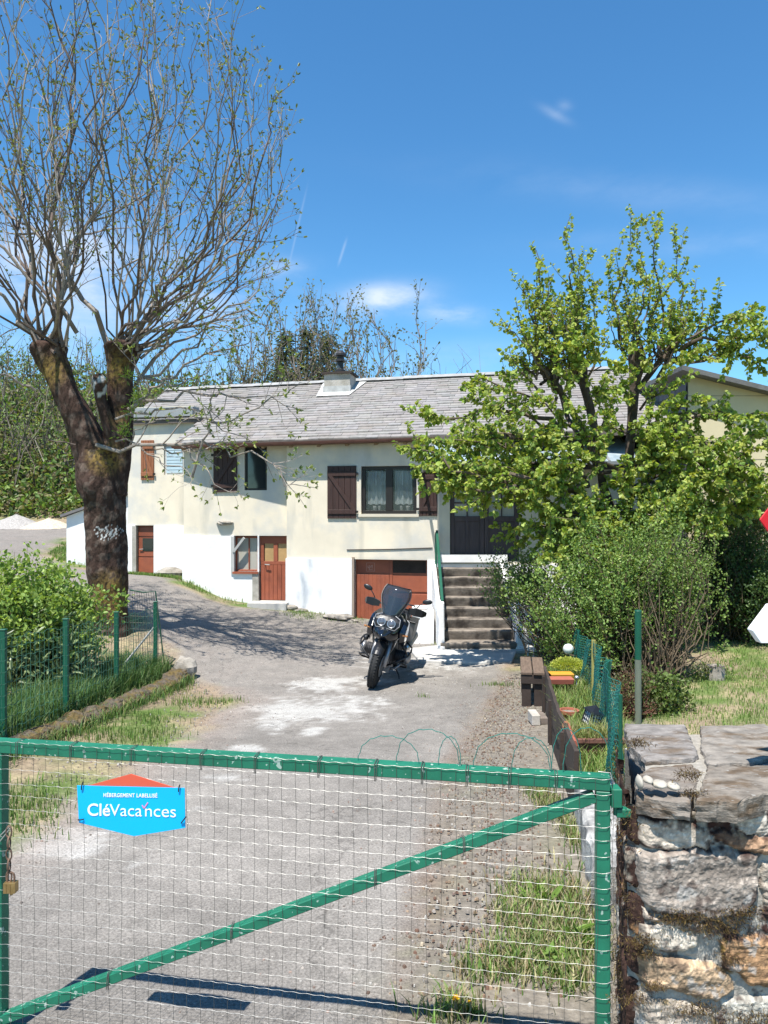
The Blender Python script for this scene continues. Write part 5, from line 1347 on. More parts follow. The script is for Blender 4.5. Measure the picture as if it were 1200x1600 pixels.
# undergrowth of the slope: nobody could count it
def undergrowth():
    lv = MB(); n = 60000
    x = RNG.uniform(-26, 10, n); y = np.where(RNG.random(n) < .25, RNG.uniform(29.6, 32.5, n), RNG.uniform(31.5, 50, n))
    z = ground(x, y); h = (vnoise(x, y, .35, 77) * np.clip((y - 29) * 1.6, .8, 5.5) + .3) * RNG.random(n) ** .8
    keep = (x < 6) & ((y > 31.8) | (x < -10.5)) & ~((y < 35) & (x > -3))
    P = np.stack([x, y, z + h], 1)[keep]
    add_leaves(lv, P, RNG.normal(0, 1, (len(P), 3)), .24, .15, [(.13, .22, .05), (.18, .26, .06), (.09, .14, .04), (.18, .17, .07), (.12, .10, .055)], .1)
    o = lv.build('undergrowth', M['leaf']); tag(o, 'green and brown undergrowth covering the wooded slope', 'undergrowth', None, 'stuff')
    b = MB(); 
    for i in range(700):
        xx = random.uniform(-24, 5); yy = random.uniform(31.5, 47); zz = gz(xx, yy); h_ = random.uniform(2, 6.5)
        b.tube(path((xx, yy, zz), (xx + random.gauss(0, .8), yy + random.gauss(0, .8), zz + h_), 5, 0, .5), [.03, .026, .02, .014, .006], 3, random.choice([(.2, .18, .15), (.14, .12, .1), (.10, .08, .06)]), cap=False)
    tag(b.build('saplings', M['bark_grey']), 'bare upright stems crowding the wooded slope', 'saplings', None, 'stuff')
undergrowth()
# ------------------------------------------------------------------ the green gate
random.seed(5)
GT = 1.54; GL = Vector((-1.455, 2.80)); GR = Vector((.715, 2.42)); GB = .415
gdir = (GR - GL).normalized(); gn = Vector((gdir.y, -gdir.x))   # gn points to the camera
glen = (GR - GL).length
def G(t, o, z): p = GL + gdir * t + gn * o; return (p.x, p.y, z)
gate = thing('wire_gate', 'green steel frame gate filled with white wavy wire mesh', 'gate')
T = .046
g = MB(); g.bar(G(-T / 2, 0, GT - T / 2), G(glen + T / 2, 0, GT - T / 2), T); g.build('top_rail', M['green_paint'], gate, bevel=.003, seg=2)
g = MB(); g.bar(G(0, 0, GB), G(0, 0, GT - T - .001), T, up=(gdir.x, gdir.y, 0)); g.build('stile', M['green_paint'], gate, bevel=.003)
g = MB(); g.bar(G(glen, 0, GB), G(glen, 0, GT - T - .001), T, up=(gdir.x, gdir.y, 0)); g.build('stile', M['green_paint'], gate, bevel=.003)
g = MB(); g.bar(G(T / 2 + .001, 0, GB + T / 2), G(glen - T / 2 - .001, 0, GB + T / 2), T); g.build('bottom_rail', M['green_paint'], gate, bevel=.003)
g = MB(); g.bar(G(.022, .003, GB + .075), G(glen - .025, .003, GT - T - .022), .036, .042, up=(gn.x, gn.y, 0)); g.build('brace', M['green_paint'], gate, bevel=.003)
# wire mesh: one pattern
g = MB(); sp = .0505; n = int((glen + .02) / sp) + 1; mo = T / 2 + .004
z = GT - .004; rows = []
while z > GB - .02: rows.append(z); z -= .0505
for k, z in enumerate(rows):
    pts = []; m = n * 6
    bow = random.uniform(-.004, .004); ph = random.random()
    for i in range(m + 1):
        t = -.012 + (glen + .024) * i / m
        pts.append(G(t, mo + .0015 + .002 * math.sin(t * 3 + k), z + .0014 * math.sin((t / sp + .25) * 2 * math.pi) + bow * math.sin(t / glen * 3.14 * 2 + ph * 3) + .004 * math.sin(t * 1.3 + 1)))
    g.tube(pts, .00055, 4, cap=False)
    # wrapped round the right stile
    e = pts[-1]; g.tube([e, G(glen + T / 2 + .005, mo - .01, z - .002), G(glen + T / 2 + .006, -mo, z + .002), G(glen - .01, -mo - .002, z + .004)], .0014, 4, cap=False)
hz = g.build('wire_mesh', M['galv'], gate)
g = MB()
for i in range(n):
    t = sp * i + .01; pts = []
    for j in range(24):
        z = GT - .006 - (GT - GB + .01) * j / 23; pts.append(G(t + .0025 * math.sin(j * .9 + i) + .002 * math.sin(j * .33 + i * .7), mo - .0005, z))
    g.tube(pts, .0007, 4, cap=False)
g.build('upright_wires', M['galv_dark'], hz)  # darker metal here puts the mesh's lit and unlit look into the colour
# ties round the rails
for t in [.09, .31, .55, .82, 1.02, 1.25, 1.45, 1.61, 1.76, 1.9, 2.05]:
    g = MB()
    for s_ in (0, .004):
        q = [G(t + s_, mo + .004, GT - T - .012), G(t + s_ * 2, mo + .005, GT + .002), G(t + s_ * 2, 0, GT + .006), G(t - s_, -mo - .002, GT), G(t - s_, -mo, GT - T - .005)]
        g.tube(q, .0013, 4, cap=False)
    g.build('wire_tie', M['galv_dark'], gate)
for f in (.2, .42, .66, .8):
    g = MB(); p = Vector(G(.022, .003, GB + .075)).lerp(Vector(G(glen - .025, .003, GT - T - .022)), f)
    for s_ in (0, .005): g.tube([(p.x + s_, p.y - .028, p.z - .025), (p.x + s_, p.y - .030, p.z), (p.x + s_, p.y - .022, p.z + .028), (p.x + s_, p.y + .02, p.z + .026)], .0014, 4, cap=False)
    g.build('wire_tie', M['galv_dark'], gate)
# loops of green wire standing on the top rail
def px2t(px): a = (px - 600) / FPX; return (a * GL.y - GL.x) / (gdir.x - a * gdir.y)
for (p0, p1, top, lean) in [(560, 655, 1150, 0), (620, 718, 1138, 3), (685, 720, 1153, -4), (740, 860, 1146, 0), (800, 862, 1150, 5), (862, 908, 1138, 0), (880, 956, 1136, 2)]:
    t0, t1 = px2t(p0), px2t(p1); tm = (t0 + t1) / 2; ym = (GL + gdir * tm).y; h_ = WZ(top, ym) - GT
    pts = []
    for i in range(25):
        a = math.pi * i / 24; pts.append(G(tm - (t1 - t0) / 2 * math.cos(a) * (1 + .02 * math.sin(i * 1.9)), .012 * math.sin(a) * lean / 3 + .0015 * math.sin(i * 2.3), GT - .01 + (h_ + .01) * math.sin(a) ** .75 + .002 * math.sin(i * 2.1)))
    g = MB(); g.tube(pts, .0014, 5, cap=False); q = G(t0, 0, 0); g.build('wire_loop', M['net_green'], gate)
# hinge plates on the right
g = MB(); hx = Vector(G(glen + T / 2, 0, 0)); g.box((hx.x + .001, hx.y - .02, 1.44), (hx.x + .035, hx.y + .03, 1.50)); g.box((hx.x + .02, hx.y - .012, 1.405), (hx.x + .075, hx.y + .02, 1.432)); g.cyl((hx.x + .018, hx.y, 1.41), (hx.x + .018, hx.y, 1.44), .008, 8)
g.build('hinge', M['green_paint'], gate, bevel=.002)
g = MB(); g.box((hx.x + .001, hx.y - .02, .50), (hx.x + .03, hx.y + .02, .55)); g.build('hinge', M['green_paint'], gate, bevel=.002)

# ---- sign tied to the mesh
sgx, sgz = None, None
def on_gate(px, py, o=.0):
    """point in the gate plane seen at a pixel, o in front of it"""
    a = (px - 600) / FPX; P0 = GL + gn * o; t = (a * P0.y - P0.x) / (gdir.x - a * gdir.y); p = P0 + gdir * t
    return Vector((p.x, p.y, CAMZ - (py - 800) / FPX * p.y))
sg = thing('sign_board', 'blue lodging sign with red top corner tied to the gate mesh', 'sign')
so = mo + .010
blue = [on_gate(*q, so) for q in ((121, 1227), (289, 1231), (290, 1293), (210, 1306), (124, 1285))]
g = MB(); g.prism(blue[::-1], (gn.x * .003, gn.y * .003, 0)); g.build('blue_panel', M['sign_blue'], sg)
red = [on_gate(*q, so - .0045) for q in ((128, 1230), (205, 1209), (282, 1233))]
g = MB(); g.prism(red[::-1], (gn.x * .003, gn.y * .003, 0)); g.build('red_panel', M['sign_red'], sg)
ex = (blue[1] - blue[0]).normalized(); ez = Vector((0, 0, 1)); 
def text_obj(body, pl, pr, size_z, m_, name, off=0, space=1.0):
    """lettering fitted between two points of the sign's face"""
    cu = bpy.data.curves.new(name, 'FONT'); cu.body = body; cu.size = 1; cu.extrude = .004; cu.offset = off; cu.space_character = space
    tmp = bpy.data.objects.new(name, cu); COL.objects.link(tmp)
    bpy.context.view_layer.update()
    me = bpy.data.meshes.new_from_object(tmp.evaluated_get(bpy.context.evaluated_depsgraph_get()))
    bpy.data.objects.remove(tmp)
    v = np.zeros(len(me.vertices) * 3); me.vertices.foreach_get('co', v); v = v.reshape(-1, 3)
    x0, x1 = v[:, 0].min(), v[:, 0].max()
    pl = np.array(tuple(pl)); pr = np.array(tuple(pr)); e = pr - pl; w_ = np.linalg.norm(e); e = e / w_
    up = np.array([0, 0, 1.0]); nn = np.array([gn.x, gn.y, 0])
    q = pl + e * ((v[:, 0] - x0) / (x1 - x0) * w_)[:, None] + up * (v[:, 1] * size_z)[:, None] + nn * (v[:, 2] * .1 + .0008)[:, None]
    me.vertices.foreach_set('co', q.ravel()); me.update()
    me.materials.clear(); me.materials.append(m_); o = bpy.data.objects.new(name, me); COL.objects.link(o); o.parent = sg; return o
f_ = so + .0034
text_obj('HÉBERGEMENT LABELLISÉ', on_gate(162, 1245, f_), on_gate(246, 1246, f_), .0190, M['sign_white'], 'small_lettering', .015, 1.1)
text_obj('Clé', on_gate(137, 1274, f_), on_gate(172, 1274.5, f_), .062, M['sign_white'], 'lettering', .012)
text_obj('Vaca', on_gate(171.5, 1274.5, f_), on_gate(222, 1275.5, f_), .062, M['sign_white'], 'lettering', -.004)
text_obj('nces', on_gate(227, 1275.5, f_), on_gate(275, 1277, f_), .062, M['sign_white'], 'lettering', -.004)
g = MB(); nf = Vector((gn.x, gn.y, 0)) * .001
for (a, b_) in (((222, 1258), (225, 1263)), ((225, 1263), (231, 1254))): g.bar(on_gate(*a, f_ + .001), on_gate(*b_, f_ + .001), .004, .001, up=(gn.x, gn.y, 0))
g.build('tick_mark', M['pink'], sg)
for (a, b_) in (((130, 1221), (127, 1234)), ((281, 1226), (279, 1237)), ((122, 1281), (131, 1280)), ((283, 1286), (291, 1276))):
    g = MB(); p, q = on_gate(*a, f_ + .003), on_gate(*b_, f_ + .003); g.tube([p, (p + q) / 2 + nf * 4, q], .0024, 6); g.build('cable_tie', M['black_plastic'], sg)

# ---- chain and padlock on the left stile
chn = thing('chain', 'short rusty chain hanging at the left gate stile', 'chain')
pz = [on_gate(14, 1300 + 17.5 * i, .034) for i in range(5)]
for i, p in enumerate(pz):
    g = MB(); hor = i % 2
    Mx = Matrix.Translation(p) @ Matrix.Rotation(math.radians(90), 4, 'X')
    if hor: Mx = Matrix.Translation(p) @ Matrix.Rotation(math.radians(90), 4, 'Z') @ Matrix.Rotation(math.radians(90), 4, 'X')
    Mx = Mx @ Matrix.Diagonal((.62, 1.25, 1, 1)); g.torus(Mx, .0165, .0038, 18, 8); g.build('link', M['rusty'], chn, smooth=True)
g = MB(); a = on_gate(-6, 1312, .036); b_ = on_gate(14, 1292, .036); g.tube([a, b_, b_ + Vector((.006, 0, -.004)), a + Vector((.008, 0, -.014))], .0022, 6); g.build('hook', M['galv'], chn)
pk = thing('padlock', 'small brass padlock at the lower end of the gate chain', 'padlock')
c = on_gate(17, 1386, .034)
g = MB(); g.box((c.x - .022, c.y - .014, c.z - .018), (c.x + .022, c.y + .014, c.z + .020))
for dx in (-.011, .004): g.box((c.x + dx - .001, c.y - .0155, c.z - .016), (c.x + dx + .001, c.y - .0145, c.z + .018))
g.build('body', M['brass'], pk, bevel=.003, seg=2)
g = MB(); g.tube([(c.x - .013, c.y, c.z + .018), (c.x - .013, c.y, c.z + .042), (c.x - .008, c.y, c.z + .052), (c.x + .002, c.y, c.z + .055), (c.x + .010, c.y, c.z + .050), (c.x + .013, c.y, c.z + .04), (c.x + .013, c.y, c.z + .018)], .0038, 8); g.build('shackle', M['rusty'], pk)
g = MB(); g.cyl((c.x + .002, c.y, c.z - .017), (c.x + .002, c.y, c.z - .028), .006, 10); g.build('key_cap', M['brass'], pk)

# ------------------------------------------------------------------ rough stone wall at the right
def stone_wall():
    t = thing('stone_wall', 'rough mortared stone wall with mossy joints right of the gate', 'wall')
    X0, Yf = .803, 2.38; top = 1.445; D = .66
    # stones laid by hand where the photo shows them (left part): polygons in photo pixels on the front face
    S = [([(990, 1232), (1060, 1226), (1136, 1238), (1140, 1262), (1136, 1286), (1050, 1272), (992, 1262)], (.42, .39, .35), .9),
         ([(1142, 1236), (1200, 1236), (1200, 1300), (1172, 1306), (1146, 1296)], (.34, .33, .31), .35),
         ([(992, 1276), (1050, 1276), (1110, 1292), (1118, 1304), (1100, 1326), (1060, 1324), (1010, 1324), (994, 1312)], (.44, .40, .36), .8),
         ([(1112, 1296), (1160, 1296), (1210, 1306), (1210, 1336), (1160, 1326), (1120, 1316)], (.30, .20, .14), .8),
         ([(990, 1332), (1060, 1322), (1140, 1324), (1180, 1330), (1186, 1380), (1168, 1424), (1110, 1434), (1040, 1428), (1006, 1410), (988, 1370)], (.25, .225, .21), 1.1),
         ([(1000, 1412), (1030, 1432), (1100, 1440), (1094, 1462), (1060, 1452), (1004, 1432)], (.38, .34, .31), .7),
         ([(998, 1444), (1030, 1440), (1090, 1456), (1088, 1476), (1050, 1486), (1004, 1474)], (.44, .41, .37), .8),
         ([(1120, 1466), (1170, 1458), (1215, 1466), (1215, 1540), (1170, 1536), (1130, 1510)], (.33, .21, .125), 1.0),
         ([(994, 1484), (1050, 1492), (1110, 1500), (1150, 1540), (1120, 1564), (1060, 1550), (1010, 1546), (990, 1520)], (.36, .27, .19), .9),
         ([(992, 1556), (1060, 1562), (1110, 1574), (1116, 1620), (990, 1620)], (.34, .31, .28), .7),
         ([(1126, 1560), (1215, 1552), (1215, 1620), (1126, 1620)], (.40, .40, .38), .5),
         ([(1188, 1344), (1250, 1344), (1250, 1420), (1190, 1424)], (.34, .31, .28), .7)]
    polys = [([(WX(a, Yf), WZ(b, Yf)) for a, b in P], c, h) for (P, c, h) in S]
    z = .36; rr = random.Random(3)
    while z < 1.5:                                    # generated courses further right
        h_ = rr.uniform(.12, .22); x = 1.36 + rr.uniform(0, .1)
        while x < 2.7:
            w_ = rr.uniform(.18, .40); e = .012
            polys.append(([(x + e, z + e * rr.uniform(.5, 2)), (x + w_ * .5, z + e * .5), (x + w_ - e, z + e), (x + w_ - e * rr.uniform(.5, 2), z + h_ - e), (x + w_ * .4, z + h_ - e * .6), (x + e * 1.4, z + h_ - e)], rr.choice([(.38, .36, .33), (.3, .27, .24), (.34, .2, .11), (.44, .42, .39)]), rr.uniform(.5, 1)))
            x += w_
        z += h_
    def field(u, v):
        """height above mortar and colour for points of the front face"""
        wu = u + (vnoise(u, v, 24, 61) - .5) * .030; wv = v + (vnoise(u, v, 24, 62) - .5) * .030
        H = np.zeros(u.shape); C = np.tile(np.array([.34, .32, .28]), u.shape + (1,)) * (.75 + .5 * vnoise(u, v, 30, 66))[..., None]; best = np.full(u.shape, -1e9)
        for k, (P, c, h_) in enumerate(polys):
            sd = poly_sd(wu, wv, P); m_ = sd > 0
            prof = np.clip(sd / .016, 0, 1) ** .5 * (.016 * h_ + .007) + (vnoise(u, v, 6 + k % 3, 80 + k) - .5) * .012 * h_
            strat = vnoise(u * .25 + v * .05, v * (1.6 if k % 2 else .9), 24, 90 + k)       # layered grain
            H = np.where(m_, prof + (strat - .5) * .012, H)
            g_ = (.40 + 1.15 * strat) * (.55 + .9 * vnoise(u, v, 60, 70 + k, 3))
            cc = np.array(c) * np.array([1.02, .96, .87]) * g_[..., None]; fl = vnoise(u, v, 95, 75 + k, 2) > .68
            cc = np.where(fl[..., None], cc * 1.45, cc)
            C = np.where(m_[..., None], cc, C); best = np.maximum(best, sd)
        # dark moss and dry tufts in the joints, crusty lichen on the faces
        n = vnoise(u, v, 8, 91); n2 = vnoise(u, v, 40, 92, 3)
        moss = np.clip((.016 - best) / .012, 0, 1) * np.clip((n - .47) * 12, 0, 1) * np.clip((n2 - .3) * 4, 0, 1)
        col = np.where((vnoise(u, v, 5, 93) > .55)[..., None], np.array([.17, .11, .03]), np.array([.05, .026, .022]))
        C = lerp(C, col, moss); H = H + moss * .008 * n2
        spots = np.clip((vnoise(u, v, 20, 94) - .57) * 20, 0, 1) * np.clip((n2 - .35) * 5, 0, 1)
        C = lerp(C, np.tile(np.array([.06, .04, .034]), u.shape + (1,)), spots * .7)
        li = np.clip((vnoise(u, v, 17, 95) - .60) * 14, 0, 1) * (n2 > .45) * (best > 0.004)
        C = lerp(C, np.tile(np.array([.40, .385, .36]), u.shape + (1,)), li * .6)
        H = H + (vnoise(u, v, 55, 96, 3) - .5) * .009
        return H, np.clip(C, .01, .8)
    def sheet(P0, eu, ev, nrm, lu, lv, du, dv, U0=0, V0=0, edge=None, tweak=None):
        nu, nv = int(lu / du) + 1, int(lv / dv) + 1
        u, v = np.meshgrid(np.linspace(0, lu, nu), np.linspace(0, lv, nv), indexing='ij')
        H, C = field(u + U0, v + V0)
        if edge is not None: H = edge(u, v, H)
        if tweak is not None: C = tweak(u, v, C)
        P = np.array(P0) + u[..., None] * np.array(eu) + v[..., None] * np.array(ev) + H[..., None] * np.array(nrm)
        i, j = np.meshgrid(np.arange(nu - 1), np.arange(nv - 1), indexing='ij')
        q = np.stack([i * nv + j, (i + 1) * nv + j, (i + 1) * nv + j + 1, i * nv + j + 1], -1).reshape(-1, 4)
        return P.reshape(-1, 3), q, C.reshape(-1, 3)
    b = MB()
    er = lambda u, v, H: H - .06 * np.clip(1 - u / .05, 0, 1) ** 2
    P, q, C = sheet((X0, Yf, .36), (1, 0, 0), (0, 0, 1), (0, -1, 0), .56, top - .36, .0034, .0034, X0, .36, er); b.add(P, q, C)
    P, q, C = sheet((X0 + .56, Yf, .36), (1, 0, 0), (0, 0, 1), (0, -1, 0), 1.25, top - .36, .010, .010, X0 + .56, .36); b.add(P, q, C)
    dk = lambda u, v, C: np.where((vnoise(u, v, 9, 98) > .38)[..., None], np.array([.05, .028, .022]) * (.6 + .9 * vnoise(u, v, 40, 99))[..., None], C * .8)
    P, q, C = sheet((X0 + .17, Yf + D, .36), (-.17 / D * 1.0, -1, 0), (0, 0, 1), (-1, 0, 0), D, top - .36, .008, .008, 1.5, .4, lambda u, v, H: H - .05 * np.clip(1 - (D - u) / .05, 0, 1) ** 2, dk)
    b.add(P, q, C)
    b.box((X0 + .18, Yf + .02, .3), (2.6, Yf + D - .02, top - .01), (.3, .3, .28))
    b.build('stone_courses', M['wall_stone'], t, smooth=False)
    # cap: three flagstones with a ragged edge
    def slab(poly, z0, th, c, seed, tilt=0):
        r = random.Random(seed); b = MB(); P = np.array(poly, float); n = len(P); ring = []
        for i in range(n):
            a, c2 = P[i], P[(i + 1) % n]; m = max(2, int(np.linalg.norm(c2 - a) / .012))
            for k in range(m):
                q = a + (c2 - a) * k / m; ring.append(q + np.array([r.gauss(0, .0022), r.gauss(0, .0022)]))
        ring = np.array(ring); cen = ring.mean(0); N_ = len(ring)
        lev = []
        tops = [(1 - .93 * k / 16, .002 + .003 * min(1, k / 3)) for k in range(17)]; tops[0] = (.988, -.001)
        for (s_, dz, off) in [(.985, -th, 0), (1.0, -th * .75, 1), (.992, -th * .5, 2), (1.004, -th * .25, 3)] + [(a, c2, 5) for a, c2 in tops]:
            q = cen + (ring - cen) * s_
            if dz < -.002: q = q + np.array([[(mnoise.noise((a[0] * 25, a[1] * 25, off * 3.3 + seed)) * .007)] * 2 for a in q])
            zz = z0 + dz + tilt * (q[:, 1] - Yf) + np.array([mnoise.fractal((a[0] * 9, a[1] * 9, seed), 1, 2, 2) * (.006 if dz > -.01 else .003) for a in q])
            lev.append(np.concatenate([q, zz[:, None]], 1))
        V = np.concatenate(lev); f = []
        for i in range(len(lev) - 1):
            for j in range(N_): f.append((i * N_ + j, i * N_ + (j + 1) % N_, (i + 1) * N_ + (j + 1) % N_, (i + 1) * N_ + j))
        f.append(tuple(range((len(lev) - 1) * N_, len(lev) * N_)))
        cc = [np.array(c) * np.array([.74, .70, .64]) for p in V]
        b.add(V, f, np.array(cc)); return b
    zt = 1.50; T0 = lambda px, py: (WX(px, (CAMZ - zt) * FPX / (py - 800.)), (CAMZ - zt) * FPX / (py - 800.))
    for (pts, z_, th, c, sd) in [([T0(975, 1130), T0(1070, 1132), T0(1092, 1180), T0(1080, 1186), T0(1010, 1190), T0(984, 1166)], zt, .05, (.27, .26, .26), 1),
                                 ([T0(1012, 1193), T0(1082, 1189), T0(1096, 1200), T0(1078, 1250), T0(1040, 1247), T0(994, 1240), T0(992, 1215), T0(1004, 1200)], zt - .012, .055, (.25, .23, .215), 2),
                                 ([T0(1094, 1134), T0(1160, 1132), (1.62, 3.14), (1.66, 2.80), T0(1170, 1192), T0(1104, 1194), T0(1096, 1170)], zt, .06, (.28, .265, .25), 3),
                                 ([T0(1106, 1197), T0(1172, 1195), (1.66, 2.77), (1.70, 2.42), (1.3, 2.40), T0(1150, 1252), T0(1086, 1250)], zt - .004, .065, (.25, .23, .21), 4),
                                 ([(1.65, 3.13), (2.62, 3.14), (2.62, 2.42), (1.72, 2.42)], zt, .06, (.27, .26, .25), 5)]:
        o = slab(pts, z_, th, c, sd).build('cap_stone', M['cap_stone'], t)
    g = MB(); g.prism([(.86, Yf + .03, top - .03), (2.6, Yf + .03, top - .03), (2.6, Yf + D - .0, top - .03), (1.06, Yf + D - .0, top - .03)], (0, 0, .07), (.28, .26, .225)); g.build('mortar_bed', M['wall_stone'], t)
    # row of small white pebbles bedded under the cap
    for (px, py, a, b_) in ((999, 1222, .010, .020), (1012, 1218, .016, .009), (1030, 1225, .026, .010), (1052, 1228, .022, .010)):
        p = W(px, py, Yf - .015); g = MB(); g.ball(p, (a, .03, b_), 12, 8, nz=.25); g.build('bedding_pebble', mat('pebble_white', (.36, .33, .28), .8, var=.35, scale=20), t, smooth=True)
    # dry moss tufts in the joints
    lv = MB(); Ps, Ds = [], []; cl = [(.13, .085, .03), (.08, .05, .03), (.17, .12, .04), (.05, .03, .022)]
    for (px, py, r_, n) in ((1070, 1430, .035, 500), (1120, 1445, .05, 800), (1160, 1425, .03, 420), (1000, 1470, .028, 500), (1006, 1490, .022, 300), (1075, 1210, .022, 300), (1150, 1420, .02, 200), (1020, 1540, .02, 200), (1090, 1578, .04, 500), (1180, 1592, .05, 600), (1140, 1496, .02, 150), (985, 1560, .03, 300), (1160, 1252, .02, 200), (995, 1160, .02, 300), (1080, 1240, .02, 260), (1055, 1436, .03, 300)):
        c = np.array(tuple(W(px, py, Yf - .022))); q = c + RNG.normal(0, 1, (n, 3)) * np.array([r_ * 1.1, .008, r_ * .38]); Ps.append(q); Ds.append(RNG.normal(0, .6, (n, 3)) + np.array([0, -.7, .1]))
    for i in range(16):
        z_ = random.uniform(.45, 1.42); y_ = Yf + random.uniform(.0, .5); c = np.array([X0 + .17 * (y_ - Yf) / D - .012, y_, z_]); n = 160
        Ps.append(c + RNG.normal(0, 1, (n, 3)) * np.array([.008, .05, .035])); Ds.append(RNG.normal(0, .6, (n, 3)) + np.array([-.7, -.2, -.2]))
    add_leaves(lv, np.concatenate(Ps), np.concatenate(Ds), .014, .0022, cl, .2); tag(lv.build('moss', M['grass'], t), kind='stuff')
M['cap_stone'] = mat('cap_stone', (1, 1, 1), .9, var=.5, scale=16, detail=10, vcol=True, bump=.8, bscale=45, bdist=.008, spec=.25, c2=(.62, .52, .42), mixscale=7, mixlo=.5, mixhi=.62, stretch=(1, 1.8, 3), speck=(38, .66, .72, (.27, .26, .24)))
M['wall_stone'] = mat('wall_stone', (1, 1, 1), .95, var=.3, scale=60, detail=8, vcol=True, bump=.7, bscale=120, bdist=.004, spec=.15)
stone_wall()

# ------------------------------------------------------------------ two pointed signs on a post over the wall
sp_ = thing('sign_post', 'grey post carrying a pointed red board and a pointed white board', 'sign post')
px_ = 1.56; py_ = 2.52
g = MB(); g.cyl((px_, py_, 1.47), (px_, py_, 2.62), .025, 16); g.build('post', M['galv'], sp_)
for (nm, m_, tip, half, zz) in (('red_board', M['warning_red'], WX(1187, 2.46), .075, WZ(812, 2.46)), ('white_board', M['sign_white'], WX(1175, 2.46), .085, WZ(985, 2.46))):
    g = MB(); dy = .035 if nm[0] == 'w' else .006
    lo_ = half if nm[0] == 'r' else .043
    o_ = [(tip, 2.46, zz), (tip + lo_ * .7, 2.46, zz - lo_), (tip + .62, 2.46, zz - lo_), (tip + .62, 2.46, zz + half), (tip + half * .75, 2.46, zz + half)]
    g.prism(o_[::-1], (0, -.0 + dy, 0)); g.build(nm, m_, sp_, bevel=.002)

# ------------------------------------------------------------------ left fence, kerb and little side gate
fence = thing('wire_fence', 'green post and wire mesh fence along the left bed', 'fence')
posts = [(5, 6.6, 985), (103, 7.7, 968), (182, 9.1, 957), (243, 10.4, 941)]
pp = []
for (px, d, top) in posts:
    x = WX(px, d); z = WZ(top, d); g0 = gz(x, d); pp.append(Vector((x, d, z)))
    g = MB(); g.box((x - .026, d - .022, g0 - .2), (x + .026, d + .022, z)); g.box((x - .030, d - .026, z), (x + .030, d + .026, z + .012)); g.build('post', M['green_post'], fence, bevel=.004)
g = MB(); 
allp = [Vector((WX(5, 6.6) - .15, 4.6, 1.25))] + pp
for k in range(len(allp) - 1):
    a, b_ = allp[k], allp[k + 1]; L_ = (b_ - a).length; nv = int(L_ / .075); za = lambda f: a.z * (1 - f) + b_.z * f - .05
    bot = lambda f: (gz(a.x + (b_.x - a.x) * f, a.y + (b_.y - a.y) * f) + .06)
    for i in range(nv):
        f = i / nv; x, y = a.x + (b_.x - a.x) * f + .028, a.y + (b_.y - a.y) * f; w_ = .012 * math.sin(i * .8)
        z1, z0 = za(f) - .03 * abs(math.sin(f * 3.14 * 3)), bot(f); g.tube([(x + w_, y, z0), (x, y, (z0 + z1) / 2), (x + w_ * .5, y, z1)], .0026, 3, cap=False)
    for j in range(10):
        pts = []
        for i in range(nv * 2 + 1):
            f = i / (nv * 2); z1, z0 = za(f), bot(f); pts.append((a.x + (b_.x - a.x) * f + .03, a.y + (b_.y - a.y) * f, z0 + (z1 - z0) * j / 9 + .008 * math.sin(i * 1.57) - (.03 * abs(math.sin(f * 9.42)) if j == 9 else 0)))
        g.tube(pts, .0026, 3, cap=False)
g.build('wire_mesh', mat('wire_green', (.05, .14, .09), .5, var=.2), fence)
g = MB(); q = pp[3]; g.bar((q.x - .02, q.y, q.z - .35), (q.x - .32, q.y - .55, .28), .02); g.build('brace', M['galv'], fence)
pg = thing('trellis', 'upright arched wire mesh panel standing behind the last fence post', 'wire panel')
a, b_ = W(203, 922, 10.7), W(243, 924, 10.6); zb = .1
g = MB()
for i in range(12):
    f = i / 11; p = a.lerp(b_, f); s_ = .10 * math.sin(i * .5) * .3; g.tube([(p.x + f * .12 + s_, p.y, zb), (p.x + f * .08, p.y, .7), (p.x, p.y, p.z - .02 * math.sin(f * 3.14))], .0028, 4, cap=False)
for j in range(13):
    z = zb + .05 + (a.z - zb - .05) * j / 12; k = 1 - (z - zb) / (a.z - zb); g.tube([(a.x, a.y, z), ((a.x + b_.x) / 2 + .05 * k, a.y, z - .01), (b_.x + .12 * k, b_.y, z)], .0028, 4, cap=False)
g.build('mesh', M['galv_dark'], pg)
g = MB(); g.tube([(a.x, a.y, a.z), ((a.x + b_.x) / 2, a.y, a.z - .035), (b_.x, b_.y, b_.z), (b_.x + .14, b_.y, zb)], .010, 6); g.build('edge_bar', M['green_dark'], pg)

g = MB(); r_ = random.Random(9)
ks = np.linspace(5.6, 10.35, 46); rings = []
for y in ks:
    x = KX(y); z = gz(x + .2, y); n1 = mnoise.noise((y * 2.2, 0, 0)) * .05; n2 = mnoise.noise((y * 5, 3, 0)) * .035; hk = .12 + n2 + (.04 if y > 9.9 else 0)
    rings.append([(x + .13 + n1, y, z - .08), (x + .145 + n1, y + n2 * .5, z + hk * .6), (x + .10 + n1, y, z + hk), (x + .0, y, z + hk + .02 + n2), (x - .10, y, z + hk - .01), (x - .16, y, z + .05)])
g.loft(rings); kb = g.build('stone_kerb', mat('mossy_kerb', (.105, .085, .065), .95, var=.5, scale=14, c2=(.12, .085, .03), mixscale=9, mixlo=.42, mixhi=.55, bump=1, bscale=25, bdist=.04), smooth=False)
sb = kb.modifiers.new('sub', 'SUBSURF'); sb.subdivision_type = 'SIMPLE'; sb.levels = sb.render_levels = 2
tx = bpy.data.textures.new('kerb_rough', 'CLOUDS'); tx.noise_scale = .07; dm = kb.modifiers.new('rough', 'DISPLACE'); dm.texture = tx; dm.strength = .07
tag(kb, 'low mossy stone kerb edging the left bed', 'kerb')
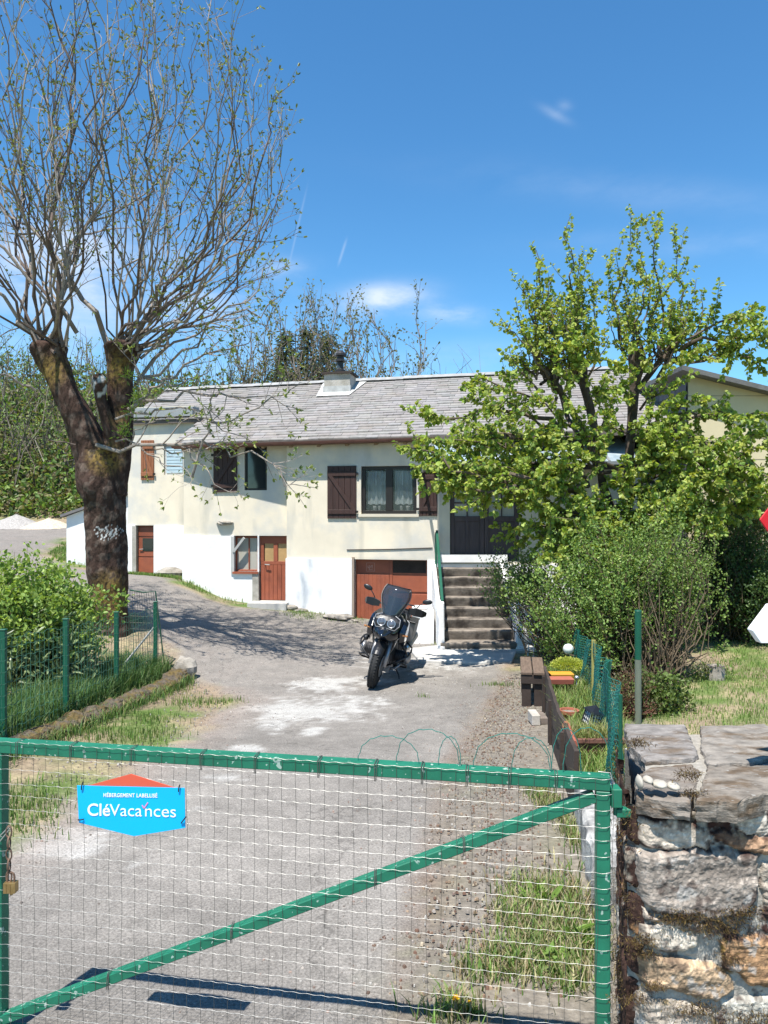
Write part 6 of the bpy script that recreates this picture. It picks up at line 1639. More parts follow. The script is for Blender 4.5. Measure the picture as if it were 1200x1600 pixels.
c = W(272, 1062, 10.2); g = MB(); g.ball((KX(10.3) + .03, 10.35, gz(KX(10.3), 10.35) + .12), (.16, .15, .17), 12, 8, nz=.3); tag(g.build('kerb_end_stone', M['rough_stone']), 'pointed grey stone closing the far end of the mossy kerb', 'stone')
blades('kerb_grass', lambda n: (lambda y: np.stack([KX(y) + RNG.choice([-.16, .17, .20, .02], n) + RNG.normal(0, .05, n), y], 1))(RNG.uniform(5.6, 10.2, n)), 3600, .13, .007, GDK + GC + [(.3, .27, .14)], 'grass growing over both sides of the mossy kerb', lean=1.0, zoff=.02)
# dandelions
for (px, py, s_, lb) in ((711, 1561, 1.0, 'larger yellow dandelion flower at the foot of the gate'), (734, 1567, .6, 'smaller yellow dandelion to the right of the larger one')):
    t = thing('dandelion', lb, 'flower'); x, y = gpt(px, py + 18); p = Vector((x, y, gz(x, y)))
    hgt = W(px, py, y).z - p.z
    g = MB(); g.tube([p, p + Vector((.004, 0, hgt * .5)), p + Vector((0, 0, hgt))], .0018, 5, (.2, .3, .08)); g.build('stem', M['leaf'], t)
    g = MB(); n = 90; c = np.array([p.x, p.y, p.z + hgt]); a = RNG.random(n) * 6.28; el = RNG.uniform(.1, 1.2, n)
    D = np.stack([np.cos(a) * np.cos(el), np.sin(a) * np.cos(el), np.sin(el)], 1); add_leaves(g, np.tile(c, (n, 1)), D, .019 * s_, .005, [(.85, .55, .01), (.8, .62, .02)], 0, 0, .05); g.build('petals', M['leaf'], t)
    g = MB(); n = 12; a = RNG.random(n) * 6.28; add_leaves(g, np.tile([p.x, p.y, p.z + .004], (n, 1)), np.stack([np.cos(a), np.sin(a), np.full(n, .35)], 1), .09 * s_, .018, [(.14, .22, .05), (.18, .26, .06)]); g.build('leaf', M['leaf'], t)
# broad leaved weed and yellow blossom by the post
for (px, py, lb, n, l_) in ((905, 1475, 'broad leaved weed growing under the low concrete wall', 70, .09), (840, 1410, 'dandelion leaf rosette on the litter strip', 34, .11), (870, 1515, 'tuft of weeds in front of the gate shadow', 40, .08), (645, 1005, 'tiny weed at the foot of the planter box', 12, .04)):
    x, y = gpt(px, py); g = MB(); a = RNG.random(n) * 6.28
    add_leaves(g, np.array([x, y, gz(x, y) + .01]) + RNG.normal(0, .03, (n, 3)) * np.array([1, 1, .6]), np.stack([np.cos(a), np.sin(a), RNG.uniform(.2, 1, n)], 1), l_, .03, [(.16, .26, .05), (.2, .3, .07), (.13, .2, .05)], .1)
    tag(g.build('weed', M['leaf']), lb, 'weed')

# ------------------------------------------------------------------ right strip: low wall, bed, net fence and small things
def RX(y): return float(np.interp(y, [2.9, 3.1, 3.9, 4.9, 6.66, 8.2, 9.4, 11], [.86, .90, 1.08, 1.26, 1.53, 1.80, 2.0, 2.25]))
g = MB(); rings = []
for y in np.linspace(3.7, 4.95, 14):
    x = RX(y); n1 = random.uniform(-.008, .008); rings.append([(x + n1, y, .2), (x + .01 + n1, y, .60 + n1), (x + .03, y, .625 + n1), (x + .26, y, .63), (x + .28, y, .2)])
g.loft(rings); tag(g.build('low_wall', mat('old_concrete', (.40, .39, .37), .95, var=.3, scale=7, c2=(.16, .155, .15), mixscale=5, bump=.8, bscale=30, bdist=.02), smooth=False), 'short low concrete wall behind the right end of the gate', 'wall')
g = MB(); 
for (za, zb_) in ((.0, .25), (.255, .46)):
    rings = []
    for y in np.linspace(4.98, 9.0, 18):
        x = RX(y) + random.uniform(-.006, .006); z0_ = gz(x, y) - .05; sg_ = random.uniform(-.01, .01); tl = .10 * (y - 5) / 4
        rings.append([(x, y, z0_ + za), (x + .012, y, z0_ + .02 + zb_ + sg_), (x + .042, y, z0_ + .02 + zb_ + sg_), (x + .035, y, z0_ + za)])
    g.loft(rings)
for y in (5.6, 7.0, 8.4): x = RX(y); g.box((x - .035, y - .02, gz(x, y) - .1), (x - .007, y + .02, gz(x, y) + .42))
tag(g.build('plank_edging', M['plank_dark']), 'dark weathered plank edging holding the flower bed', 'edging')
BZ = .50
def bedz(x, y): return np.asarray(ground(x, y)) + .20 + 0 * x
xs = []; b = MB(); ny = 40; nx = 8
for i in range(ny):
    y = 4.7 + (10.2 - 4.7) * i / (ny - 1)
    for j in range(nx):
        x = RX(y) + .045 + (.62 + .02 * i / ny) * j / (nx - 1); xs.append((x, y, gz(x, y) + .20 - (.25 if j == nx - 1 or i == ny - 1 or i == 0 else 0) + .02 * mnoise.noise((x * 6, y * 6, 0))))
b.add(xs, [(i * nx + j, i * nx + j + 1, (i + 1) * nx + j + 1, (i + 1) * nx + j) for i in range(ny - 1) for j in range(nx - 1)], (.12, .10, .06)); tag(b.build('flower_bed', M['soil'], smooth=True), kind='structure')
inbed = lambda x, y: ((x > np.interp(y, [4.9, 6.66, 8.2, 9.4], [1.30, 1.58, 1.85, 2.05])) & (x < np.interp(y, [4.9, 6.66, 8.2, 9.4], [1.88, 2.15, 2.42, 2.62]))) * 1.0
blades('bed_grass', rect_sampler(inbed, 1.2, 2.7, 4.9, 9.8), 6500, .16, .008, GC + [(.22, .28, .07), (.3, .3, .14)], 'grass and weeds growing in the narrow bed behind the planks', lean=.9, zfun=bedz)
bz = lambda x, y: gz(x, y) + .20
# terracotta trough
def trough():
    t = thing('terracotta_trough', 'long weathered terracotta trough full of dry grass at the near end of the bed', 'planter'); x0, x1, y0_, y1 = 1.42, 1.80, 5.55, 5.80; z0_ = bz(1.6, 5.7) - .02; h_ = .20
    M_ = lambda k, z: [(x0 + k, y0_ + k, z), (x1 - k, y0_ + k, z), (x1 - k, y1 - k, z), (x0 + k, y1 - k, z)]
    g = MB(); g.loft([M_(.03, z0_), M_(0, z0_ + h_ - .04), M_(-.012, z0_ + h_ - .035), M_(-.012, z0_ + h_), M_(.018, z0_ + h_), M_(.03, z0_ + h_ - .06)]); g.build('body', mat('old_terracotta', (.16, .075, .055), .9, var=.35, scale=9, bump=.3), t, bevel=.004)
    blades('dry_plants', lambda n: np.stack([RNG.uniform(x0, x1, n), RNG.uniform(y0_, y1, n)], 1), 700, .16, .006, [(.25, .27, .09), (.3, .27, .14), (.16, .22, .06)], None, None, 1.0, parent=t, zfun=lambda x, y: np.full(len(np.atleast_1d(x)), z0_ + h_ - .06))
trough()
def pot(label, x, y, r, h_, m_='terracotta', plant=0):
    t = thing('flower_pot', label, 'flower pot'); z = bz(x, y) - .02; g = MB()
    g.lathe([(r * .62, 0), (r * .9, h_ * .8), (r, h_ * .8), (r * 1.02, h_), (r * .88, h_), (r * .82, h_ * .82)], 20, Matrix.Translation((x, y, z))); g.build('body', M[m_], t, smooth=False)
    g = MB(); g.lathe([(r * .84, 0), (r * .3, .01), (.001, .012)], 14, Matrix.Translation((x, y, z + h_ * .85))); g.build('soil', M['step_stone'], t)
pot('small orange terracotta pot leaning on the plank edging', 1.74, 6.95, .09, .15)
# a leaning terracotta roof tile
g = MB(); p0, p1 = W(884, 1140, 5.9), W(896, 1172, 5.4); c = (p0 + p1) / 2; rings = []
for f in np.linspace(0, 1, 6):
    q = p0.lerp(p1, f) + Vector((0, 0, .02)); rings.append([(q.x + .035 * math.sin(a) + .004, q.y, q.z + .05 * math.cos(a)) for a in np.linspace(-1.4, 1.4, 7)] + [(q.x + .022 * math.sin(a), q.y, q.z + .036 * math.cos(a)) for a in np.linspace(1.4, -1.4, 7)])
g.loft(rings); tag(g.build('roof_tile', M['terracotta'], smooth=False), 'curved terracotta tile lying along the top of the plank edging', 'tile')
# solar lantern
x, y = WX(922, 6.3), 6.3; z = WZ(1133, 6.3); t = thing('solar_lantern', 'small black lantern with white grid panes leaning in the bed', 'lantern')
t.location = (x, y, z); t.rotation_euler = (.15, .25, .3)
g = MB(); g.box((-.055, -.055, .0), (.055, .055, .012)); g.lathe([(.095, .115), (.085, .13), (.03, .165), (.005, .18)], 4, Matrix.Rotation(math.radians(45), 4, 'Z')); 
for (a, b_) in ((-1, -1), (1, -1), (1, 1), (-1, 1)): g.box((a * .052 - .005, b_ * .052 - .005, .012), (a * .052 + .005, b_ * .052 + .005, .115))
for k in range(1, 4):
    for s_ in (-1, 1):
        o = -.055 + .11 * k / 4; g.box((o - .002, s_ * .055 - .0015, .012), (o + .002, s_ * .055 + .0015, .115)); g.box((s_ * .055 - .0015, o - .002, .012), (s_ * .055 + .0015, o + .002, .115))
for k in range(1, 3):
    zz = .012 + .103 * k / 3
    for s_ in (-1, 1): g.box((-.05, s_ * .055 - .0017, zz - .002), (.05, s_ * .055 + .0017, zz + .002)); g.box((s_ * .055 - .0017, -.05, zz - .002), (s_ * .055 + .0017, .05, zz + .002))
g.build('frame', M['black_plastic'], t); g = MB(); g.box((-.049, -.049, .012), (.049, .049, .115)); g.build('panes', mat('lantern_pane', (.7, .7, .68), .4, var=.05), t)
g = MB(); g.tube([(0, 0, 0), (0, 0, -.22)], .012, 8); g.build('stake', M['black_plastic'], t)
# yellow green cushion plant, white globe lamp, orange trays
t = thing('cushion_plant', 'bright yellow green cushion plant in the far part of the bed', 'plant'); g = MB(); n = 2200; c = np.array(tuple(W(888, 1036, 9.0))); d_ = unit(RNG.normal(0, 1, (n, 3))); d_[:, 2] = np.abs(d_[:, 2]); add_leaves(g, c + d_ * np.array([.20, .22, .10]) * RNG.uniform(.6, 1.05, (n, 1)) + np.array([0, 0, -.05]), d_, .03, .012, [(.38, .42, .07), (.30, .36, .06), (.46, .46, .10)], 0); g.build('foliage', M['leaf'], t)
t = thing('globe_lamp', 'white garden globe lamp in front of the net fence', 'lamp'); p = W(888, 1014, 9.5); g = MB(); g.ball(p, .068, 20, 14); g.build('globe', mat('globe', (.62, .66, .60), .35, var=.04), t, smooth=True); g = MB(); g.tube([(p.x, p.y, p.z - .06), (p.x, p.y, p.z - .4)], .012, 8); g.build('stake', M['black_plastic'], t)
g = MB(); g.ball(W(901, 1059, 8.5), .028, 14, 10); g.tube([W(901, 1062, 8.5), W(901, 1085, 8.5)], .006, 6); tag(g.build('garden_light', M['silver'], smooth=True), 'small silver ball garden light beside the orange trays', 'lamp')
for (py, z_, m_, lb) in ((1056, .0, mat('amber_tray', (.55, .27, .03), .5), 'amber coloured plant tray at the back of the bed'), (1064, 0, M['terracotta'], 'salmon coloured plant tray just in front of the amber one')):
    y = 8.5 if py == 1056 else 8.2; a, b_ = W(862 if py == 1056 else 860, py, y), W(896, py, y); g = MB()
    g.loft([[(a.x, y, a.z - .04), (b_.x, y, a.z - .04), (b_.x, y + .14, a.z - .04), (a.x, y + .14, a.z - .04)], [(a.x - .01, y - .01, a.z + .02), (b_.x + .01, y - .01, a.z + .02), (b_.x + .01, y + .15, a.z + .02), (a.x - .01, y + .15, a.z + .02)]])
    tag(g.build('plant_tray', m_, bevel=.004), lb, 'plant tray')
# net fence
nf_ = thing('net_fence', 'sagging green plastic net fence along the far side of the bed', 'fence')
NP = [W(956, 1140, 4.55), W(949, 1032, 6.0), W(925, 1000, 8.0), W(904, 985, 9.4)]; tops = [1.28, 1.20, 1.10, 1.02]
NPx = [(1.36, 4.25), (1.80, 5.95), (2.24, 7.9), (2.50, 9.5), (2.62, 10.6)]; NT = [1.35, WZ(1032, 5.95), WZ(1000, 7.9), WZ(984, 9.5), 1.0]
for i, ((x, y), zt_) in enumerate(zip(NPx, NT)):
    if i in (0,): 
        g = MB(); g.cyl((x, y, gz(x, y) - .1), (x, y, zt_), .012, 8); g.build('post', M['green_post'], nf_); continue
    g = MB(); g.cyl((x, y, gz(x, y) - .1), (x, y, zt_), .024, 12); o = g.build('post', M['green_post'] if i != 2 else mat('yellowed_post', (.30, .27, .08), .7, var=.2), nf_)
    if i == 2: o['label'] = 'yellowed thin post'
g = MB(); cs = .045; tot = 0; path_ = []
for k in range(len(NPx) - 1):
    (xa, ya), (xb, yb) = NPx[k], NPx[k + 1]; L_ = math.hypot(xb - xa, yb - ya); m = int(L_ / cs)
    for i in range(m): f = i / m; path_.append((xa + (xb - xa) * f, ya + (yb - ya) * f, NT[k] + (NT[k + 1] - NT[k]) * f - .05 * math.sin(f * 3.14), tot + L_ * f))
    tot += L_
def NPt(i, v):
    x, y, zt_, s_ = path_[i]; z0_ = gz(x, y) + .22; w_ = .035 * math.sin(s_ * 5 + v * 4) + .02 * math.sin(s_ * 13 + v * 9); return (x + w_, y + .01 * math.sin(v * 11), z0_ + (zt_ - z0_) * v + .02 * math.sin(s_ * 7) * (1 - v))
rowsn = 16
for i in range(len(path_)): g.tube([NPt(i, v / 8) for v in range(9)], .0022, 3, cap=False)
for j in range(rowsn + 1): g.tube([NPt(i, j / rowsn) for i in range(len(path_))], .0022, 3, cap=False)
g.build('net', M['net_green'], nf_)
x, y = WX(997, 7.6), 7.6; zt_ = WZ(955, 7.6); t = thing('fence_post', 'tall green tube post with bare weathered lower half before the shrubs', 'post')
g = MB(); g.cyl((x, y, WZ(1030, 7.6)), (x, y, zt_), .034, 16); g.lathe([(.036, 0), (.03, .012), (.0, .016)], 14, Matrix.Translation((x, y, zt_))); g.build('painted_tube', M['green_post'], t); g = MB(); g.cyl((x, y, 0), (x, y, WZ(1030, 7.6)), .033, 16); g.build('weathered_tube', M['old_post'], t)
# plank stool, bricks
t = thing('plank_bench', 'old dark plank bench standing end on beside the bed', 'bench', (1.62, 8.75, gz(1.7, 9)), (0, 0, math.radians(-10))); bw = .28; bl = .95; zs = .43
g = MB(); g.box((0, 0, zs - .035), (bw / 2 - .006, bl, zs)); g.build('seat_plank', M['plank'], t, bevel=.006)
g = MB(); g.box((bw / 2 + .006, -.01, zs - .032), (bw, bl - .02, zs + .003)); g.build('seat_plank', M['plank'], t, bevel=.006)
for y_ in (.04, bl - .12):
    g = MB(); g.box((0, y_ - .03, zs - .14), (bw, y_ - .002, zs - .036)); g.build('crossbar', M['plank_dark'], t, bevel=.004)
    for (a, b_) in ((.01, .12), (.155, bw - .01)): g = MB(); g.box((a, y_, -.02), (b_, y_ + .05, zs - .036)); g.build('leg', M['plank_dark'], t, bevel=.004)
for (px, py, lb, hh) in ((838, 1128, 'pale hollow brick on the left of the pair by the bench', .11), (850, 1126, 'darker brick on the right of the pair by the bench', .07)):
    x, y = gpt(px, py + 6); z = gz(x, y); g = MB(); w_ = .045; g.box((x - w_, y, z), (x + w_, y + .24, z + hh)); tag(g.build('brick', M['concrete'] if hh > .1 else mat('dark_brick', (.17, .14, .12), .9, var=.3), bevel=.006), lb, 'brick')
# white tub and wire chair by the steps
t = thing('storage_tub', 'white rounded plastic tub in the shade beside the steps', 'tub'); x0, x1, y0_, y1 = 2.40, 2.86, 13.1, 13.6; g = MB()
def rrect(k, z, rad=.08, n=5):
    out = []
    for (cx_, cy_, a0) in ((x1 - rad - k, y1 - rad - k, 0), (x0 + rad + k, y1 - rad - k, 90), (x0 + rad + k, y0_ + rad + k, 180), (x1 - rad - k, y0_ + rad + k, 270)):
        for i in range(n): a = math.radians(a0 + 90 * i / (n - 1)); out.append((cx_ + rad * math.cos(a), cy_ + rad * math.sin(a), z))
    return out
g.loft([rrect(.04, 0), rrect(.0, .62), rrect(-.02, .62), rrect(-.02, .66), rrect(.02, .67), rrect(.03, .6), rrect(.06, .3)]); g.build('body', M['white_paint'], t, smooth=False)
t = thing('wire_chair', 'small white wire chair standing behind the bench', 'chair'); c = W(850, 1005, 12.0); g = MB(); x, y = c.x, c.y; z0_ = gz(x, y)
W_ = .19
for (a, b_) in ((-W_, -W_), (W_, -W_), (W_, W_), (-W_, W_)): l_ = MB(); l_.tube([(x + a * 1.15, y + b_ * 1.15, z0_), (x + a, y + b_, z0_ + .40)], .009, 6); l_.build('leg', M['white_paint'], t)
g = MB(); q = [(x - W_, y - W_, z0_ + .4), (x + W_, y - W_, z0_ + .4), (x + W_, y + W_, z0_ + .4), (x - W_, y + W_, z0_ + .4), (x - W_, y - W_, z0_ + .4)]; g.tube(q, .008, 6)
for i in range(1, 8): f = i / 8; g.tube([(x - W_ + 2 * W_ * f, y - W_, z0_ + .4), (x - W_ + 2 * W_ * f, y + W_, z0_ + .4)], .004, 4); g.tube([(x - W_, y - W_ + 2 * W_ * f, z0_ + .4), (x + W_, y - W_ + 2 * W_ * f, z0_ + .4)], .004, 4)
g.build('seat', M['white_paint'], t)
g = MB(); g.tube([(x - W_, y + W_, z0_ + .4), (x - W_ * .95, y + W_ * 1.2, z0_ + .72), (x - W_ * .5, y + W_ * 1.25, z0_ + .82), (x + W_ * .5, y + W_ * 1.25, z0_ + .82), (x + W_ * .95, y + W_ * 1.2, z0_ + .72), (x + W_, y + W_, z0_ + .4)], .009, 6)
for f in (.25, .5, .75): g.tube([(x - W_ + 2 * W_ * f, y + W_, z0_ + .4), (x - W_ + 2 * W_ * f, y + W_ * 1.25, z0_ + .82)], .005, 4)
g.build('backrest', M['white_paint'], t)
# cut log stump with a plant on the lawn
x, y = gpt(1118, 1062); t = thing('log_planter', 'short grey log stump with small plants on the lawn', 'stump'); z = gz(x, y); g = MB(); g.lathe([(.12, -.02), (.115, .1), (.11, .19), (.02, .195)], 14, Matrix.Translation((x, y, z))); g.build('log', mat('grey_log', (.26, .23, .2), .95, var=.35, bump=.6, bscale=14, bdist=.02), t)
g = MB(); n = 240; add_leaves(g, np.array([x - .1, y, z + .1]) + RNG.normal(0, 1, (n, 3)) * np.array([.14, .08, .06]), RNG.normal(0, 1, (n, 3)) + np.array([0, 0, .6]), .05, .025, [(.2, .26, .08), (.14, .2, .06), (.4, .38, .26)]); tag(g.build('small_plants', M['leaf'], t), kind='stuff')
# post that the left side of the gate is chained to
t = thing('gate_post', 'square green steel post just left of the gate frame', 'post')
g = MB(); q = G(-.50, 0, 0); g.box((q[0] - .03, q[1] - .03, .2), (q[0] + .03, q[1] + .03, GT + .04)); g.build('tube', M['green_paint'], t, bevel=.003)
g = MB(); g.box((q[0] - .034, q[1] - .034, GT + .041), (q[0] + .034, q[1] + .034, GT + .052)); g.build('cap', M['black_plastic'], t)
# ------------------------------------------------------------------ the motorcycle (local: +x forward, +y its left, z up)
M['lens'] = mat('lens', (.10, .11, .13), .06, .2, var=.3, scale=30, spec=1)
M['case_grey'] = mat('case_grey', (.22, .22, .22), .45, .5, var=.08)
M['white_panel'] = mat('white_panel', (.42, .42, .42), .35, .2, var=.03)
M['indicator_lens'] = mat('indicator_lens', (.30, .12, .03), .3)
def motorcycle():
    fr = Vector(gpt(580, 1076) ); re = Vector(gpt(606, 1048)); fr3 = Vector((fr.x, fr.y, gz(*fr))); dirv = (fr - re).normalized(); ang = math.atan2(dirv.y, dirv.x)
    mid = fr - dirv * .76
    t = thing('motorcycle', 'large black touring motorcycle leaning on its side stand in the yard', 'motorcycle')
    t.matrix_world = Matrix.Translation((mid.x, mid.y, (gz(*mid)) + .012)) @ Matrix.Rotation(ang, 4, 'Z') @ Matrix.Rotation(math.radians(-13), 4, 'X') @ Matrix.Scale(.935, 4)
    R = .335
    RX_ = Matrix.Rotation(math.radians(90), 4, 'X')
    steer = Matrix.Translation((.60, 0, .7)) @ Matrix.Rotation(math.radians(0), 4, 'Z') @ Matrix.Translation((-.60, 0, -.7))
    def wheel(x, w, r_rim, name, disc, Mst=Matrix()):
        g = MB(); prof = []
        n = 40
        for a in np.linspace(-1.25, 1.25, 9): prof.append((R - .065 + .065 * math.cos(a * 1.15), w / 2 * math.sin(a) / math.sin(1.25)))
        prof = [(r_rim, -w * .42)] + prof + [(r_rim, w * .42)]
        g.lathe(prof, n, Mst @ Matrix.Translation((x, 0, R)) @ RX_)
        # tread blocks
        for k in range(46):
            a = k / 46 * 2 * math.pi
            for s_ in (-1, 1):
                off = s_ * (w * .22); c_ = Matrix.Translation((x, 0, R)) @ Matrix.Rotation(-a, 4, 'Y') @ Matrix.Translation((0, off, R - .012)) @ Matrix.Rotation(s_ * .42, 4, 'X') @ Matrix.Rotation(s_ * .5, 4, 'Z')
                g.box((-.014, -w * .17, -.004), (.014, w * .17, .010), None, Mst @ c_)
        o = g.build(name, M['rubber'], t, smooth=False)
        g = MB(); g.lathe([(r_rim - .018, -w * .36), (r_rim + .006, -w * .42), (r_rim + .006, w * .42), (r_rim - .018, w * .36), (r_rim - .03, 0), (r_rim - .018, -w * .36)], 36, Mst @ Matrix.Translation((x, 0, R)) @ RX_); g.build('rim', M['engine'], o, smooth=False)
        g = MB()
        for k in range(10):
            a = k / 10 * 6.283
            for s_ in (-1, 1): g.bar(Mst @ Vector((x + .05 * math.cos(a + s_ * .5), s_ * .035, R + .05 * math.sin(a + s_ * .5))), Mst @ Vector((x + (r_rim - .02) * math.cos(a), s_ * .012, R + (r_rim - .02) * math.sin(a))), .012, .012)
        g.cyl(Mst @ Vector((x, -.06, R)), Mst @ Vector((x, .06, R)), .055, 18); g.build('spokes', M['silver'], o)
        for s_ in disc:
            g = MB(); g.lathe([(.09, -.003), (.155, -.003), (.155, .003), (.09, .003), (.09, -.003)], 30, Mst @ Matrix.Translation((x, s_ * (w / 2 + .006), R)) @ RX_); g.build('brake_disc', M['silver'], o)
        return o
    wheel(.76, .125, .235, 'front_wheel', (-1, 1), steer); wheel(-.74, .175, .215, 'rear_wheel', (-1,))
    # fork
    for s_ in (-1, 1):
        g = MB(); a = steer @ Vector((.77, s_ * .105, R)); m_ = steer @ Vector((.635, s_ * .105, .68)); b_ = steer @ Vector((.50, s_ * .105, 1.04)); g.tube([a, a.lerp(m_, .5), m_], [.030, .033, .031], 14); lo = g.build('fork_leg', M['alu_grey'], t, smooth=True)
        g = MB(); g.tube([m_, b_], .023, 12); g.build('stanchion', M['silver'], lo, smooth=True)
        g = MB(); q = steer @ Vector((.67, s_ * .095, R + .12)); g.ball(q, (.045, .022, .06), 10, 8); g.build('brake_caliper', M['engine'], lo)
    # front mudguard: arched shell
    g = MB(); rings = []
    for a in np.linspace(math.radians(38), math.radians(150), 12):
        wv = .075 + .012 * math.sin((a - .66) * 1.6); rr = R + .022
        ring = []
        for k in np.linspace(-1, 1, 7): ring.append(steer @ Vector((.76 + (rr - .05 * abs(k) ** 2.2) * math.cos(a), k * wv, R + (rr - .05 * abs(k) ** 2.2) * math.sin(a))))
        ring += [steer @ Vector((.76 + (rr - .012 - .05 * abs(k) ** 2.2) * math.cos(a), k * wv * .93, R + (rr - .012 - .05 * abs(k) ** 2.2) * math.sin(a))) for k in np.linspace(1, -1, 7)]
        rings.append(ring)
    g.loft(rings); g.build('front_mudguard', M['black_plastic'], t, smooth=False)
    g = MB(); g.bar(steer @ Vector((.66, -.12, .71)), steer @ Vector((.66, .12, .71)), .05, .06); g.bar(steer @ Vector((.54, -.13, .96)), steer @ Vector((.54, .13, .96)), .07, .04); g.build('fork_bridge', M['black_plastic'], t, bevel=.008)
    # body: loft helper of (x, half width, bottom, top)
    def hull(name, secs, m_, n=16, p=2.6, sub=True):
        g = MB(); rings = []
        for (x, hw, zb, zt) in secs:
            ring = []
            for k in range(n):
                a = k / n * 2 * math.pi; ca, sa = math.cos(a), math.sin(a); cx_ = math.copysign(abs(ca) ** (2 / p), ca); sz = math.copysign(abs(sa) ** (2 / p), sa)
                ring.append((x, hw * cx_, (zb + zt) / 2 + (zt - zb) / 2 * sz))
            rings.append(ring)
        g.loft(rings); return g.build(name, m_, t, smooth=True)
    # beak and front fairing
    def plate(name, outline, th, m_, parent=None, bend=0.0, smooth=False, bev=.006):
        """symmetric shell: outline rows of (x, half width, z)"""
        g = MB(); rings = []
        for (x, hw, z) in outline:
            ring = [(x - bend * abs(k) ** 2 * 1.0, hw * k, z - .06 * bend * abs(k) ** 2) for k in np.linspace(-1, 1, 9)]
            ring += [(x - th - bend * abs(k) ** 2, hw * k * .97, z - th * .3 - .06 * bend * abs(k) ** 2) for k in np.linspace(1, -1, 9)]
            rings.append(ring)
        g.loft(rings); return g.build(name, m_, parent or t, smooth=smooth)
    plate('beak', [(.98, .045, .80), (.93, .085, .825), (.84, .125, .87), (.76, .15, .92), (.70, .14, .965)], .05, M['navy_gloss'], bend=.06, smooth=True)
    hull('front_fairing', [(.80, .07, .74, .86), (.74, .15, .70, .90), (.66, .21, .68, 1.0), (.55, .245, .68, 1.08), (.42, .23, .72, 1.10), (.30, .16, .80, 1.06)], M['navy_gloss'])
    # headlamp in a black surround
    hs = plate('headlamp_surround', [(.79, .15, .875), (.785, .185, .93), (.76, .20, 1.0), (.725, .165, 1.055), (.70, .10, 1.075)], .05, M['black_plastic'], bend=.03)
    for s_ in (-1, 1):
        g = MB(); Mh = Matrix.Translation((.785, s_ * .075, .975)) @ Matrix.Rotation(math.radians(90 - 14), 4, 'Y'); g.lathe([(.001, .016), (.035, .012), (.052, 0), (.056, -.02)], 22, Mh); hl = g.build('headlight', M['lens'], t, smooth=True)
        g = MB(); g.torus(Mh, .056, .007, 24, 8); g.build('bezel', M['silver'], hl, smooth=True)
    g = MB(); 
    for s_ in (-1, 1): g.tube([(.80, s_ * .02, .90), (.80, s_ * .14, .89), (.775, s_ * .195, .96), (.73, s_ * .185, 1.05), (.70, s_ * .10, 1.085)], .006, 6)
    g.build('light_trim', M['alu_grey'], t)
    # windscreen, curved sheet
    g = MB(); rows = []
    for i in range(9):
        f = i / 8; hw = .115 + .105 * min(1, f * 1.7) - .035 * max(0, f - .82) / .18; z = 1.05 + .43 * f; x = .70 - .26 * f; rows.append([(x - .10 * abs(k) ** 2.2, hw * k, z - .012 * abs(k)) for k in np.linspace(-1, 1, 11)])
    n_ = 11; V = [p for r in rows for p in r]; g.add(V, [(i * n_ + j, i * n_ + j + 1, (i + 1) * n_ + j + 1, (i + 1) * n_ + j) for i in range(8) for j in range(n_ - 1)])
    ws = g.build('windscreen', glass_mat('screen', (.03, .04, .05), .74, .05), t, smooth=True); so_ = ws.modifiers.new('thick', 'SOLIDIFY'); so_.thickness = .004
    g = MB(); edge = [rows[i][0] for i in range(9)] + rows[8][1:-1] + [rows[i][-1] for i in range(8, -1, -1)]; g.tube(edge, .006, 6); g.build('screen_edge', M['black_plastic'], ws)
    g = MB(); rg = []
    for i in range(6):
        f = i / 5; hw = .05 + .06 * f; rg.append([(.665 - .19 * f - .03 * abs(k), hw * k, 1.06 + .26 * f) for k in np.linspace(-1, 1, 7)])
    g.add([p for r in rg for p in r], [(i * 7 + j, i * 7 + j + 1, (i + 1) * 7 + j + 1, (i + 1) * 7 + j) for i in range(5) for j in range(6)]); o = g.build('screen_duct', mat('duct', (.12, .14, .16), .25, .2, var=.2, scale=8), t, smooth=True)
    g = MB(); g.box((.36, -.11, 1.10), (.42, .11, 1.22)); g.build('instruments', M['black_plastic'], t, bevel=.015)
    # tank, seat, tail
    hull('fuel_tank', [(.42, .13, .82, 1.04), (.34, .20, .78, 1.10), (.20, .22, .76, 1.13), (.05, .19, .76, 1.08), (-.06, .13, .78, .98), (-.10, .10, .80, .93)], M['navy_gloss'])
    hull('seat', [(-.06, .11, .82, .93), (-.18, .15, .81, .90), (-.34, .17, .82, .91), (-.42, .15, .83, .97), (-.60, .15, .86, .99), (-.80, .12, .89, .98), (-.86, .08, .91, .96)], M['black_plastic'])
    hull('tail', [(-.50, .12, .74, .86), (-.75, .11, .80, .90), (-.98, .07, .86, .92)], M['black_plastic'])
    for s_ in (-1, 1):
        g = MB(); o_ = [(.60, .98), (.70, .86), (.62, .70), (.44, .60), (.30, .68), (.26, .86), (.36, 1.02), (.50, 1.04)]
        inner = [(x, s_ * (.20 + .05 * (1 - abs(x - .45) / .3)), z) for x, z in o_]; outer = [(.47 + (x - .47) * .8, s_ * (.285 + .02 * (x - .4)), .83 + (z - .83) * .8) for x, z in o_]
        g.loft([inner, outer]); g.build('side_fairing', M['navy_gloss'], t, bevel=.01, seg=2)
        g = MB(); g.loft([[(.66, s_ * .17, .66), (.62, s_ * .22, .88), (.585, s_ * .225, .88), (.615, s_ * .17, .66)], [(.56, s_ * .10, .46), (.52, s_ * .15, .56), (.48, s_ * .14, .56), (.52, s_ * .10, .46)]]); g.build('radiator_guard', M['silver'], t)
        # boxer cylinder
        g = MB(); g.tube([(.20, s_ * .12, .42), (.23, s_ * .30, .43)], [.085, .09], 14)
        for k in range(6): g.tube([(.205 + .005 * k, s_ * (.15 + .028 * k), .42), (.206 + .005 * k, s_ * (.158 + .028 * k), .42)], .104, 14)
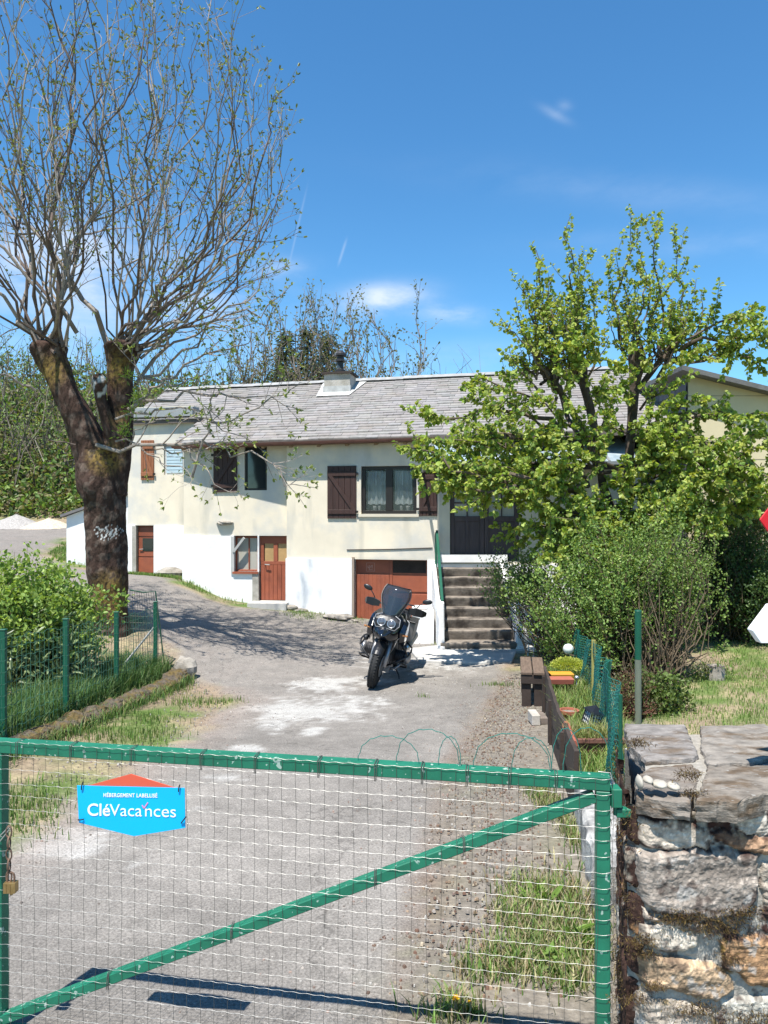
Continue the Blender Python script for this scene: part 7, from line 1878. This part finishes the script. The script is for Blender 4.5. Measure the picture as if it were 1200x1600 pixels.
        cy = g.build('cylinder', M['engine'], t); g = MB(); g.ball((.235, s_ * .345, .43), (.105, .055, .095), 14, 10); g.build('rocker_cover', M['alu_grey'], cy, smooth=True)
        g = MB(); g.tube([(.52, s_ * .09, .30), (.50, s_ * .25, .40), (.45, s_ * .37, .50), (.34, s_ * .395, .56), (.24, s_ * .38, .60), (.22, s_ * .22, .70)], .0135, 8); g.tube([(.50, s_ * .25, .40), (.36, s_ * .37, .34), (.22, s_ * .36, .28), (.12, s_ * .16, .24)], .0135, 8); g.tube([(.45, s_ * .37, .50), (.50, s_ * .28, .66), (.46, s_ * .24, .80)], .012, 8); g.build('crash_bar', M['black_plastic'], t, smooth=True)
        g = MB(); g.ball((.47, s_ * .30, .62), (.035, .04, .04), 12, 8); g.build('auxiliary_light', M['black_plastic'], t, smooth=True)
        g = MB(); g.tube([(-.05, s_ * .13, .33), (-.06, s_ * .27, .32)], .016, 8); g.build('foot_peg', M['engine'], t)
        # handlebar side
        g = MB(); g.tube([(.42, s_ * .06, 1.10), (.40, s_ * .16, 1.17), (.30, s_ * .34, 1.155), (.25, s_ * .43, 1.14)], .012, 8); hb = g.build('handlebar', M['black_plastic'], t, smooth=True)
        g = MB(); g.tube([(.31, s_ * .32, 1.155), (.245, s_ * .445, 1.138)], .018, 10); g.build('grip', M['rubber'], hb)
        g = MB(); g.loft([[(.42, s_ * .22, 1.20), (.42, s_ * .22, 1.12), (.40, s_ * .225, 1.12), (.40, s_ * .225, 1.20)], [(.41, s_ * .33, 1.225), (.41, s_ * .33, 1.10), (.385, s_ * .335, 1.10), (.385, s_ * .335, 1.225)], [(.36, s_ * .44, 1.21), (.36, s_ * .44, 1.10), (.335, s_ * .44, 1.11), (.335, s_ * .44, 1.20)], [(.26, s_ * .485, 1.175), (.26, s_ * .485, 1.12), (.245, s_ * .475, 1.12), (.245, s_ * .475, 1.17)]]); g.build('hand_guard', M['black_plastic'], t, bevel=.006, seg=2)
        g = MB(); g.tube([(.33, s_ * .30, 1.17), (.36, s_ * .36, 1.27), (.34, s_ * .43, 1.33)], .007, 8); mr = g.build('mirror_stalk', M['black_plastic'], t)
        g = MB(); g.ball((.34, s_ * .465, 1.345), (.022, .075, .040), 16, 10, M=np.array(Matrix.Rotation(s_ * math.radians(14), 4, 'X'))); g.build('mirror', M['black_plastic'], mr, smooth=True)
        # side case
        g = MB(); y0_, y1_ = (s_ * .20, s_ * .42) if s_ < 0 else (.14, .27); g.loft([[(x, y0_, z) for x, z in ((-.38, .52), (-.84, .54), (-.86, .86), (-.36, .86))], [(x, y1_, z) for x, z in ((-.42, .55), (-.80, .56), (-.84, .84), (-.40, .84))]]); cs_ = g.build('side_case', M['case_grey'], t, bevel=.018, seg=2)
        g = MB(); g.box((-.86, min(y0_, y1_) - .004, .845), (-.36, max(y0_, y1_) + .004, .875)); g.build('case_lid', M['black_plastic'], cs_, bevel=.006)
        g = MB(); g.tube([(.28, s_ * .16, .86), (.30, s_ * .2, .78)], .01, 6); g.tube([(.66, s_ * .23, .82), (.66, s_ * .30, .83)], .008, 6); g.ball((.665, s_ * .315, .832), (.022, .024, .016), 10, 8); g.build('indicator', M['indicator_lens'], t, smooth=True)
    # engine block, frame, exhaust, swingarm, stand
    hull('engine_block', [(.40, .10, .26, .50), (.30, .15, .22, .58), (.10, .16, .20, .62), (-.10, .13, .24, .60), (-.20, .09, .30, .54)], M['engine'])
    g = MB()
    for s_ in (-1, 1): g.tube([(.44, s_ * .06, .98), (.20, s_ * .13, .74), (-.10, s_ * .13, .70), (-.30, s_ * .12, .80), (-.80, s_ * .10, .86)], .016, 8); g.tube([(.42, s_ * .05, .92), (.38, s_ * .1, .60), (.30, s_ * .1, .30), (-.05, s_ * .12, .24)], .016, 8)
    g.build('frame', M['black_plastic'], t, smooth=True)
    g = MB(); g.tube([(-.12, -.08, .40), (-.45, -.09, .37), (-.74, -.08, R)], [.05, .04, .05], 12); g.build('swing_arm', M['engine'], t, smooth=True)
    g = MB(); g.tube([(.24, .30, .36), (.36, .22, .26), (.25, .10, .20), (-.10, .10, .22), (-.30, .17, .32), (-.42, .20, .40)], .02, 10); ex_ = g.build('exhaust_pipe', M['alu_grey'], t, smooth=True)
    g = MB(); g.tube([(-.42, .20, .40), (-.50, .22, .44), (-.86, .25, .58), (-.90, .25, .60)], [.03, .055, .06, .045], 16); g.build('silencer', M['silver'], ex_, smooth=True)
    g = MB(); g.box((.28, -.13, .16), (.34, .13, .34)); g.loft([[(.44, -.1, .36), (.44, .1, .36), (.40, .1, .38), (.40, -.1, .38)], [(.32, -.12, .19), (.32, .12, .19), (.30, .12, .22), (.30, -.12, .22)], [(-.05, -.12, .17), (-.05, .12, .17), (-.05, .12, .20), (-.05, -.12, .20)]]); g.build('skid_plate', M['alu_grey'], t)
    g = MB(); g.tube([(.06, .13, .25), (.14, .26, .12), (.20, .345, -.058)], [.013, .012, .011], 8); st__ = g.build('side_stand', M['black_plastic'], t, smooth=True)
    g = MB(); rings = []
    for a in np.linspace(math.radians(20), math.radians(120), 8): rings.append([Vector((-.74 - (R + .03) * math.cos(a) * 1.0, k * .09, R + (R + .03 - .03 * abs(k)) * math.sin(a))) for k in (-1, -.5, 0, .5, 1)] + [Vector((-.74 - (R + .02) * math.cos(a), k * .085, R + (R + .018 - .03 * abs(k)) * math.sin(a))) for k in (1, .5, 0, -.5, -1)])
    g.loft(rings); g.build('rear_mudguard', M['black_plastic'], t)
    g = MB(); g.box((-1.0, -.11, .70), (-.985, .11, .84)); g.build('tail_plate', M['black_plastic'], t)
    g = MB(); g.tube([(-.55, -.16, .98), (-.75, -.17, 1.03), (-.97, -.13, 1.03), (-.97, .13, 1.03), (-.75, .17, 1.03), (-.55, .16, .98)], .012, 8); g.build('luggage_rack', M['black_plastic'], t, smooth=True)
motorcycle()
